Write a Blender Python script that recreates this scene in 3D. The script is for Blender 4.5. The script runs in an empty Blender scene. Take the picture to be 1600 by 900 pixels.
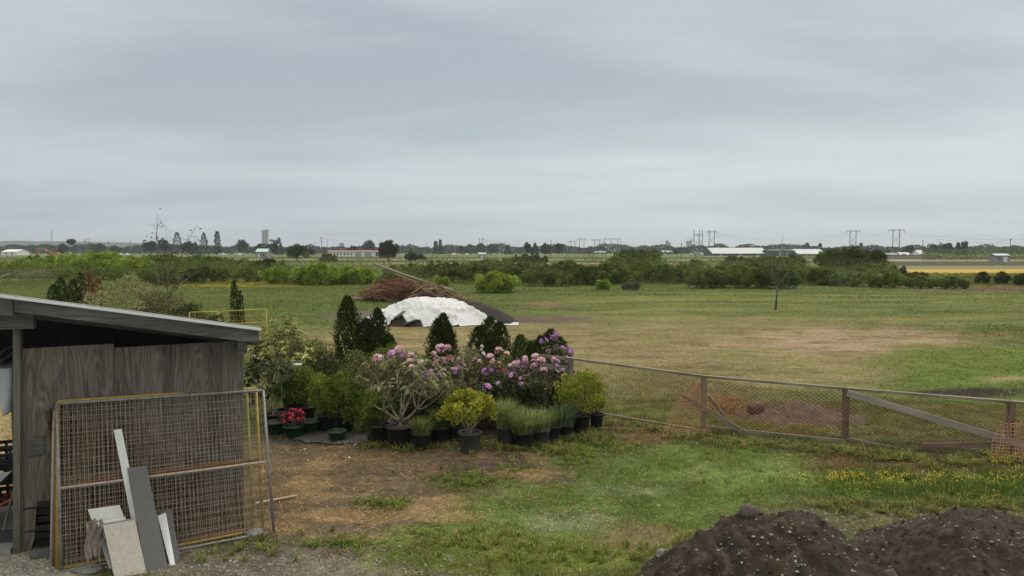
import bpy, math, random
import numpy as np
from mathutils import Vector, Matrix

R = np.random.default_rng(7)
random.seed(7)
scene = bpy.context.scene
C = scene.collection

# ------------------------------------------------------------------ camera
H, F = 3.6, 1150.0
PITCH = math.atan((450 - 391) / F)
cp, sp = math.cos(PITCH), math.sin(PITCH)
cam_d = bpy.data.cameras.new("camera")
cam_d.sensor_width = 36.0
cam_d.lens = 36.0 * F / 1600.0
cam_d.clip_start, cam_d.clip_end = 0.1, 20000
cam = bpy.data.objects.new("camera", cam_d)
cam.location = (0, 0, H)
cam.rotation_euler = (math.pi / 2 - PITCH, 0, 0)
C.objects.link(cam)
scene.camera = cam


def ray(px, py):
    dx, dy = (px - 800) / F, (450 - py) / F
    return np.array([dx, cp + dy * sp, -sp + dy * cp])


def P(px, py, Y):
    d = ray(px, py)
    return np.array([0, 0, H]) + d * (Y / d[1])


def G(px, py, z=0.0):
    d = ray(px, py)
    return np.array([0, 0, H]) + d * ((z - H) / d[2])


def YG(py):
    return G(800, py)[1]


def proj(x, y, z=0.0):
    f = y * cp - (z - H) * sp
    u = y * sp + (z - H) * cp
    f = np.maximum(f, 0.5)
    return 800 + F * x / f, 450 - F * u / f


# ------------------------------------------------------------------ noise
_perm = np.random.default_rng(3).random((256, 256))


def vnoise(x, y):
    xi, yi = np.floor(x).astype(int), np.floor(y).astype(int)
    xf, yf = x - xi, y - yi
    xf = xf * xf * (3 - 2 * xf)
    yf = yf * yf * (3 - 2 * yf)
    a = _perm[xi & 255, yi & 255]
    b = _perm[(xi + 1) & 255, yi & 255]
    c = _perm[xi & 255, (yi + 1) & 255]
    d = _perm[(xi + 1) & 255, (yi + 1) & 255]
    return (a * (1 - xf) + b * xf) * (1 - yf) + (c * (1 - xf) + d * xf) * yf


def fbm(x, y, o=4):
    s, a, t = 0, 1.0, 0
    for i in range(o):
        s = s + a * vnoise(x * 2 ** i + 17.3 * i, y * 2 ** i + 9.1 * i)
        t += a
        a *= 0.5
    return s / t


def sstep(a, b, x):
    t = np.clip((x - a) / (b - a), 0, 1)
    return t * t * (3 - 2 * t)


LG = 0.80   # brightness of a white ground under this overcast (sets surface albedo from its look)


def S(r, g, b, k=1.0):
    c = np.array([r, g, b], float) / 255.0
    lin = np.where(c <= 0.04045, c / 12.92, ((c + 0.055) / 1.055) ** 2.4)
    return lin * k / LG


# ------------------------------------------------------------------ scene graph helpers
def tag(o, label=None, cat=None, group=None, kind=None):
    if label: o["label"] = label
    if cat: o["category"] = cat
    if group: o["group"] = group
    if kind: o["kind"] = kind
    return o


def thing(name, loc, label, cat, group=None, rz=0.0):
    o = bpy.data.objects.new(name, None)
    o.empty_display_size = 0.2
    o.location = [float(v) for v in loc]
    o.rotation_euler = (0, 0, rz)
    C.objects.link(o)
    return tag(o, label, cat, group)


def dup(o, loc=None, rz=None, label=None, sc=None, parent=None):
    c = o.copy()
    C.objects.link(c)
    if parent is not None:
        c.parent = parent
    for ch in list(o.children):
        dup(ch, parent=c)
    if loc is not None: c.location = [float(v) for v in loc]
    if rz is not None: c.rotation_euler = (0, 0, rz)
    if sc is not None: c.scale = sc
    if label: c["label"] = label
    return c


class MB:
    """collects shapes for ONE mesh; local coordinates are world minus origin"""

    def __init__(self, origin=(0, 0, 0)):
        self.v, self.f, self.c, self.n = [], [], [], 0
        self.o = np.array(origin, float)

    def add(self, v, f, col=None):
        v = np.asarray(v, float)
        self.v.append(v - self.o)
        self.f.extend([tuple(i + self.n for i in q) for q in f])
        self.c.append(np.tile(np.append(np.array(col if col is not None else (1, 1, 1), float), 1), (len(v), 1)))
        self.n += len(v)
        return self

    def hexa(self, p, col=None):
        """8 points: bottom quad 0-3, top quad 4-7"""
        return self.add(p, [(3, 2, 1, 0), (4, 5, 6, 7), (0, 1, 5, 4), (1, 2, 6, 5), (2, 3, 7, 6), (3, 0, 4, 7)], col)

    def box(self, c, s, rz=0.0, col=None, tilt=None):
        x, y, z = np.array(s, float) / 2
        p = np.array([(-x, -y, -z), (x, -y, -z), (x, y, -z), (-x, y, -z), (-x, -y, z), (x, -y, z), (x, y, z), (-x, y, z)])
        if tilt is not None:
            p = p @ np.array(tilt).T
        ca, sa = math.cos(rz), math.sin(rz)
        p = p @ np.array([[ca, sa, 0], [-sa, ca, 0], [0, 0, 1]])
        return self.hexa(p + np.array(c, float), col)

    def tube(self, pts, rad, sides=6, col=None, cap=True):
        pts = np.asarray(pts, float)
        n = len(pts)
        rad = np.broadcast_to(np.asarray(rad, float), (n,))
        tang = np.gradient(pts, axis=0)
        tang /= np.linalg.norm(tang, axis=1, keepdims=True) + 1e-9
        up = np.array([0, 0, 1.0]) if abs(tang[0][2]) < 0.9 else np.array([1.0, 0, 0])
        vs = []
        a = np.arange(sides) * 2 * math.pi / sides
        for i in range(n):
            s = np.cross(tang[i], up)
            s /= np.linalg.norm(s) + 1e-9
            w = np.cross(s, tang[i])
            vs.append(pts[i] + rad[i] * (np.cos(a)[:, None] * s + np.sin(a)[:, None] * w))
        fs = []
        for i in range(n - 1):
            for k in range(sides):
                k2 = (k + 1) % sides
                fs.append((i * sides + k, i * sides + k2, (i + 1) * sides + k2, (i + 1) * sides + k))
        if cap:
            fs.append(tuple(range(sides - 1, -1, -1)))
            fs.append(tuple((n - 1) * sides + k for k in range(sides)))
        return self.add(np.concatenate(vs), fs, col)

    def lathe(self, prof, c=(0, 0, 0), sides=20, col=None, closed=True):
        a = np.arange(sides) * 2 * math.pi / sides
        vs = [np.stack([r * np.cos(a), r * np.sin(a), np.full(sides, z)], 1) for r, z in prof]
        fs = []
        for i in range(len(prof) - 1):
            for k in range(sides):
                k2 = (k + 1) % sides
                fs.append((i * sides + k, i * sides + k2, (i + 1) * sides + k2, (i + 1) * sides + k))
        if closed:
            fs.append(tuple(range(sides - 1, -1, -1)))
            fs.append(tuple((len(prof) - 1) * sides + k for k in range(sides)))
        return self.add(np.concatenate(vs) + np.array(c, float), fs, col)

    def blob(self, c, r, seed=0, rough=0.25, col=None, n=(7, 10)):
        g = np.random.default_rng(seed)
        nu, nv = n
        vs = [(0, 0, -1)]
        for i in range(1, nu):
            th = -math.pi / 2 + math.pi * i / nu
            for k in range(nv):
                ph = 2 * math.pi * k / nv
                vs.append((math.cos(th) * math.cos(ph), math.cos(th) * math.sin(ph), math.sin(th)))
        vs.append((0, 0, 1))
        vs = np.array(vs) * (1 + rough * (g.random((len(vs), 1)) - 0.5) * 2) * np.array(r)
        fs = []
        for k in range(nv):
            k2 = (k + 1) % nv
            fs.append((0, 1 + k2, 1 + k))
            for i in range(nu - 2):
                a = 1 + i * nv
                fs.append((a + k, a + k2, a + nv + k2, a + nv + k))
            fs.append((1 + (nu - 2) * nv + k, 1 + (nu - 2) * nv + k2, len(vs) - 1))
        return self.add(vs + np.array(c), fs, col)

    def build(self, name, mat, parent=None, smooth=False, bevel=0.0):
        me = bpy.data.meshes.new(name)
        v = np.concatenate(self.v)
        me.from_pydata(v.tolist(), [], self.f)
        ca = me.color_attributes.new("Col", "FLOAT_COLOR", "POINT")
        ca.data.foreach_set("color", np.concatenate(self.c).astype(np.float32).ravel())
        me.materials.append(mat)
        if smooth:
            me.polygons.foreach_set("use_smooth", [True] * len(me.polygons))
        me.update()
        o = bpy.data.objects.new(name, me)
        C.objects.link(o)
        if parent is not None:
            o.parent = parent
        else:
            o.location = self.o.tolist()
        if bevel:
            m = o.modifiers.new("Bevel", "BEVEL")
            m.width, m.segments, m.limit_method = bevel, 2, "ANGLE"
        return o


def fast_mesh(name, V, k, col, mat, parent=None, origin=(0, 0, 0), smooth=False):
    """V (N*k,3): N polygons of k own verts each; col (N,3) per polygon or (N*k,3)"""
    V = np.asarray(V, np.float32) - np.array(origin, np.float32)
    n = len(V) // k
    me = bpy.data.meshes.new(name)
    me.vertices.add(n * k)
    me.loops.add(n * k)
    me.polygons.add(n)
    me.vertices.foreach_set("co", V.ravel())
    me.loops.foreach_set("vertex_index", np.arange(n * k, dtype=np.int32))
    me.polygons.foreach_set("loop_start", np.arange(0, n * k, k, dtype=np.int32))
    me.update(calc_edges=True)
    if len(col) == n and k > 1:
        col = np.repeat(col, k, axis=0)
    cc = np.ones((n * k, 4), np.float32)
    cc[:, :3] = col
    ca = me.color_attributes.new("Col", "FLOAT_COLOR", "POINT")
    ca.data.foreach_set("color", cc.ravel())
    me.materials.append(mat)
    o = bpy.data.objects.new(name, me)
    C.objects.link(o)
    if parent is not None:
        o.parent = parent
    else:
        o.location = [float(t) for t in origin]
    return o


def unit(a):
    return a / (np.linalg.norm(a, axis=-1, keepdims=True) + 1e-9)


def leaf_verts(pos, axis, nrm, L, W, fold=0.25):
    """diamond leaves: base, side, tip, side -> (4N,3)"""
    axis = unit(axis)
    side = unit(np.cross(axis, nrm))
    up = np.cross(side, axis)
    L = np.asarray(L)[:, None]
    W = np.asarray(W)[:, None]
    b = pos
    m = pos + axis * L * 0.5
    t = pos + axis * L - up * L * fold * 0.6
    l = m + side * W * 0.5 + up * L * fold * 0.25
    r = m - side * W * 0.5 + up * L * fold * 0.25
    return np.stack([b, l, t, r], 1).reshape(-1, 3)


def jit(cols, amt, g):
    n = len(cols)
    k = 1 + amt * (g.random((n, 1)) * 2 - 1)
    h = 1 + 0.35 * amt * (g.random((n, 3)) * 2 - 1)
    return np.clip(cols * k * h, 0.002, 0.9)


# ------------------------------------------------------------------ materials
def new_mat(name):
    m = bpy.data.materials.new(name)
    m.use_nodes = True
    nt = m.node_tree
    b = nt.nodes["Principled BSDF"]
    return m, nt, b


def N(nt, t, **kw):
    n = nt.nodes.new(t)
    for k, v in kw.items():
        if k in ("inp",):
            for i, val in v.items():
                n.inputs[i].default_value = val
        else:
            setattr(n, k, v)
    return n


def mat_leaf(name, rough=0.65, trans=0.25, spec=0.18):
    m, nt, b = new_mat(name)
    a = N(nt, "ShaderNodeAttribute", attribute_name="Col")
    nt.links.new(a.outputs["Color"], b.inputs["Base Color"])
    b.inputs["Roughness"].default_value = rough
    b.inputs["Specular IOR Level"].default_value = spec
    tr = N(nt, "ShaderNodeBsdfTranslucent")
    nt.links.new(a.outputs["Color"], tr.inputs["Color"])
    mx = N(nt, "ShaderNodeMixShader")
    mx.inputs[0].default_value = trans
    nt.links.new(b.outputs[0], mx.inputs[1])
    nt.links.new(tr.outputs[0], mx.inputs[2])
    nt.links.new(mx.outputs[0], nt.nodes["Material Output"].inputs["Surface"])
    return m


def mat_rough(name, c1, c2, scale=(6, 6, 6), rough=0.8, bump=0.3, detail=6, metal=0.0, c3=None, spot=0.0, spec=0.4, dist=0.0, bscale=1.0):
    """two-tone noise surface in object space; optional third colour in patches"""
    m, nt, b = new_mat(name)
    tc = N(nt, "ShaderNodeTexCoord")
    mp = N(nt, "ShaderNodeMapping")
    mp.inputs["Scale"].default_value = scale
    nt.links.new(tc.outputs["Object"], mp.inputs["Vector"])
    no = N(nt, "ShaderNodeTexNoise", inp={"Scale": 1.0, "Detail": detail, "Roughness": 0.65, "Distortion": dist})
    nt.links.new(mp.outputs[0], no.inputs["Vector"])
    cr = N(nt, "ShaderNodeValToRGB")
    cr.color_ramp.elements[0].position, cr.color_ramp.elements[1].position = 0.32, 0.68
    cr.color_ramp.elements[0].color = (*c1, 1)
    cr.color_ramp.elements[1].color = (*c2, 1)
    nt.links.new(no.outputs["Fac"], cr.inputs[0])
    out = cr.outputs[0]
    if c3 is not None:
        n2 = N(nt, "ShaderNodeTexNoise", inp={"Scale": 2.3, "Detail": 5.0, "Roughness": 0.7})
        nt.links.new(tc.outputs["Object"], n2.inputs["Vector"])
        r2 = N(nt, "ShaderNodeMapRange", inp={1: 0.62 - spot, 2: 0.72 - spot})
        nt.links.new(n2.outputs["Fac"], r2.inputs[0])
        mx = N(nt, "ShaderNodeMix", data_type="RGBA")
        nt.links.new(r2.outputs[0], mx.inputs[0])
        nt.links.new(out, mx.inputs[6])
        mx.inputs[7].default_value = (*c3, 1)
        out = mx.outputs[2]
    nt.links.new(out, b.inputs["Base Color"])
    b.inputs["Roughness"].default_value = rough
    b.inputs["Metallic"].default_value = metal
    b.inputs["Specular IOR Level"].default_value = spec
    if bump:
        bp = N(nt, "ShaderNodeBump", inp={"Strength": bump, "Distance": 0.01 * bscale})
        nt.links.new(no.outputs["Fac"], bp.inputs["Height"])
        nt.links.new(bp.outputs[0], b.inputs["Normal"])
    return m


def mat_wood(name, c1, c2, c3, axis="z", ring=7.0, rough=0.85):
    """weathered timber: stretched grain, swirling growth rings, dark stains"""
    m, nt, b = new_mat(name)
    tc = N(nt, "ShaderNodeTexCoord")
    sc = {"x": (1.0, 26, 26), "y": (14, 0.8, 14), "z": (26, 26, 0.9)}[axis]
    s2 = {"x": (0.5, 3.4, 3.4), "y": (3.4, .5, 3.4), "z": (3.4, 3.4, 0.42)}[axis]
    mp = N(nt, "ShaderNodeMapping"); mp.inputs["Scale"].default_value = sc
    m2 = N(nt, "ShaderNodeMapping"); m2.inputs["Scale"].default_value = s2
    nt.links.new(tc.outputs["Object"], mp.inputs["Vector"])
    nt.links.new(tc.outputs["Object"], m2.inputs["Vector"])
    fine = N(nt, "ShaderNodeTexNoise", inp={"Scale": 3.0, "Detail": 6.0, "Roughness": 0.7})
    nt.links.new(mp.outputs[0], fine.inputs["Vector"])
    field = N(nt, "ShaderNodeTexNoise", inp={"Scale": 1.0, "Detail": 2.0, "Roughness": 0.5, "Distortion": 0.3})
    nt.links.new(m2.outputs[0], field.inputs["Vector"])
    mul = N(nt, "ShaderNodeMath", operation="MULTIPLY"); mul.inputs[1].default_value = ring
    nt.links.new(field.outputs["Fac"], mul.inputs[0])
    fr = N(nt, "ShaderNodeMath", operation="PINGPONG"); fr.inputs[1].default_value = 0.5
    nt.links.new(mul.outputs[0], fr.inputs[0])
    ad = N(nt, "ShaderNodeMath", operation="ADD")
    hf = N(nt, "ShaderNodeMath", operation="MULTIPLY_ADD"); hf.inputs[1].default_value = 0.55; hf.inputs[2].default_value = 0.12
    nt.links.new(fr.outputs[0], hf.inputs[0])
    nt.links.new(hf.outputs[0], ad.inputs[0])
    nt.links.new(fine.outputs["Fac"], ad.inputs[1])
    cr = N(nt, "ShaderNodeValToRGB")
    e = cr.color_ramp.elements
    e[0].position, e[0].color = 0.42, (*c1, 1)
    e[1].position, e[1].color = 1.0, (*c2, 1)
    nt.links.new(ad.outputs[0], cr.inputs[0])
    st = N(nt, "ShaderNodeTexNoise", inp={"Scale": 1.1, "Detail": 5.0, "Roughness": 0.7})
    nt.links.new(m2.outputs[0], st.inputs["Vector"])
    mr = N(nt, "ShaderNodeMapRange", inp={1: 0.48, 2: 0.7, 3: 0.0, 4: 0.75})
    nt.links.new(st.outputs["Fac"], mr.inputs[0])
    mx = N(nt, "ShaderNodeMix", data_type="RGBA")
    nt.links.new(mr.outputs[0], mx.inputs[0])
    nt.links.new(cr.outputs[0], mx.inputs[6])
    mx.inputs[7].default_value = (*c3, 1)
    nt.links.new(mx.outputs[2], b.inputs["Base Color"])
    b.inputs["Roughness"].default_value = rough
    b.inputs["Specular IOR Level"].default_value = 0.25
    bp = N(nt, "ShaderNodeBump", inp={"Strength": 0.35, "Distance": 0.004})
    nt.links.new(ad.outputs[0], bp.inputs["Height"])
    nt.links.new(bp.outputs[0], b.inputs["Normal"])
    return m


M = {}
M["leaf"] = mat_leaf("foliage")
M["needle"] = mat_leaf("needle_foliage", 0.8, 0.12, 0.1)
M["petal"] = mat_leaf("petals", 0.6, 0.3, 0.2)
M["blade"] = mat_leaf("grass_blades", 0.75, 0.3, 0.1)
M["vcol"] = mat_leaf("tinted_surface", 0.75, 0.0, 0.3)
M["bark"] = mat_rough("bark", (0.05, 0.04, 0.03), (0.16, 0.13, 0.1), (30, 30, 6))
M["paleb"] = mat_rough("pale_bark", (0.17, 0.14, 0.10), (0.36, 0.31, 0.24), (30, 30, 6))
M["potblack"] = mat_rough("black_plastic_pot", (0.014, 0.015, 0.017), (0.032, 0.034, 0.037), (9, 9, 3), 0.55, 0.05, c3=(0.07, 0.062, 0.05), spot=-0.02)
M["potgrey"] = mat_rough("dusty_grey_pot", (0.05, 0.055, 0.06), (0.085, 0.088, 0.09), (9, 9, 3), 0.6, 0.05, c3=(0.13, 0.12, 0.1))
M["potgreen"] = mat_rough("green_plastic_pot", (0.014, 0.042, 0.026), (0.022, 0.062, 0.038), (9, 9, 3), 0.45, 0.03)
M["soil"] = mat_rough("potting_soil", (0.02, 0.014, 0.01), (0.07, 0.05, 0.035), (60, 60, 60), 0.95, 0.8)
M["plywood"] = mat_wood("weathered_plywood", (0.055, 0.046, 0.038), (0.245, 0.212, 0.18), (0.034, 0.029, 0.025), "z", 24.0)
M["shadeboard"] = mat_wood("shade_toned_shed_boards", (0.012, 0.011, 0.01), (0.035, 0.032, 0.03), (0.015, 0.014, 0.013), "z", 5.0)  # near black: the shade inside the shed is put into the board colour
M["plank"] = mat_wood("weathered_board", (0.06, 0.056, 0.051), (0.225, 0.212, 0.196), (0.04, 0.037, 0.033), "x", 9.0)
M["post"] = mat_wood("greenish_post", (0.085, 0.08, 0.066), (0.2, 0.188, 0.155), (0.08, 0.078, 0.065), "z", 5.0)
M["railwood"] = mat_wood("fence_timber", (0.15, 0.125, 0.085), (0.32, 0.275, 0.2), (0.10, 0.085, 0.06), "x", 5.0)
M["railred"] = mat_wood("reddish_fence_timber", (0.13, 0.082, 0.06), (0.27, 0.185, 0.14), (0.09, 0.06, 0.045), "x", 5.0)
M["roofsheet"] = mat_rough("galvanised_roof_sheet", (0.42, 0.42, 0.41), (0.6, 0.6, 0.59), (3, 3, 3), 0.5, 0.05, c3=(0.35, 0.34, 0.32))
M["galv"] = mat_rough("galvanised_tube", (0.17, 0.165, 0.15), (0.33, 0.32, 0.3), (14, 14, 14), 0.5, 0.1, metal=0.3, c3=(0.16, 0.11, 0.07))
M["yellowtube"] = mat_rough("worn_yellow_tube", (0.32, 0.22, 0.04), (0.45, 0.33, 0.08), (12, 12, 12), 0.55, 0.1, c3=(0.2, 0.13, 0.07))
M["yellowpaint"] = mat_rough("yellow_paint", (0.40, 0.31, 0.06), (0.5, 0.4, 0.1), (8, 8, 8), 0.5, 0.05)
M["rusttube"] = mat_rough("rusty_tube", (0.14, 0.07, 0.035), (0.27, 0.15, 0.08), (18, 18, 18), 0.8, 0.2)
M["pinktube"] = mat_rough("faded_pinkish_tube", (0.36, 0.28, 0.23), (0.5, 0.42, 0.36), (18, 18, 18), 0.7, 0.1, c3=(0.25, 0.13, 0.08))
M["wire"] = mat_rough("weathered_wire", (0.20, 0.16, 0.115), (0.40, 0.34, 0.265), (9, 9, 9), 0.7, 0.0, c3=(0.2, 0.13, 0.08))
M["rustwire"] = mat_rough("rusty_wire", (0.12, 0.08, 0.052), (0.26, 0.185, 0.125), (9, 9, 9), 0.8, 0.0)
M["whiteboard"] = mat_rough("white_painted_board", (0.62, 0.64, 0.63), (0.74, 0.75, 0.74), (9, 9, 3), 0.55, 0.04, c3=(0.52, 0.52, 0.49), spot=-0.04)
M["greyboard"] = mat_rough("grey_composite_board", (0.105, 0.105, 0.106), (0.135, 0.134, 0.134), (40, 40, 5), 0.6, 0.08, c3=(0.16, 0.158, 0.155), spot=-0.06)
M["charboard"] = mat_rough("charcoal_slab", (0.07, 0.072, 0.075), (0.11, 0.11, 0.112), (20, 20, 20), 0.6, 0.1)
M["beigetile"] = mat_rough("beige_stone_tile", (0.38, 0.355, 0.30), (0.52, 0.49, 0.43), (34, 34, 34), 0.6, 0.08, c3=(0.42, 0.38, 0.31))
M["whitetile"] = mat_rough("white_marble_tile", (0.62, 0.62, 0.57), (0.76, 0.76, 0.71), (3, 9, 3), 0.35, 0.0, c3=(0.6, 0.58, 0.5))
M["greytile"] = mat_rough("grey_tile_back", (0.2, 0.2, 0.195), (0.32, 0.315, 0.3), (14, 14, 14), 0.7, 0.05)
M["rag"] = mat_rough("dirty_cloth", (0.13, 0.115, 0.095), (0.26, 0.235, 0.2), (18, 18, 18), 0.95, 0.3)
M["blackplastic"] = mat_rough("black_plastic", (0.012, 0.012, 0.013), (0.03, 0.03, 0.032), (9, 9, 9), 0.4, 0.1)
M["concrete"] = mat_rough("concrete", (0.22, 0.215, 0.2), (0.34, 0.33, 0.31), (8, 8, 8), 0.85, 0.1)
M["tarp"] = mat_rough("white_tarp", (0.52, 0.53, 0.54), (0.63, 0.64, 0.65), (2, 2, 2), 0.6, 0.6, bscale=9.0, c3=(0.5, 0.5, 0.49), spot=-.02)
M["blacksoil"] = mat_rough("dark_topsoil", (0.012, 0.009, 0.008), (0.045, 0.034, 0.028), (12, 12, 12), 0.95, 0.8, bscale=4)
M["redpaint"] = mat_rough("red_paint", (0.3, 0.03, 0.03), (0.4, 0.05, 0.04), (9, 9, 9), 0.4, 0.0)
M["steel"] = mat_rough("dull_steel", (0.25, 0.26, 0.27), (0.36, 0.37, 0.38), (9, 9, 9), 0.4, 0.05, metal=0.6)
M["orange"] = mat_rough("orange_machine_paint", (0.42, 0.15, 0.075), (0.5, 0.2, 0.1), (3, 3, 3), 0.5, 0.0)
M["dark"] = mat_rough("dark_rubber", (0.02, 0.02, 0.022), (0.05, 0.05, 0.05), (9, 9, 9), 0.7, 0.0)
M["white"] = mat_rough("white_paint", (0.68, 0.69, 0.69), (0.78, 0.78, 0.77), (1, 1, 1), 0.5, 0.0)
M["greywall"] = mat_rough("grey_siding", (0.25, 0.26, 0.26), (0.34, 0.35, 0.35), (1, 1, 3), 0.7, 0.0)
M["darkwall"] = mat_rough("dark_siding", (0.05, 0.06, 0.062), (0.09, 0.1, 0.1), (1, 1, 3), 0.7, 0.0)
M["concretewall"] = mat_rough("tower_concrete", (0.3, 0.32, 0.32), (0.4, 0.41, 0.41), (.2, .2, .1), 0.8, 0.0)
M["metalroof"] = mat_rough("pale_metal_roof", (0.36, 0.39, 0.4), (0.45, 0.48, 0.48), (.4, 3, .4), 0.5, 0.0)
M["greenroof"] = mat_rough("pale_green_roof", (0.42, 0.56, 0.5), (0.5, 0.63, 0.57), (1, 1, 1), 0.5, 0.0)
M["redroof"] = mat_rough("dull_red_roof", (0.22, 0.12, 0.11), (0.3, 0.18, 0.16), (1, 1, 1), 0.7, 0.0)
M["pole"] = mat_rough("grey_wood_pole", (0.11, 0.105, 0.1), (0.2, 0.19, 0.18), (3, 3, .3), 0.85, 0.0)
M["glass"] = mat_rough("dark_window", (0.03, 0.035, 0.04), (0.06, 0.07, 0.08), (1, 1, 1), 0.15, 0.0)
M["earthrock"] = mat_rough("earth_caked_rock", (0.06, 0.047, 0.038), (0.16, 0.135, 0.11), (14, 14, 14), 0.95, 0.6, bscale=2)
M["orangenet"] = mat_rough("faded_orange_netting", (0.36, 0.17, 0.10), (0.47, 0.25, 0.15), (9, 9, 9), 0.6, 0.0)
M["stone"] = mat_rough("grey_stone", (0.13, 0.125, 0.115), (0.3, 0.29, 0.27), (9, 9, 9), 0.85, 0.4)

# ------------------------------------------------------------------ world (overcast sky) and sun
SUN_EL, SUN_AZ = math.radians(52), math.radians(35)
w = bpy.data.worlds.new("World")
scene.world = w
w.use_nodes = True
nt = w.node_tree
bg = nt.nodes["Background"]
sky = N(nt, "ShaderNodeTexSky", sky_type="NISHITA", sun_disc=False, sun_elevation=SUN_EL, sun_rotation=SUN_AZ,
        air_density=1.0, dust_density=2.0, ozone_density=1.0)
tc = N(nt, "ShaderNodeTexCoord")
sep = N(nt, "ShaderNodeSeparateXYZ")
nt.links.new(tc.outputs["Generated"], sep.inputs[0])
zc = N(nt, "ShaderNodeMath", operation="MAXIMUM"); zc.inputs[1].default_value = 0.0
nt.links.new(sep.outputs["Z"], zc.inputs[0])
za = N(nt, "ShaderNodeMath", operation="ADD"); za.inputs[1].default_value = 0.10
nt.links.new(zc.outputs[0], za.inputs[0])
dx = N(nt, "ShaderNodeMath", operation="DIVIDE"); dy = N(nt, "ShaderNodeMath", operation="DIVIDE")
nt.links.new(sep.outputs["X"], dx.inputs[0]); nt.links.new(za.outputs[0], dx.inputs[1])
nt.links.new(sep.outputs["Y"], dy.inputs[0]); nt.links.new(za.outputs[0], dy.inputs[1])
cmb = N(nt, "ShaderNodeCombineXYZ")
nt.links.new(dx.outputs[0], cmb.inputs[0]); nt.links.new(dy.outputs[0], cmb.inputs[1])
mp = N(nt, "ShaderNodeMapping"); mp.inputs["Scale"].default_value = (0.34, 0.62, 1); mp.inputs["Rotation"].default_value = (0, 0, 0.25)
mp.inputs["Location"].default_value = (3.1, 1.7, 0)
nt.links.new(cmb.outputs[0], mp.inputs["Vector"])
n1 = N(nt, "ShaderNodeTexNoise", inp={"Scale": 1.0, "Detail": 6.0, "Roughness": 0.52, "Distortion": 0.25})
nt.links.new(mp.outputs[0], n1.inputs["Vector"])
cr = N(nt, "ShaderNodeValToRGB")
K = 10.0
CLOUD_D = [v for v in (0.43, 0.485, 0.54)]
CLOUD_L = [v for v in (0.66, 0.705, 0.73)]
e = cr.color_ramp.elements
e[0].position, e[0].color = 0.36, (*CLOUD_D, 1)
e[1].position, e[1].color = 0.62, (*CLOUD_L, 1)
nt.links.new(n1.outputs["Fac"], cr.inputs[0])
# pale strip low in the sky, bluer and darker to the left
lowm = N(nt, "ShaderNodeMapRange", inp={1: 0.0, 2: 0.22, 3: 1.0, 4: 0.0})
nt.links.new(sep.outputs["Z"], lowm.inputs[0])
lr = N(nt, "ShaderNodeMapRange", inp={1: -0.55, 2: 0.15, 3: 0.0, 4: 1.0}); lr.interpolation_type = "SMOOTHSTEP"
nt.links.new(sep.outputs["X"], lr.inputs[0])
lc = N(nt, "ShaderNodeMix", data_type="RGBA")
nt.links.new(lr.outputs[0], lc.inputs[0])
lc.inputs[6].default_value = (0.46, 0.54, 0.61, 1)
lc.inputs[7].default_value = (0.66, 0.725, 0.73, 1)
lf = N(nt, "ShaderNodeMath", operation="MULTIPLY"); lf.inputs[1].default_value = 0.6
nt.links.new(lowm.outputs[0], lf.inputs[0])
mxl = N(nt, "ShaderNodeMix", data_type="RGBA")
nt.links.new(lf.outputs[0], mxl.inputs[0])
nt.links.new(cr.outputs[0], mxl.inputs[6]); nt.links.new(lc.outputs[2], mxl.inputs[7])
sc_ = N(nt, "ShaderNodeVectorMath", operation="SCALE"); sc_.inputs["Scale"].default_value = K
nt.links.new(mxl.outputs[2], sc_.inputs[0])
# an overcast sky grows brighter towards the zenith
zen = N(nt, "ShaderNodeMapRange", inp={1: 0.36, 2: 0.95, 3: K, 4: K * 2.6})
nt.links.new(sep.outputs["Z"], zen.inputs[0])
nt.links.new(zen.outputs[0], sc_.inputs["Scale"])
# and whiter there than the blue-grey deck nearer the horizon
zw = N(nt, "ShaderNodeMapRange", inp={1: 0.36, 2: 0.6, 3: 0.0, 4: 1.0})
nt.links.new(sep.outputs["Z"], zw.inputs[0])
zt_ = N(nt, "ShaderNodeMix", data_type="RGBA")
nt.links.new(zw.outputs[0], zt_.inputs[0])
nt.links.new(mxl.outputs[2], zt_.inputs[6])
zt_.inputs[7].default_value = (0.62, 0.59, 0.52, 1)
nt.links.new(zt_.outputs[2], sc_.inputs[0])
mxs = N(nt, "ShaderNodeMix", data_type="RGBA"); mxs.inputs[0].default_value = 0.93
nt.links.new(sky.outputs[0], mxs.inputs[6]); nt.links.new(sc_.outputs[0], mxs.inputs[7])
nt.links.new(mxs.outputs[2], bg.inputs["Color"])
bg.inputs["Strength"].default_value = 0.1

sd = bpy.data.lights.new("sun", "SUN")
sd.energy = 1.5
sd.angle = math.radians(40)
sd.color = (1.0, 0.95, 0.87)
so = bpy.data.objects.new("sun", sd)
so.rotation_euler = (math.pi / 2 - SUN_EL, 0, -SUN_AZ + math.pi)
_d = Vector((math.sin(SUN_AZ) * math.cos(SUN_EL), math.cos(SUN_AZ) * math.cos(SUN_EL), math.sin(SUN_EL)))
so.rotation_euler = _d.to_track_quat("Z", "Y").to_euler()
so.location = (0, 0, 30)
C.objects.link(so)

# haze
hz = MB((0, 0, 0))
hz.box((0, 2500, 29), (13800, 5800, 64))
mh = bpy.data.materials.new("pale_air"); mh.use_nodes = True
t = mh.node_tree
t.nodes.remove(t.nodes["Principled BSDF"])
pv = N(t, "ShaderNodeVolumePrincipled")
pv.inputs["Color"].default_value = (0.86, 0.93, 1.0, 1)
pv.inputs["Density"].default_value = 0.00019
pv.inputs["Anisotropy"].default_value = 0.3
t.links.new(pv.outputs[0], t.nodes["Material Output"].inputs["Volume"])
o = hz.build("haze", mh)
tag(o, kind="stuff")

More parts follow.
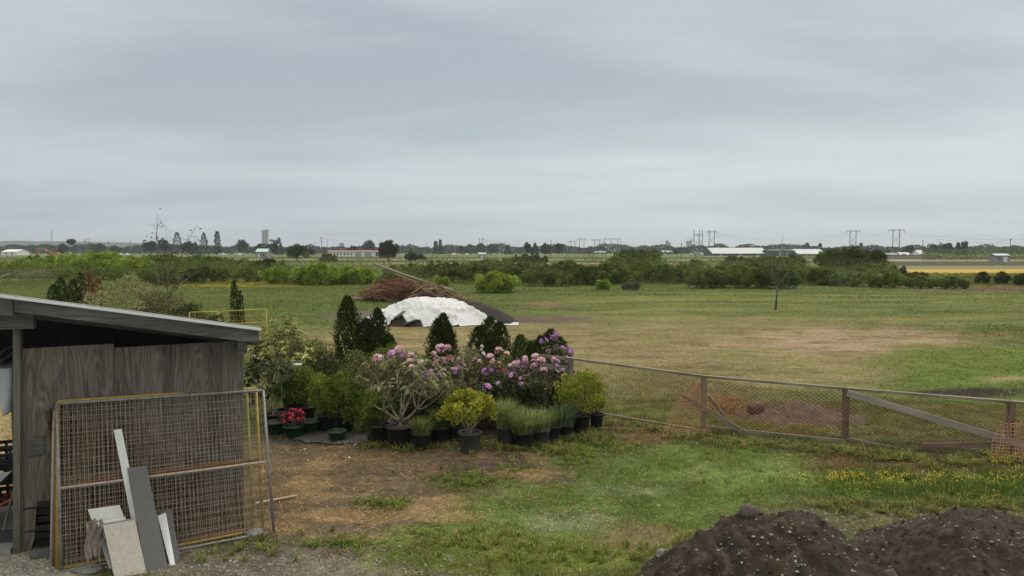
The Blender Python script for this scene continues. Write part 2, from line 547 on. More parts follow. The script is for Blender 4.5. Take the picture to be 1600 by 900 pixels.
# ------------------------------------------------------------------ ground zones
def blob(px, py, cx, cy, rx, ry, soft=0.35, wob=0.35, seed=0.0):
    n = fbm(px / 45.0 + seed, py / 16.0 + seed * 1.7, 4) - 0.5
    r = np.sqrt(((px - cx) / rx) ** 2 + ((py - cy) / ry) ** 2) + wob * 2 * n
    return 1 - sstep(1 - soft, 1 + soft, r)


def lerp(col, m, c):
    return col * (1 - m[:, None]) + np.array(c)[None, :] * m[:, None]


def zone(x, y):
    """ground colour (albedo), grass height, grass share at world points"""
    px, py = proj(x, y)
    py = np.where(y < 3, 1400, py)
    n = len(x)
    b1 = fbm(x / 2.3, y / 1.7, 4)
    col = np.tile(S(98, 108, 56), (n, 1))
    hgt = np.full(n, 0.06)
    den = np.full(n, 1.0)

    def put(m, c, h=None, d=None, tone=0.0):
        nonlocal col, hgt, den
        col = lerp(col, m, c)
        if h is not None: hgt = hgt * (1 - m) + h * m
        if d is not None: den = den * (1 - m) + d * m

    # --- far fields beyond the thicket
    wv = (fbm(px / 300.0, px * 0 + 3.3, 3) - 0.5) * 3
    q = py + wv
    far = 1 - sstep(425, 440, py)
    put(far, S(92, 98, 60), 0.1, 0.0)
    def band(a, b2, c, x0=-9e9, x1=9e9, s=0.7):
        m = sstep(a - s, a + s, q) * (1 - sstep(b2 - s, b2 + s, q))
        m = m * sstep(x0 - 12, x0 + 12, px) * (1 - sstep(x1 - 12, x1 + 12, px))
        put(m, c)
    band(391, 396, S(84, 92, 62))
    band(396.5, 398.5, S(116, 116, 92))
    band(398.5, 402, S(86, 96, 52))
    band(402, 405, S(62, 68, 38))
    band(405, 407, S(120, 114, 84))
    band(407, 410.5, S(66, 72, 42))
    band(410.5, 413, S(132, 122, 96), 560, 1190)
    band(413, 415.5, S(108, 84, 64), 800, 1190)
    band(401, 405, S(56, 54, 38), 1370)
    band(405, 408, S(128, 126, 96), 1370)
    band(408, 415, S(62, 66, 40), 1370)
    band(415, 420.5, S(112, 106, 80), 1370)
    band(420.5, 430, S(160, 138, 58), 1402)
    # --- meadow between thicket and yard
    mead = sstep(430, 446, py) * (1 - sstep(505, 540, py))
    put(mead, S(90, 102, 48), 0.11, 1.0)
    put(blob(px, py, 300, 462, 330, 30, seed=2), S(86, 100, 44), 0.12)
    put(blob(px, py, 120, 425, 120, 12, seed=12), S(88, 94, 56), 0.2)
    put(blob(px, py, 380, 444, 130, 3.2, .5, .2, seed=5), S(150, 134, 40))
    put(blob(px, py, 1240, 486, 420, 28, .3, .25, seed=3), S(100, 109, 54), 0.06)
    streak = sstep(0.50, 0.66, fbm(x / 14.0, y / 1.3, 3)) * sstep(445, 456, py) * (1 - sstep(520, 560, py)) * sstep(800, 930, px)
    put(streak * .7, S(122, 126, 70), 0.05)
    dk = sstep(0.56, 0.68, fbm(x / 9.0 + 40, y / 1.6 + 9, 4)) * sstep(430, 440, py) * (1 - sstep(520, 560, py))
    put(dk * 0.6, S(74, 88, 42), 0.16)
    put(blob(px, py, 1560, 448, 130, 10, .5, .4, seed=31), S(104, 98, 62), 0.1)
    # --- straw coloured field
    tan = np.maximum(blob(px, py, 1050, 556, 560, 58, .3, .2, seed=4), blob(px, py, 760, 535, 300, 30, .3, .2, seed=64))
    put(tan, S(124, 113, 78), 0.03, 0.4)
    put(blob(px, py, 1350, 534, 190, 17, .5, .4, seed=6), S(144, 124, 100), 0.02, 0.25)
    put(blob(px, py, 700, 520, 220, 12, .5, .3, seed=8), S(128, 116, 80), 0.03, 0.4)
    tg = sstep(0.5, 0.62, fbm(x / 1.9 + 5, y / 1.2 + 3, 4)) * tan
    put(tg * 0.4, S(114, 114, 68), 0.04)
    td = sstep(0.60, 0.7, fbm(x / 0.9 + 15, y / 0.5 + 3, 3)) * tan
    put(td * 0.6, S(98, 84, 58), 0.03)
    put(blob(px, py, 590, 493, 80, 9, .4, .3, seed=9), S(88, 82, 74), 0.02, 0.1)
    put(blob(px, py, 850, 500, 70, 5, .5, .3, seed=10), S(86, 78, 66), 0.02, 0.2)
    put(blob(px, py, 855, 476, 40, 5, .5, .3, seed=10), S(100, 92, 66), 0.02, 0.2)
    # vivid grass at right
    put(blob(px, py, 1560, 580, 170, 42, .4, .35, seed=11), S(102, 122, 54), 0.10, 1.0)
    put(blob(px, py, 1480, 560, 90, 20, .6, .5, seed=12) * .6, S(112, 120, 56), 0.06)
    put(blob(px, py, 1508, 613, 95, 8, .35, .45, seed=13), S(52, 46, 38), 0.02, 0.1)
    put(blob(px, py, 1570, 594, 40, 5, .5, .4, seed=14), S(140, 132, 96), 0.03)
    # by the fence
    put(blob(px, py, 1000, 610, 150, 32, .5, .3, seed=15) * .8, S(112, 106, 66), 0.10, 1.0)
    put(blob(px, py, 1240, 646, 110, 18, .4, .4, seed=16), S(88, 66, 52), 0.03, 0.25)
    put(blob(px, py, 1130, 632, 34, 14, .5, .3, seed=17), S(134, 98, 58), 0.06)
    put(blob(px, py, 1150, 672, 240, 13, .4, .3, seed=18), S(124, 122, 50), 0.13, 1.0)
    put(blob(px, py, 1430, 665, 130, 26, .5, .4, seed=19), S(106, 112, 58), 0.10, 1.0)
    # --- yard in front of the fence
    yard = sstep(655, 690, py) * sstep(380, 420, px)
    put(yard, S(88, 94, 56), 0.05, 0.9)
    put(blob(px, py, 980, 680, 80, 26, .4, .4, seed=20), S(98, 82, 56), 0.04, 0.5)
    put(blob(px, py, 1330, 722, 260, 17, .4, .45, seed=21), S(98, 80, 56), 0.06, 0.7)
    put(blob(px, py, 1470, 716, 120, 7, .4, .5, seed=61), S(50, 42, 34), 0.03, 0.35)  # dark soil, with the shade under the fence painted into its colour
    put(blob(px, py, 1330, 703, 120, 5, .4, .5, seed=63), S(62, 52, 40), 0.03, 0.4)  # more dark soil carrying painted shade along the fence foot
    put(blob(px, py, 1470, 762, 260, 24, .4, .35, seed=22), S(78, 100, 42), 0.13, 1.0)
    put(blob(px, py, 1400, 812, 260, 24, .4, .4, seed=23), S(112, 104, 78), 0.04, 0.5)
    put(blob(px, py, 1250, 800, 150, 18, .4, .4, seed=24) * .8, S(96, 100, 62), 0.05, 0.8)
    # brown strawy earth
    dirt = blob(px, py, 610, 765, 290, 92, .25, .28, seed=25)
    put(dirt, S(110, 96, 75), 0.02, 0.25)
    put(blob(px, py, 600, 690, 260, 22, .4, .3, seed=26), S(88, 78, 62), 0.02, 0.2)
    put(blob(px, py, 790, 745, 110, 36, .4, .35, seed=27), S(82, 70, 58), 0.02, 0.15)
    put(blob(px, py, 815, 785, 70, 14, .4, .3, seed=28), S(88, 82, 74), 0.02, 0.1)
    st = sstep(0.48, 0.62, fbm(x / 0.8, y / 0.55, 4)) * dirt * sstep(690, 730, py)
    put(st * .8, S(150, 126, 90), 0.03, 0.3)
    for (cx, cy, rx, ry, sd_) in ((735, 752, 60, 13, 1), (900, 715, 50, 18, 2), (600, 786, 42, 9, 3), (530, 850, 50, 12, 4), (960, 700, 45, 9, 5), (800, 730, 24, 6, 7)):
        put(blob(px, py, cx, cy, rx, ry, .5, .4, seed=30 + sd_), S(90, 100, 50), 0.07, 0.9)
    # grey stony strip at the bottom left
    put(blob(px, py, 440, 880, 300, 36, .35, .35, seed=40), S(106, 99, 86), 0.02, 0.15)
    put(blob(px, py, 560, 885, 110, 16, .5, .4, seed=41) * .7, S(128, 120, 104), 0.01, 0.1)
    put(blob(px, py, 0, 900, 130, 40, .3, .2, seed=42), S(168, 162, 148), 0.0, 0.0)
    put(blob(px, py, 380, 845, 70, 14, .5, .4, seed=43) * .7, S(80, 84, 52), 0.05, 0.8)
    # green lawn tongue
    l1 = np.maximum.reduce([blob(px, py, 1090, 742, 190, 48, .25, .28, seed=50), blob(px, py, 900, 800, 190, 46, .25, .28, seed=51),
                            blob(px, py, 760, 850, 180, 38, .25, .3, seed=52), blob(px, py, 1000, 800, 180, 60, .3, .3, seed=53)])
    put(l1, S(104, 123, 62), 0.045, 1.0)
    put(blob(px, py, 830, 868, 250, 30, .4, .35, seed=54), S(114, 124, 58), 0.06, 1.0)
    lp = sstep(0.52, 0.64, fbm(x / 0.7 + 31, y / 0.5 + 8, 4)) * l1
    put(lp * .45, S(94, 112, 52), 0.055)
    lt = sstep(0.55, 0.68, fbm(x / 1.3 + 61, y / 0.9 + 28, 4)) * l1
    put(lt * .2, S(126, 130, 86), 0.03, 0.8)
    put(blob(px, py, 890, 815, 90, 16, .5, .5, seed=55) * .55, S(128, 130, 100), 0.03, 0.7)
    put(blob(px, py, 985, 765, 60, 7, .5, .5, seed=56) * .45, S(138, 144, 118), 0.03, 0.6)
    put(blob(px, py, 1000, 842, 70, 24, .4, .4, seed=57) * .9, S(122, 108, 76), 0.03, 0.4)
    # shed floor and stand of pots
    put(blob(px, py, 520, 684, 120, 10, .3, .1, seed=58), S(58, 55, 50), 0.0, 0.0)
    put(blob(px, py, 690, 672, 250, 24, .3, .1, seed=59), S(58, 54, 42), 0.03, 0.3)  # dark ground colour also stands in for contact shadow under the pots
    put(blob(px, py, 905, 690, 60, 16, .4, .3, seed=60), S(74, 92, 44), 0.10, 1.0)
    inshed = (1 - sstep(15, 40, px)) * sstep(560, 600, py) * (1 - sstep(860, 870, py))
    put(inshed, S(150, 132, 96), 0.0, 0.0)
    return col * (0.80 + 0.40 * b1)[:, None], hgt, den


def gz(x, y):
    x = np.asarray(x, float); y = np.asarray(y, float)
    near = 1 - sstep(60, 120, y)
    return near * ((fbm(x / 1.9, y / 1.9, 4) - 0.5) * 0.10 + (fbm(x / 7.0 + 9, y / 5.0, 3) - 0.5) * 0.18)


def gp(px, py):
    p = G(px, py)
    p[2] = float(gz(p[0:1], p[1:2])[0])
    return p


yy = np.concatenate([[-6.0, -2.0, 1.0, 3.0, 4.5, 5.5], 6.0 * 1.0075 ** np.arange(0, 900)])
yy = yy[yy < 5200]
ss = np.sinh(np.linspace(-1.55, 1.55, 460)) / np.sinh(1.55) * 1.25
Yg, Sg = np.meshgrid(yy, ss, indexing="ij")
Xg = Sg * (Yg + 9.0)
xf, yf = Xg.ravel(), Yg.ravel()
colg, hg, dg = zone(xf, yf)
colg = colg * (1 - .26 * np.clip(dg * hg / .05, 0, 1) * (1 - sstep(60, 120, yf)))[:, None]   # ground colour darker where the grass is dense and tall
zg = gz(xf, yf)
nr, nc = Xg.shape
me = bpy.data.meshes.new("ground")
me.vertices.add(nr * nc)
me.vertices.foreach_set("co", np.stack([xf, yf, zg], 1).astype(np.float32).ravel())
i = np.arange(nr * nc).reshape(nr, nc)
quads = np.stack([i[:-1, :-1], i[:-1, 1:], i[1:, 1:], i[1:, :-1]], -1).reshape(-1, 4)
me.loops.add(quads.size); me.polygons.add(len(quads))
me.loops.foreach_set("vertex_index", quads.astype(np.int32).ravel())
me.polygons.foreach_set("loop_start", np.arange(0, quads.size, 4, dtype=np.int32))
me.polygons.foreach_set("use_smooth", np.ones(len(quads), bool))
me.update(calc_edges=True)
cc = np.ones((nr * nc, 4), np.float32); cc[:, :3] = colg
me.color_attributes.new("Col", "FLOAT_COLOR", "POINT").data.foreach_set("color", cc.ravel())
# ground material: zone albedo broken up by clods, straw and grit; dark spots paint in crevice shade
mg, nt, b = new_mat("ground_earth_and_turf")
a = N(nt, "ShaderNodeAttribute", attribute_name="Col")
tc = N(nt, "ShaderNodeTexCoord")
def gn(scale, det=5.0, ro=0.65, st=None):
    n = N(nt, "ShaderNodeTexNoise", inp={"Scale": scale, "Detail": det, "Roughness": ro})
    if st:
        mp = N(nt, "ShaderNodeMapping"); mp.inputs["Scale"].default_value = st
        nt.links.new(tc.outputs["Object"], mp.inputs[0]); nt.links.new(mp.outputs[0], n.inputs["Vector"])
    else:
        nt.links.new(tc.outputs["Object"], n.inputs["Vector"])
    return n
f1, f2, f3 = gn(26.0, 6), gn(5.0, 6, .7), gn(1.0, 5, .6, (0.35, 1.0, 1.0))
def mr_(n, lo, hi, a1=0.3, a2=0.7):
    m = N(nt, "ShaderNodeMapRange", inp={1: a1, 2: a2, 3: lo, 4: hi}); m.clamp = False
    nt.links.new(n.outputs["Fac"], m.inputs[0]); return m
m1, m2, m3 = mr_(f1, .42, 1.62), mr_(f2, .6, 1.42), mr_(f3, .78, 1.22)
x1 = N(nt, "ShaderNodeMath", operation="MULTIPLY"); nt.links.new(m1.outputs[0], x1.inputs[0]); nt.links.new(m2.outputs[0], x1.inputs[1])
x2 = N(nt, "ShaderNodeMath", operation="MULTIPLY"); nt.links.new(x1.outputs[0], x2.inputs[0]); nt.links.new(m3.outputs[0], x2.inputs[1])
x3 = N(nt, "ShaderNodeMath", operation="MAXIMUM"); nt.links.new(x2.outputs[0], x3.inputs[0]); x3.inputs[1].default_value = 0.25
vs = N(nt, "ShaderNodeVectorMath", operation="SCALE"); nt.links.new(a.outputs["Color"], vs.inputs[0]); nt.links.new(x3.outputs[0], vs.inputs["Scale"])
nt.links.new(vs.outputs[0], b.inputs["Base Color"])
b.inputs["Roughness"].default_value = 0.95
b.inputs["Specular IOR Level"].default_value = 0.15
bp = N(nt, "ShaderNodeBump", inp={"Strength": 1.0, "Distance": 0.06})
ad = N(nt, "ShaderNodeMath", operation="ADD"); nt.links.new(f1.outputs["Fac"], ad.inputs[0]); nt.links.new(f2.outputs["Fac"], ad.inputs[1])
nt.links.new(ad.outputs[0], bp.inputs["Height"]); nt.links.new(bp.outputs[0], b.inputs["Normal"])
me.materials.append(mg)
go = bpy.data.objects.new("ground", me); C.objects.link(go)
tag(go, kind="structure")

# ------------------------------------------------------------------ grass
def grass_band(name, y0, y1, nmax, wid, hs, seed, stiff=0.6, xk=0.76, jt=0.34):
    g = np.random.default_rng(seed)
    # uniform over the trapezoid seen between y0 and y1
    u = g.random(nmax)
    y = np.sqrt(y0 * y0 + u * (y1 * y1 - y0 * y0))
    x = (g.random(nmax) * 2 - 1) * (xk * y + 0.8)
    # neighbouring patches interleave blade by blade
    col, h, d = zone(x + g.normal(0, .016, nmax) * y, y + g.normal(0, .022, nmax) * y)
    clump = sstep(0.36, 0.62, fbm(x / 0.35, y / 0.35, 3))
    keep = g.random(nmax) < np.clip(d * (0.30 + 0.9 * clump), 0, 1)
    x, y, col, h, clump = x[keep], y[keep], col[keep], h[keep], clump[keep]
    n = len(x)
    base = np.stack([x, y, gz(x, y) - 0.004], 1)
    az = g.random(n) * 2 * math.pi
    lean = (0.25 + 0.9 * g.random(n)) * stiff
    ax = np.stack([np.cos(az) * lean, np.sin(az) * lean, np.ones(n)], 1)
    L = h * hs * (0.45 + 1.1 * g.random(n)) * (0.6 + 0.7 * clump)
    W = wid * (0.6 + 0.8 * g.random(n))
    nr_ = np.stack([np.cos(az), np.sin(az), np.zeros(n)], 1)
    side = np.stack([-np.sin(az), np.cos(az), np.zeros(n)], 1)
    tip = base + unit(ax) * L[:, None]
    V = np.stack([base - side * W[:, None] / 2, base + side * W[:, None] / 2, tip], 1).reshape(-1, 3)
    c = jit(col, jt, g)
    dry = g.random(n) < 0.12
    c[dry] = jit(np.tile(S(150, 134, 86), (dry.sum(), 1)), .3, g)
    o = fast_mesh(name, V, 3, c, M["blade"])
    tag(o, kind="stuff")
    return o


grass_band("yard_grass", 7.6, 17.5, 480000, 0.0095, 0.85, 11, stiff=1.1)
grass_band("field_grass", 17.0, 34.0, 300000, 0.02, 0.75, 12, stiff=1.8)
grass_band("meadow_grass", 33.0, 84.0, 300000, 0.055, 0.7, 13, stiff=2.4, jt=.22)


def flowers(name, zones, size, cols, seed, hgt):
    g = np.random.default_rng(seed)
    zones = [(a_, b_, c_, d_, int(e_ * .75)) for a_, b_, c_, d_, e_ in zones]
    P_, S_, C_ = [], [], []
    for (cx, cy, rx, ry, n) in zones:
        k = 0
        px = cx + rx * g.normal(0, .5, n); py = cy + ry * g.normal(0, .5, n)
        k0 = fbm(px / 14.0, py / 5.0, 3) > 0.47
        for a_, b_ in zip(px[k0], py[k0]):
            p = G(a_, b_)
            P_.append(p)
    p = np.array(P_)
    p[:, 2] = gz(p[:, 0], p[:, 1]) + hgt * (0.5 + 0.8 * g.random(len(p)))
    n = len(p)
    sz = size * (0.6 + 0.8 * g.random(n)) * np.maximum(1, p[:, 1] / 13)
    # five-sided shallow cups facing up and outwards
    nrm = unit(np.stack([g.normal(0, .5, n), g.normal(-.3, .5, n), np.ones(n)], 1))
    t1 = unit(np.cross(nrm, [0, 1, 0.2])); t2 = np.cross(nrm, t1)
    a = np.arange(5) * 2 * math.pi / 5
    V = p[:, None, :] + sz[:, None, None] * 0.5 * (np.cos(a)[None, :, None] * t1[:, None, :] + np.sin(a)[None, :, None] * t2[:, None, :])
    ci = g.integers(0, len(cols), n)
    c = jit(np.array(cols)[ci], .15, g)
    return tag(fast_mesh(name, V.reshape(-1, 3), 5, c, M["petal"]), kind="stuff")


YEL = [np.array((0.72, 0.55, 0.03)), np.array((0.76, 0.62, 0.06)), np.array((0.66, 0.42, 0.03))]
flowers("buttercup_flowers", [(1400, 752, 190, 11, 1500), (1370, 748, 120, 7, 500), (1560, 765, 70, 30, 420), (1580, 718, 40, 20, 900), (1340, 765, 60, 22, 200), (1330, 680, 50, 10, 220),
                              (1250, 668, 80, 8, 240), (1100, 672, 160, 12, 160), (1400, 830, 60, 8, 60), (980, 700, 60, 8, 90), (1595, 812, 8, 5, 40)], 0.0155, YEL, 21, 0.09)
flowers("far_buttercup_flowers", [(395, 444, 110, 3, 480), (330, 447, 120, 5, 90)], 0.016, [y_ * .75 for y_ in YEL], 22, 0.16)
flowers("daisy_flowers", [(890, 815, 120, 20, 110), (1000, 762, 90, 8, 80), (760, 730, 300, 60, 70), (990, 705, 60, 6, 40), (1130, 690, 90, 12, 60)], 0.015, [(0.6, 0.6, 0.54)], 23, 0.05)
flowers("fallen_petals", [(575, 696, 45, 5, 26), (480, 715, 110, 20, 24)], 0.045, [(0.75, 0.72, 0.68), (0.6, 0.25, 0.15)], 24, 0.012)

# straw and stalks lying on the bare earth
g = np.random.default_rng(31)
n = 30000
u = g.random(n)
y = np.sqrt(7.6 ** 2 + u * (15.5 ** 2 - 7.6 ** 2)); x = (g.random(n) * 2 - 1) * 0.76 * y
px, py = proj(x, y)
m = blob(px, py, 600, 765, 300, 100, .3, .3, seed=25) + 0.35 * blob(px, py, 1330, 722, 260, 22, .4, .45, seed=21) + 0.05
keep = g.random(n) < m * (0.25 + sstep(.42, .6, fbm(x / .5, y / .5, 3)))
x, y = x[keep], y[keep]; n = len(x)
az = g.random(n) * math.pi * 2
pos = np.stack([x, y, gz(x, y) + 0.006 + 0.02 * g.random(n)], 1)
ax = np.stack([np.cos(az), np.sin(az), g.normal(0, .22, n)], 1)
V = leaf_verts(pos, ax, np.tile([0, 0, 1.0], (n, 1)), 0.05 + 0.16 * g.random(n), 0.007 + 0.01 * g.random(n), 0.1)
cols = np.array([S(170, 144, 104), S(146, 122, 90), S(116, 92, 68), S(98, 82, 66)])[g.integers(0, 4, n)]
tag(fast_mesh("straw_litter", V, 4, jit(cols, .2, g), M["blade"]), kind="stuff")

# small stones on the stony strip and the gravel by the shed
g = np.random.default_rng(32)
mb = MB()
ico = np.array([(0, 0, -1), (.9, 0, -.2), (0, .9, -.1), (-.9, 0, 0), (0, -.9, -.2), (0.1, 0, .8)])
icf = [(0, 2, 1), (0, 3, 2), (0, 4, 3), (0, 1, 4), (5, 1, 2), (5, 2, 3), (5, 3, 4), (5, 4, 1)]
for (cx, cy, rx, ry, k, s0) in ((560, 880, 260, 40, 420, .014), (330, 880, 160, 36, 420, .014), (30, 893, 90, 36, 900, .014), (1380, 815, 240, 26, 380, .016), (900, 812, 120, 22, 90, .012), (620, 760, 240, 70, 160, .013)):
    for q in range(k):
        p = gp(cx + rx * g.normal(0, .5), cy + ry * g.normal(0, .5))
        if p[1] < 6.5: continue
        s = s0 * (0.4 + 1.3 * g.random() ** 2)
        tone = 0.17 + 0.27 * g.random()
        a = g.random() * 6.28
        r = np.array([[math.cos(a), -math.sin(a), 0], [math.sin(a), math.cos(a), 0], [0, 0, .7]])
        mb.add((ico * (0.7 + .6 * g.random((6, 1)))) @ r.T * s + p + [0, 0, s * .3], icf, (tone, tone * .97, tone * .9))
tag(mb.build("loose_stones", M["vcol"]), kind="stuff")


# taller tufts and weeds at the feet of things and scattered over the yard
def tufts(name, spots, pal, seed, L=.22, W=.010, nb=(14, 34)):
    g = np.random.default_rng(seed)
    Vs, Cs = [], []
    pal = np.array(pal)
    for (px, py) in spots:
        p = gp(px, py)
        if p[1] < 6: continue
        n = int(g.integers(*nb)); k = .5 + .9 * g.random()
        az = g.random(n) * 6.283
        tilt = .2 + 1.1 * g.random(n)
        Ln = L * k * (.5 + .7 * g.random(n))
        dr = np.stack([np.cos(az), np.sin(az), 0 * az], 1); sd_ = np.stack([-np.sin(az), np.cos(az), 0 * az], 1)
        b0 = p + dr * (.05 * k * g.random((n, 1)))
        m_ = b0 + dr * (tilt * Ln * .3)[:, None] + np.stack([0 * az, 0 * az, Ln * .6], 1)
        t_ = b0 + dr * (tilt * Ln * .8)[:, None] + np.stack([0 * az, 0 * az, Ln * (.95 - .35 * tilt)], 1)
        w_ = W * (.6 + .8 * g.random((n, 1))) * max(1, p[1] / 12)
        Vs.append(np.stack([b0 - sd_ * w_ / 2, b0 + sd_ * w_ / 2, m_ + sd_ * w_ * .45, m_ - sd_ * w_ * .45], 1).reshape(-1, 3))
        Vs.append(np.stack([m_ - sd_ * w_ * .45, m_ + sd_ * w_ * .45, t_ + sd_ * w_ * .08, t_ - sd_ * w_ * .08], 1).reshape(-1, 3))
        c = jit(pal[g.integers(0, len(pal), n)] * (.75 + .5 * g.random()), .3, g)
        Cs += [c, c]
    return tag(fast_mesh(name, np.concatenate(Vs), 4, np.concatenate(Cs), M["blade"]), kind="stuff")


g = np.random.default_rng(404)
SP = []
for (x0, y0, x1, y1, n, jx, jy) in ((940, 662, 1110, 690, 60, 6, 5), (1110, 694, 1330, 706, 90, 8, 4), (1330, 706, 1470, 722, 70, 8, 5), (1470, 722, 1600, 716, 70, 8, 5),
                                    (570, 698, 900, 706, 110, 8, 4), (860, 690, 950, 684, 70, 8, 5), (320, 866, 430, 846, 14, 10, 8), (1000, 880, 1180, 815, 60, 14, 10),
                                    (1280, 800, 1600, 792, 90, 20, 8), (1360, 838, 1480, 838, 30, 10, 6)):
    for k in range(n):
        f_ = g.random(); SP.append((x0 + (x1 - x0) * f_ + g.normal(0, jx), y0 + (y1 - y0) * f_ + g.normal(0, jy)))
tufts("tufts_of_grass", SP, [S(112, 122, 60), S(100, 112, 52), S(130, 132, 74), S(140, 128, 82)], 405, .12)
SP = []
for (cx, cy, rx, ry, n) in ((735, 752, 55, 12, 60), (900, 715, 45, 16, 60), (600, 786, 40, 8, 30), (530, 850, 46, 11, 36), (960, 700, 45, 9, 30), (740, 845, 60, 14, 50), (860, 868, 130, 18, 80), (1430, 755, 190, 18, 160), (1000, 700, 300, 60, 60), (1150, 668, 200, 12, 90), (1430, 668, 120, 18, 60)):
    for k in range(n): SP.append((cx + g.normal(0, .6) * rx, cy + g.normal(0, .6) * ry))
tufts("weed_tufts", SP, [S(110, 124, 58), S(98, 114, 50), S(124, 132, 66)], 406, .085, .012, (8, 16))

# ------------------------------------------------------------------ shed
SA = math.radians(20)
SU = np.array([math.cos(SA), math.sin(SA), 0]); SN = np.array([-math.sin(SA), math.cos(SA), 0])
SO = gp(26, 862); SO[2] = 0


def sl(px, py, yl=0.0):
    """pixel -> (x, z) in the shed's own plane at depth yl"""
    d = ray(px, py); c = np.array([0, 0, H])
    t_ = (yl - SN @ (c - SO)) / (SN @ d)
    p = c + d * t_
    return float(SU @ (p - SO)), float(p[2])


shed = thing("open_shed", SO, "weathered grey plywood shed with a sloping sheet roof and an open bay at its left", "shed", rz=SA)


def prism(poly, y0, y1):
    """(x,z) polygon extruded along local y"""
    k = len(poly)
    v = [(x, y0, z) for x, z in poly] + [(x, y1, z) for x, z in poly]
    f = [tuple(range(k)), tuple(range(2 * k - 1, k - 1, -1))] + [(i_, k + i_, k + (i_ + 1) % k, (i_ + 1) % k) for i_ in range(k)]
    return v, f


def sp_(name, pix, y0, y1, mat, parent=shed, bevel=0.004, yl=None):
    mb = MB()
    mb.add(*prism([sl(a, b_, y0 if yl is None else yl) for a, b_ in pix], y0, y1))
    return mb.build(name, mat, parent, bevel=bevel)


sp_("post", [(20, 868), (32, 868), (32, 512), (20, 512)], -0.07, 0.03, M["post"])
sp_("wall_panel", [(32.5, 863), (46, 867), (54, 842), (58, 784), (100, 781), (101, 868), (177.5, 858), (177.5, 537), (33, 545)], -0.012, 0.006, M["plywood"])
sp_("wall_panel", [(178.5, 858), (377, 800), (377, 532), (178.5, 543.5)], -0.006, 0.012, M["plywood"])
sp_("corner_strip", [(377.2, 800), (381, 800), (381, 540), (377.2, 540)], -0.012, 0.06, M["post"])
sp_("batten", [(33, 863), (37, 863), (37, 580), (33, 580)], -0.03, -0.0125, M["post"], yl=0)
sp_("patch", [(43, 682), (71, 679), (71, 708), (58, 711), (44, 712.5)], -0.03, -0.0125, M["plank"], yl=0)
OV = -0.42
tl, tr = sl(21, 466, OV), sl(404, 515, OV)
slope = (tr[1] - tl[1]) / (tr[0] - tl[0])
roofz = lambda x: tl[1] + slope * (x - tl[0])
fh = 0.155
FALL = 0.135
rz2 = lambda x, y: roofz(x) - FALL * (y - OV)
x0, x1 = tl[0], tr[0]
mb = MB(); mb.add(*prism([(x0, roofz(x0) - fh), (x1, roofz(x1) - fh - .02), (x1, roofz(x1)), (x0, roofz(x0))], OV, OV + 0.04))
mb.build("fascia", M["plank"], shed, bevel=0.004)
mb = MB(); mb.add(*prism([(-4.2, roofz(-4.2) - fh - .05), (x0 - .006, roofz(x0) - fh - .05), (x0 - .006, roofz(x0)), (-4.2, roofz(-4.2))], OV - 0.012, OV + 0.03))
mb.build("fascia", M["plank"], shed, bevel=0.004)
ya, yb = OV + .042, 2.9
mb = MB(); mb.hexa([(x1 - .035, ya, rz2(x1, ya) - fh), (x1, ya, rz2(x1, ya) - fh), (x1, yb, rz2(x1, yb) - fh), (x1 - .035, yb, rz2(x1, yb) - fh),
                    (x1 - .035, ya, rz2(x1, ya) - .002), (x1, ya, rz2(x1, ya) - .002), (x1, yb, rz2(x1, yb) - .002), (x1 - .035, yb, rz2(x1, yb) - .002)])
mb.build("fascia", M["plank"], shed)
# corrugated sheet: ridges run down the slope
mb = MB()
ys = np.linspace(OV - 0.03, 2.95, 120)
zz = 0.012 * np.cos(np.arange(120) * math.pi / 2)
for xx in (-4.25, x1 + 0.03):
    pass
xa, xb = -4.25, x1 + 0.03
v = [(xa, y_, rz2(xa, y_) + 0.014 + z_) for y_, z_ in zip(ys, zz)] + [(xb, y_, rz2(xb, y_) + 0.014 + z_) for y_, z_ in zip(ys, zz)]
v += [(a_, b_, c_ + 0.008) for a_, b_, c_ in v]
k = 120
f = []
for i_ in range(k - 1):
    f += [(i_, i_ + 1, k + i_ + 1, k + i_), (2 * k + i_, 3 * k + i_, 3 * k + i_ + 1, 2 * k + i_ + 1)]
f += [(0, k, 3 * k, 2 * k), (k - 1, 3 * k - 1, 4 * k - 1, 2 * k - 1)]
f += [(i_, 2 * k + i_, 2 * k + i_ + 1, i_ + 1) for i_ in range(k - 1)] + [(k + i_, k + i_ + 1, 3 * k + i_ + 1, 3 * k + i_) for i_ in range(k - 1)]
mb.add(v, f); mb.build("roof", M["roofsheet"], shed)
mb = MB(); mb.add(*prism([(-4.25, roofz(-4.25) - .004), (xb, roofz(xb) - .004), (xb, roofz(xb) + .022), (-4.25, roofz(-4.25) + .022)], OV - .075, OV - .032)); mb.build("roof_edge", M["white"], [q for q in shed.children if q.name.startswith("roof")][0])
bx0, bz0 = sl(53, 513.5, -.2); _, bz1 = sl(53, 489, -.2)
mb = MB(); mb.box((bx0 / 2 - 2.1, -0.14, (bz0 + bz1) / 2), (bx0 + 4.2, 0.12, bz1 - bz0)); mb.build("beam", M["plank"], shed, bevel=.005)
ex0, ez0 = sl(372, 553, -.2); ex1, ez1 = sl(386, 531, -.2)
mb = MB(); mb.box(((ex0 + ex1) / 2, .25, (ez0 + ez1) / 2), (ex1 - ex0, .9, ez1 - ez0)); mb.build("beam", M["plank"], shed, bevel=.005)
for yy_ in (0.5, 1.2, 1.9):
    mb = MB(); mb.add(*prism([(-4.1, rz2(-4.1, yy_) - .17), (x1 - .06, rz2(x1, yy_) - .17), (x1 - .06, rz2(x1, yy_) - .02), (-4.1, rz2(-4.1, yy_) - .02)], yy_, yy_ + .045))
    mb.build("rafter", M["plank"], shed)
